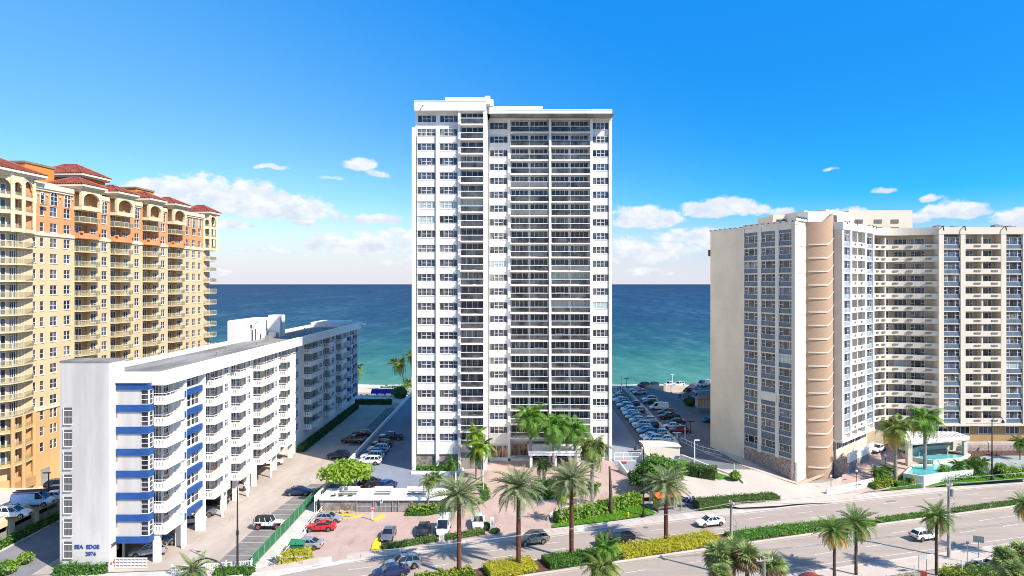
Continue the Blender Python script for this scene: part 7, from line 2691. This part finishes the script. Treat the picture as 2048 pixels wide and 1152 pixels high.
# low lamps on the resort forecourt and decks
for (px_, pb, pt, z, lb) in ((97, 1002, 946, 3.1, 'black lamp between van and stair tower on the low deck'), (92, 928, 882, .1, 'slim black lamp at the resort wall'), (84, 928, 904, .1, 'short black lamp left of the slim one at the resort wall'), (1381, 866, 843, 1.8, 'black lamp behind the dark red suv'), (1253, 782, 757, 1.8, 'double headed lamp on the dividing wall'), (1342, 787, 770, 1.8, 'dark lamp base in the middle of the right lot'), (1410, 787, 768, 1.8, 'dark lamp base near the beige wall')):
    x, y, zz = at(px_, pb, z)
    t = thing('lot_lamp', lb, 'lamp', (x, y, z))
    h = zat(pt, y) - z
    q = MB(); q.cyl(0, 0, 0, h, .09, .07, 7); q.cyl(0, 0, 0, .5, .25, .2, 8); q.build('post', BLACK, t)
    q = MB(); q.box(-.9 if y > 150 or px_ == 97 else -.3, -.12, h - .05, .3 if y < 150 else .9, .12, h + .1); q.build('lamp_head', BLACK, t)
for (px_, pb, pt, lb) in ((1354, 884, 866, 'white T-shaped lamp behind the cream ramp parapet'), (1389, 924, 881, 'white lamp with flat head at the side street'), (1370, 876, 854, 'white post beyond the cream parapet')):
    x, y, z = at(px_, pb)
    t = thing('white_lamp', lb, 'lamp', (x, y, z))
    h = zat(pt, y) - z
    q = MB(); q.cyl(0, 0, 0, h, .12, .1, 7); q.build('post', WHITE2, t)
    if px_ != 1370:
        q = MB(); q.box(-1.0 if px_ == 1354 else 0, -.15, h, 1.0, .15, h + .15); q.build('lamp_head', WHITE2, t)
# curved railing of the complex drive
dr = thing('drive_railing', 'white railing and kerb of the curved drive beside the beige wall', 'railing', (*at(1362, 885)[:2], 1.8))
e2, e3, e4 = at(1400, 903), at(1440, 920), at(1480, 940)
ox, oy = dr.location[0], dr.location[1]
q = MB()
pp = [(0, 0), (e2[0] - ox, e2[1] - oy), (43.2 - ox, 141 - oy)]
q.tube([(a, b, 1.1) for a, b in pp], .06, 5); q.tube([(a, b, .3) for a, b in pp], .06, 5)
for k in range(8):
    t_ = k / 7
    a, b = pp[0][0] * (1 - t_) + pp[2][0] * t_, pp[0][1] * (1 - t_) + pp[2][1] * t_
    q.box(a - .04, b - .04, -.1, a + .04, b + .04, 1.1)
q.build('rail', WHITE2, dr)
q = MB(); q.wall([at(a, b)[:2] for a, b in ((1330, 905), (1362, 912), (1400, 927), (1440, 943), (1475, 957), (1487, 968))], .25, lambda x, y: gz(x, y) - .1, lambda x, y: gz(x, y) + .35)
o = q.build('white_kerb', WHITE2); tag(o, 'long white kerb sweeping along the box hedge of the side street', 'kerb')
q = MB(); q.wall([at(a, b)[:2] for a, b in ((1410, 905), (1450, 920), (1510, 940), (1560, 958), (1590, 968), (1612, 962), (1655, 945))][::-1], .5, lambda x, y: gz(x, y) - .1, lambda x, y: gz(x, y) + .2)
o = q.build('tan_kerb', mat('tan_kerb_paint', (.55, .40, .28), .85, .1, 1)); tag(o, 'tan kerb around the foot of the beige complex', 'kerb')
# bus shelter --------------------------------------------------------------------
bx, by, bz = at(1338, 1022)
bs = thing('bus_shelter', 'bus shelter with orange red roof and yellow panel at its left end', 'bus shelter', (bx - 2.0, by + .3, 0), ROADA)
q = MB(); q.box(-.3, -.9, 2.45, 4.3, .9, 2.58); q.add([(-.3, -.9, 2.58), (4.3, -.9, 2.58), (4.3, .9, 2.95), (-.3, .9, 2.95), (-.3, .9, 2.58), (4.3, .9, 2.58)], [(0, 1, 2, 3), (0, 3, 4), (1, 5, 2), (2, 5, 4, 3)]); q.build('roof', ORP, bs)
for (x, y) in ((-.1, -.7), (-.1, .7), (2.0, .7), (4.0, -.7), (4.0, .7)):
    q = MB(); q.box(x, y, 0, x + .1, y + .1, 2.46); q.build('post', BLACK, bs)
q = MB(); q.box(-.2, -.8, .15, -.12, .75, 2.3); q.box(-.24, -.7, .6, -.2, .65, 2.2, 1); q.build('advert_panel', [DGREY, mat('yellow_poster', (.62, .48, .06), .5, .35, 3, col2=(.30, .26, .10))], bs)
q = MB(); q.box(.4, .2, .4, 3.6, .65, .5)
for x in (.6, 3.3):
    q.box(x, .3, 0, x + .1, .55, .4)
q.build('bench', STEEL, bs)
q = MB(); q.box(0, .78, .3, 3.9, .82, 2.2); q.build('back_glass', RAILD, bs)
um = thing('umbrella', 'orange yellow umbrella behind the bus shelter roof', 'umbrella', (bx - .3, by + 2.4, gz(bx, by)))
q = MB(); q.cyl(0, 0, 0, 2.7, .03, n=6); q.build('pole', STEEL, um)
q = MB(); q.tube([(0, 0, 2.2), (0, 0, 2.45), (0, 0, 2.75)], [1.0, .75, .04], 8); q.build('canopy', mat('orange_yellow_cloth', (.80, .42, .04), .8), um)
# scooters and bicycle -------------------------------------------------------------
def bike(label, x, y, z, a, frame_m, scooter=False):
    t = thing('scooter' if scooter else 'bicycle', label, 'scooter' if scooter else 'bicycle', (x, y, z), a)
    for wx in (-.52, .52):
        q = MB()
        pts = [(wx + .32 * math.cos(k * math.pi / 8), 0, .33 + .32 * math.sin(k * math.pi / 8)) for k in range(17)]
        q.tube(pts, .05 if scooter else .03, 5)
        for k in range(0, 8, 2):
            q.tube([(wx, 0, .33), pts[k * 2]], .01, 3)
        q.build('wheel', TYRE, t)
    q = MB()
    q.tube([(-.52, 0, .33), (-.1, 0, .33), (.35, 0, .75), (-.2, 0, .72), (-.52, 0, .33)], .035, 5)
    q.tube([(-.1, 0, .33), (-.25, 0, .85)], .03, 5)
    q.tube([(.52, 0, .33), (.38, 0, .95)], .03, 5)
    if scooter:
        q.box(-.6, -.13, .5, .1, .13, .75); q.box(.25, -.18, .4, .4, .18, .95)
    q.build('frame', frame_m, t)
    q = MB(); q.tube([(.36, -.28, .98), (.4, 0, .95), (.36, .28, .98)], .025, 5); q.build('handlebar', BLACK, t)
    q = MB(); q.box(-.42, -.08, .84, -.12, .08, .9); q.build('saddle', BLACK, t)
BLUEP = mat('blue_enamel', (.03, .07, .38), .4)
for i, (px_, pb) in enumerate(((1373, 1007), (1381, 1008), (1388, 1005))):
    x, y, z = at(px_, pb)
    bike('blue rental scooter right of the bus shelter, %s of three' % ('left', 'middle', 'right')[i], x, y, z, R(60 + 20 * i), BLUEP, True)
x, y, z = at(551, 1131)
bike('bicycle leaning by the white board at the ramp foot', x, y, z, R(20), STEEL)
t = thing('notice_board', 'white notice board on a post at the ramp foot', 'sign', (*at(556, 1126)[:2], 0), R(10))
q = MB(); q.box(-.4, -.06, .6, .4, .06, 1.75); q.box(-.43, -.08, 1.68, .43, .08, 1.78); q.build('board', mat('pale_blue_board', (.66, .72, .76), .5), t)
q = MB(); q.box(-.3, -.03, 0, -.22, .03, .6); q.box(.22, -.03, 0, .3, .03, .6); q.build('leg', WHITE2, t)
# hydrant ---------------------------------------------------------------------------
t = thing('fire_hydrant', 'small yellow fire hydrant on the lawn by the sidewalk', 'hydrant', at(1256, 1034))
q = MB(); q.cyl(0, 0, 0, .6, .16, .14, 10); q.ball((0, 0, .62), .17, 8); q.cyl(0, 0, 0, .06, .24, n=10); q.build('barrel', YELP, t)
q = MB(); q.tube([(-.28, 0, .42), (.28, 0, .42)], .07, 7); q.tube([(0, 0, .42), (0, -.27, .42)], .09, 7); q.build('nozzle', ORP, t)
# utility poles and wires -----------------------------------------------------------
def upole(label, x, y, ztop, arms, m=WOOD):
    t = thing('utility_pole', label, 'utility pole', (x, y, 0))
    q = MB(); q.tube([(0, 0, -.2), (0, 0, ztop * .5), (0, 0, ztop)], [.24, .20, .15], 9); q.build('shaft', m, t)
    for (z, w, a) in arms:
        q = MB(); q.M = Matrix.Translation((0, 0, z)) @ Matrix.Rotation(a, 4, 'Z'); q.box(-w, -.18, -.07, w, -.04, .07); q.tube([(-w * .6, -.1, 0), (0, -.1, -.6)], .02, 4); q.tube([(w * .6, -.1, 0), (0, -.1, -.6)], .02, 4)
        q.build('crossarm', STEEL if m is not WOOD else WOOD, t)
        for u in (-.92, -.5, .5, .92):
            q = MB(); q.M = Matrix.Translation((0, 0, z)) @ Matrix.Rotation(a, 4, 'Z'); q.cyl(w * u, -.11, .06, .3, .06, .03, 7); q.build('insulator', WHITE2, t)
    return t
u1 = upole('grey wooden utility pole beside the yellow median bushes', 28.2, 87.8, 9.6, [(9.2, .75, R(100))])
for k in range(5):
    q = MB(); z = 7.4 - k * .8; q.tube([(.15, 0, z), (.55 + .1 * (k % 2), -.1, z - .3), (.75, 0, z - .8), (.35, 0, z - 1.4)], .02, 4); q.build('loose_cable', DGREY, u1)
u2 = upole('near utility pole with crossarm behind the fan palms', 26.4, 71.5, 8.9, [(8.6, 1.0, R(15))])
u3 = upole('tall grey concrete utility pole behind the roadside palm', 59.9, 93.6, 11.0, [(10.7, .8, R(12)), (9.9, .5, R(12))], mat('grey_pole_concrete', (.40, .38, .36), .9, .15, 1, fine=.15))
q = MB(); q.cyl(.35, -.1, 8.4, 9.4, .22, n=10); q.build('transformer', STEEL, u3)
for k in range(4):
    q = MB(); z = 8.0 - k * .7; q.tube([(.15, 0, z), (.6, -.1, z + .2), (.9 - .1 * k, 0, z - .5), (.25, 0, z - 1.2)], .02, 4); q.build('loose_cable', DGREY, u3)
def wire(label, a, b, sag, r=.028):
    q = MB()
    a, b = Vector(a), Vector(b)
    pts = [a.lerp(b, i / 14) - Vector((0, 0, sag * 4 * (i / 14) * (1 - i / 14))) for i in range(15)]
    q.tube(pts, r, 4)
    tag(q.build('overhead_wire', mat('grey_wire', (.42, .41, .40), .6, .05, 1)), label, 'wire', 'overhead wires')
wire('upper overhead wire between the two utility poles right of centre', (28.2, 87.6, 9.45), (59.9, 93.4, 10.9), .5)
wire('lower overhead wire between the two utility poles right of centre', (28.3, 88.3, 9.1), (59.9, 93.8, 10.1), .9)
wire('overhead wire running from the wooden pole down to the lower left', (28.1, 87.5, 9.4), (-26, 77, 6.6), .8)
wire('overhead wire leaving the frame at the right from the concrete pole', (59.9, 93.5, 10.9), (98, 103, 12), .5)
wire('second overhead wire leaving the frame at the right', (60.0, 93.9, 10.1), (98, 103.4, 11), .6)
# signs on the near verge ---------------------------------------------------------------
def board_sign(label, x, y, z0, w, h, zt, m, a, txt=None, legs=1):
    t = thing('board_sign', label, 'sign', (x, y, z0), a)
    for k in range(legs):
        xx = 0 if legs == 1 else (-w * .45 + k * w * .9)
        q = MB(); q.cyl(xx, .05, 0, zt, .05, n=6); q.build('post', STEEL, t)
    q = MB(); q.box(-w / 2, -.04, zt - h, w / 2, .02, zt); q.build('board', m, t)
    if txt:
        text_obj('lettering', txt, h * .3, WHITE2, t, (0, -.06, zt - h * .6), (R(90), 0, 0), .004, 'CENTER')
    return t
def back_sign(label, px_, pyt, y, w, h, m, a, legs=1):
    x = (px_ - 1024) * y / K
    return board_sign(label, x, y, 0, w, h, zat(pyt, y), m, a, None, legs)
back_sign('grey green street sign seen from behind at right', 1957, 1072, 91, 1.2, .85, mat('sign_back_grey_green', (.25, .33, .30), .5), R(-25))
back_sign('low white sign frame above the bottom right hedge', 1846, 1110, 88, 1.3, .6, mat('pale_grey_board', (.52, .55, .54), .5), R(12), 2)
back_sign('small dark round parking meter by the kerb at right', 1935, 1083, 92, .35, .35, DGREY, 0)
rp2 = thing('red_pillar', 'orange red sign pillar at the bottom right', 'sign', ((1858 - 1024) * 83.0 / K, 83.0, 0), R(-30))
q = MB(); q.box(-.9, -.2, 0, -.2, .2, 2.5); q.box(-.2, -.15, 0, .9, .15, 1.0); q.build('pillar', mat('coral_red_paint', (.68, .13, .07), .6, .08, 1), rp2)
for (px_, y, lb) in ((1924, 87, 'white post between the bottom right hedges'), (1829, 85.5, 'white post at the bottom right beside the low hedge')):
    x = (px_ - 1024) * y / K
    t = thing('white_post', lb, 'post', (x, y, 0)); q = MB(); q.cyl(0, 0, 0, 2.2, .06, n=6); q.build('shaft', WHITE2, t); q = MB(); q.ball((0, 0, 2.25), .09, 6); q.build('cap', WHITE2, t)
# fountain -------------------------------------------------------------------------------
fo = thing('fountain', 'two level fountain basin with turquoise water and pale concrete walls', 'fountain', (0, 0, 0))
WATER = mat('turquoise_pool_water', (.13, .48, .50), .08, .15, .5, col2=(.06, .38, .42), spec=.6, bump=.25, bscale=2)
PG = mat('pale_greenish_concrete', (.60, .62, .53), .85, .06, .5)
f_ = lambda a, b, z: at(a, b, z)[:2]
def shrink(p, k):
    cx_, cy_ = sum(a for a, b in p) / len(p), sum(b for a, b in p) / len(p)
    return [(cx_ + (a - cx_) * k, cy_ + (b - cy_) * k) for a, b in p]
lowp = [f_(1812, 948, 2.1), f_(1828, 932, 2.1), f_(1935, 928, 2.1), f_(1952, 932, 2.1), f_(1940, 941, 2.1), f_(1880, 947, 2.1), f_(1845, 953, 2.1)]
q = MB(); q.wall(lowp, .4, -.1, 2.28, closed=True); q.build('lower_basin', PG, fo)
q = MB(); q.prism(shrink(lowp, .97), 1.7, 2.1); q.build('lower_water', WATER, fo)
upp = [f_(1822, 915, 2.8), f_(1838, 907, 2.8), f_(1908, 904, 2.8), f_(1936, 910, 2.8), f_(1922, 917, 2.8), f_(1865, 922, 2.8)]
q = MB(); q.wall(upp, .4, .6, 3.05, closed=True); q.build('upper_basin', PG, fo)
q = MB(); q.prism(shrink(upp, .97), 2.3, 2.8); q.build('upper_water', WATER, fo)
q = MB(); q.wall([f_(1820, 913, 2.8), f_(1840, 904.5, 2.8), f_(1908, 901.5, 2.8), f_(1926, 905, 2.8)], .4, 0, 4.0); q.build('back_wall', PG, fo)
for (a, b, zt) in ((1818, 950, 6.2), (1811, 940, 3.2)):
    x, y = f_(a, b, 0)
    q = MB(); q.box(x - .45, y - .4, 0, x + .45, y + .5, zt); q.build('pier', CREAMW, fo)
q = MB()
for (a, b) in ((1838, 914), (1895, 909), (1878, 939), (1906, 935)):
    x, y = f_(a, b, 2.8 if b < 920 else 2.1)
    z = 2.8 if b < 920 else 2.1
    q.tube([(x, y, z), (x, y, z + .7), (x + .1, y, z + 1.0), (x + .25, y, z + .6)], [.05, .06, .1, .03], 6)
q.build('water_jet', mat('white_water_spray', (.85, .9, .92), .4), fo)
wf4 = wall_thing('white angled garden wall left of the fountain', [f_(1795, 921, 0), f_(1808, 934, 0), f_(1812, 943, 0)], .3, 0, 2.6, WHITE2)
# porch canopy behind the fountain
pc = thing('porch_canopy', 'white trellis porch roof over the drive of the beige complex', 'canopy', (76, 132, 0))
q = MB()
rp_ = [(1.5, 1.6), (16.5, 6.0), (16.5, 10.3), (4, 11.5)]
q.prism(rp_, 5.95, 6.15)
q.wall(rp_, .25, 5.9, 6.7, closed=True)
for i in range(9):
    t_ = i / 8
    q.box(8 + i * .95, 4.2 + i * .22, 6.7, 8.2 + i * .95, 10.4, 6.85)
q.build('roof', WHITE2, pc)
for (x, y) in ((15.8, 6.4), (15.8, 9.8), (9.0, 10.5)):
    q = MB(); q.box(x - .35, y - .35, 0, x + .35, y + .35, 5.9); q.build('column', CREAMW, pc)
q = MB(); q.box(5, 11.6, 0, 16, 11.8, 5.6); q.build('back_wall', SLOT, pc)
te = thing('terrace', 'grey stone terrace right of the fountain', 'terrace', (0, 0, 0))
q = MB(); q.prism([at(a, b, 2.7)[:2] for a, b in ((1946, 917), (1985, 908), (2080, 906), (2090, 933), (1962, 931))], 0, 2.7); q.build('paving', mat('grey_green_stone', (.33, .37, .36), .85, .1, .5), te)
# shrub, dumpsters and booth in the right lot ---------------------------------------------
bt_ = thing('lot_booth', 'grey tiled booth beside the beige wall in the right parking lot', 'booth', (*at(1404, 826)[:2], 1.8))
q = MB(); q.box(-1.6, -1.5, 0, 2.4, 1.5, 2.6); q.build('walls', CONC, bt_)
q = MB(); q.add([(-2, -1.9, 2.6), (2.8, -1.9, 2.6), (2.8, 1.9, 2.6), (-2, 1.9, 2.6), (-.6, 0, 3.7), (1.4, 0, 3.7)], [(0, 1, 5, 4), (1, 2, 5), (2, 3, 4, 5), (3, 0, 4)]); q.build('roof', mat('taupe_metal', (.24, .21, .19)), bt_)
q = MB()
for i in range(5):
    q.box(-1.5 + i * .8, -1.53, .2, -1.1 + i * .8, -1.5, 2.3)
q.build('door', YELP if False else mat('tan_recess_stucco', (.60, .42, .20)), bt_)
ct = thing('box_truck', 'pale blue box trailer beside the beige wall in the right lot', 'trailer', (*at(1405, 801)[:2], 1.8))
ct.scale = (.8, .8, .72)
q = MB(); q.box(-2.2, -1.1, .7, 2.6, 1.1, 3.2); q.build('box', mat('blue_grey_trailer', (.30, .36, .44), .5), ct)
q = MB(); q.box(-2.9, -1, .4, -2.25, 1, 2.2); q.build('cab', paint('navy', *PAINTS['navy']), ct)
for wx in (-2.3, 1.5):
    q = MB(); q.M = Matrix.Translation((wx, 0, .45)) @ Matrix.Rotation(R(90), 4, 'X'); q.cyl(0, 0, -1.1, 1.1, .45, n=12); q.build('wheel', TYRE, ct)
pd = thing('person', 'person in dark clothes standing in the right parking lot', 'person', (*at(1360, 806)[:2], 1.83), 0)
# one continuous skinned figure
def figure(root, cloth, skin):
    pts = {'pel': (0, 0, .95), 'chest': (0, 0, 1.32), 'neck': (0, 0, 1.5), 'head': (0, -.02, 1.63), 'top': (0, -.01, 1.74),
           'sl': (.19, 0, 1.42), 'el': (.26, .02, 1.15), 'hl': (.27, -.05, .88), 'sr': (-.19, 0, 1.42), 'er': (-.26, .02, 1.15), 'hr': (-.27, -.05, .88),
           'kl': (.11, -.03, .5), 'fl': (.12, 0, .07), 'tl': (.13, -.16, .04), 'kr': (-.1, -.03, .5), 'fr': (-.13, .03, .07), 'tr': (-.14, -.13, .04), 'hpl': (.1, 0, .9), 'hpr': (-.1, 0, .9)}
    rad = {'pel': .15, 'chest': .17, 'neck': .065, 'head': .105, 'top': .08, 'sl': .075, 'el': .05, 'hl': .04, 'sr': .075, 'er': .05, 'hr': .04, 'kl': .07, 'fl': .05, 'tl': .04, 'kr': .07, 'fr': .05, 'tr': .04, 'hpl': .11, 'hpr': .11}
    ks = list(pts)
    ed = [('pel', 'chest'), ('chest', 'neck'), ('neck', 'head'), ('head', 'top'), ('chest', 'sl'), ('sl', 'el'), ('el', 'hl'), ('chest', 'sr'), ('sr', 'er'), ('er', 'hr'), ('pel', 'hpl'), ('hpl', 'kl'), ('kl', 'fl'), ('fl', 'tl'), ('pel', 'hpr'), ('hpr', 'kr'), ('kr', 'fr'), ('fr', 'tr')]
    me = bpy.data.meshes.new('body')
    me.from_pydata([pts[k] for k in ks], [(ks.index(a), ks.index(b)) for a, b in ed], [])
    me.materials.append(cloth)
    o = link('body', me, root)
    md = o.modifiers.new('skin', 'SKIN')
    for i, k in enumerate(ks):
        me.skin_vertices[0].data[i].radius = (rad[k], rad[k] * (.8 if k in ('chest', 'pel') else 1))
    me.skin_vertices[0].data[0].use_root = True
    sb = o.modifiers.new('sub', 'SUBSURF'); sb.levels = 1; sb.render_levels = 1
    q = MB(); q.ball((0, .015, 1.70), .118, 8, rz=.1); q.build('hair', mat('dark_hair', (.03, .02, .015), .7), root)
    return o
try:
    figure(pd, mat('dark_clothes', (.03, .035, .05), .9), None)
except Exception as ex:
    print('figure', ex)
# low resort parking deck at the bottom left ------------------------------------------------
pkd = thing('parking_deck', 'low cream parking deck with dark openings at the bottom left', 'parking deck', (0, 0, 0))
q = MB(); q.box(-120, 84, 2.9, -73.6, 112.4, 3.2); q.build('deck_slab', CONCL, pkd)
q = MB(); q.box(-73.9, 84, 3.2, -73.6, 112.5, 4.0); q.box(-74.0, 84, 4.0, -73.5, 112.6, 4.12); q.box(-120, 112.2, 0, -73.6, 112.5, 3.9); q.build('parapet', CREAM2, pkd)
q = MB()
for y in (85, 90.2, 95.0, 99.8, 105.0, 110.8):
    q.box(-74.0, y, 0, -73.35, y + .9, 3.2)
q.box(-73.9, 84, 2.3, -73.45, 112.4, 3.2)
q.build('pillar', CREAM, pkd)
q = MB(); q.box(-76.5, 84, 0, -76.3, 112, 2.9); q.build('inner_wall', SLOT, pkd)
q = MB()
for (a, b) in ((85.9, 90.2), (91.1, 95), (95.9, 99.8), (100.7, 105), (105.9, 110.8)):
    q.box(-73.8, a, 0, -73.75, b, 1.55)
q.build('mesh_screen', mat('grey_green_mesh', (.30, .31, .27), .8, .1, 1), pkd)
o = MB(); o.box(-74.2, 87.5, 0, -72.6, 88.0, 1.7); o = o.build('white_block', WHITE2); tag(o, 'white meter cabinet at the foot of the low parking deck', 'cabinet')
hedge('hedge', 'scrubby green strip between low parking deck and alley', [(-72.6, 92), (-72.4, 100), (-72.2, 109)], 1.2, 1.0, MGREEN, 22, .34, z=0, seed=71, rag=.2)
q = MB(); q.wall([(-71.6, 84), (-71.4, 112)], .2, 0, .2); tag(q.build('alley_kerb', CONCL), 'pale kerb along the alley behind the stair tower', 'kerb')
# ladders on the van
van = next(o for o in C.objects if o.get('label', '').startswith('pale blue van'))
for i, dy_ in enumerate((-.55, .35)):
    t = thing('ladder', 'red ladder on the van roof, %s one' % ('near', 'far')[i], 'ladder', van.location, van.rotation_euler[2])
    q = MB()
    for s_ in (0, .34):
        q.box(-2.6, dy_ + s_, 2.32, 2.0, dy_ + s_ + .06, 2.42)
    for k in range(13):
        q.box(-2.5 + k * .35, dy_, 2.35, -2.45 + k * .35, dy_ + .38, 2.4)
    q.build('ladder_frame', mat('dark_red_fibreglass', (.33, .05, .05), .5), t)
t = thing('orange_cone', 'small orange marker post on the resort forecourt', 'cone', at(111, 941, .02))
q = MB(); q.tube([(0, 0, .05), (0, 0, 1.1)], [.2, .06], 8); q.build('cone', ORP, t); q = MB(); q.box(-.3, -.3, 0, .3, .3, .06); q.build('foot', ORP, t)
# pool terrace and beach --------------------------------------------------------------------
S(drape('pool_terrace', [(-53, 213.5), (-33, 213.5), (-33, 229.5), (-53, 229.5)], mat('white_terrace', (.66, .64, .61), .85, .06, .4), .05, flat=0))
po = thing('swimming_pool', 'pale swimming pool at the end of the flats parking', 'pool', (-52, 215, .06))
q = MB(); q.wall([(0, 0), (4.5, 0), (4.5, 6), (0, 6)], -.3, 0, .15, closed=True); q.build('coping', WHITE2, po)
q = MB(); q.prism([(0, 0), (4.5, 0), (4.5, 6), (0, 6)], -.1, .08); q.build('water', mat('pool_water', (.30, .55, .60), .1, .1, 1, spec=.6), po)
pf = thing('white_fence', 'white picket fence in front of the pool terrace', 'fence', (-53.0, 213.2, 0))
q = MB()
for i in range(66):
    q.box(i * .3, 0, .1, i * .3 + .14, .06, 1.7)
q.box(0, .06, .3, 20, .12, .45); q.box(0, .06, 1.35, 20, .12, 1.5)
q.build('pickets', WHITE2, pf)
ca_ = thing('cabana_row', 'row of deep blue cabana roof cloth at the beach end', 'cabana', (-46.8, 226, .05))
q = MB(); q.add([(0, 0, 1.1), (11, 0, 1.1), (11, 1.6, 2.3), (0, 1.6, 2.3), (0, 0, 1.25), (11, 0, 1.25), (11, 1.6, 2.45), (0, 1.6, 2.45)], [(3, 2, 1, 0), (4, 5, 6, 7), (0, 1, 5, 4), (1, 2, 6, 5), (2, 3, 7, 6), (3, 0, 4, 7)]); q.build('roof_cloth', mat('deep_blue_canvas', (.015, .03, .33), .8, .08, 1), ca_)
for x in (.1, 3.6, 7.2, 10.8):
    q = MB(); q.box(x - .06, .1, 0, x + .06, .2, 1.15); q.box(x - .06, 1.4, 0, x + .06, 1.5, 2.2); q.build('post', WHITE2, ca_)
lg = thing('sun_lounger', 'white sun lounger on the pool terrace, first from the flats', 'lounger', (-51.5, 226.5, .1), R(80))
q = MB(); q.box(-.3, -.35, .3, 1.2, .35, .4); q.build('seat', WHITE2, lg)
q = MB(); q.add([(-.3, -.35, .3), (-.3, .35, .3), (-1.0, .35, .85), (-1.0, -.35, .85), (-.3, -.35, .4), (-.3, .35, .4), (-1.0, .35, .95), (-1.0, -.35, .95)], [(0, 1, 2, 3), (7, 6, 5, 4), (0, 4, 5, 1), (2, 6, 7, 3)]); q.build('backrest', WHITE2, lg)
for (x, y) in ((-.9, -.3), (-.9, .3), (1.1, -.3), (1.1, .3)):
    q = MB(); q.box(x - .04, y - .04, 0, x + .04, y + .04, .32); q.build('leg', WHITE2, lg)
for i, (x, y) in enumerate(((-49.8, 226.8), (-48.1, 227.3), (-45, 228.3), (-42.5, 228.4), (-40, 228.2), (-37, 228))):
    dup(lg, (x, y, .1), R(80 + 4 * i), 'white sun lounger on the pool terrace, %s from the flats' % ('second', 'third', 'fourth', 'fifth', 'sixth', 'seventh')[i])
bf = thing('beach_fence', 'pale slatted beach fence behind the cabana row', 'fence', (-45.5, 231.5, 0))
q = MB()
for i in range(9):
    q.box(i * 1.5, 0, 0, i * 1.5 + .12, .12, 2.3)
q.box(0, .02, 2.1, 12.2, .1, 2.25)
q.build('frame', WHITE2, bf)
for i in range(8):
    q = MB(); q.box(i * 1.5 + .2, .05, .1, i * 1.5 + 1.42, .09, 2.05); q.build('panel', mat('tan_slats', (.50, .43, .36), .9, .1, 2), bf)
# beach kerb in the right lot
wall_thing('long pale beach wall at the far end of the right lot', [(22, 236.5), (80, 236.5)][::-1], .4, -.2, 2.35, CREAMW, 'beach_wall')
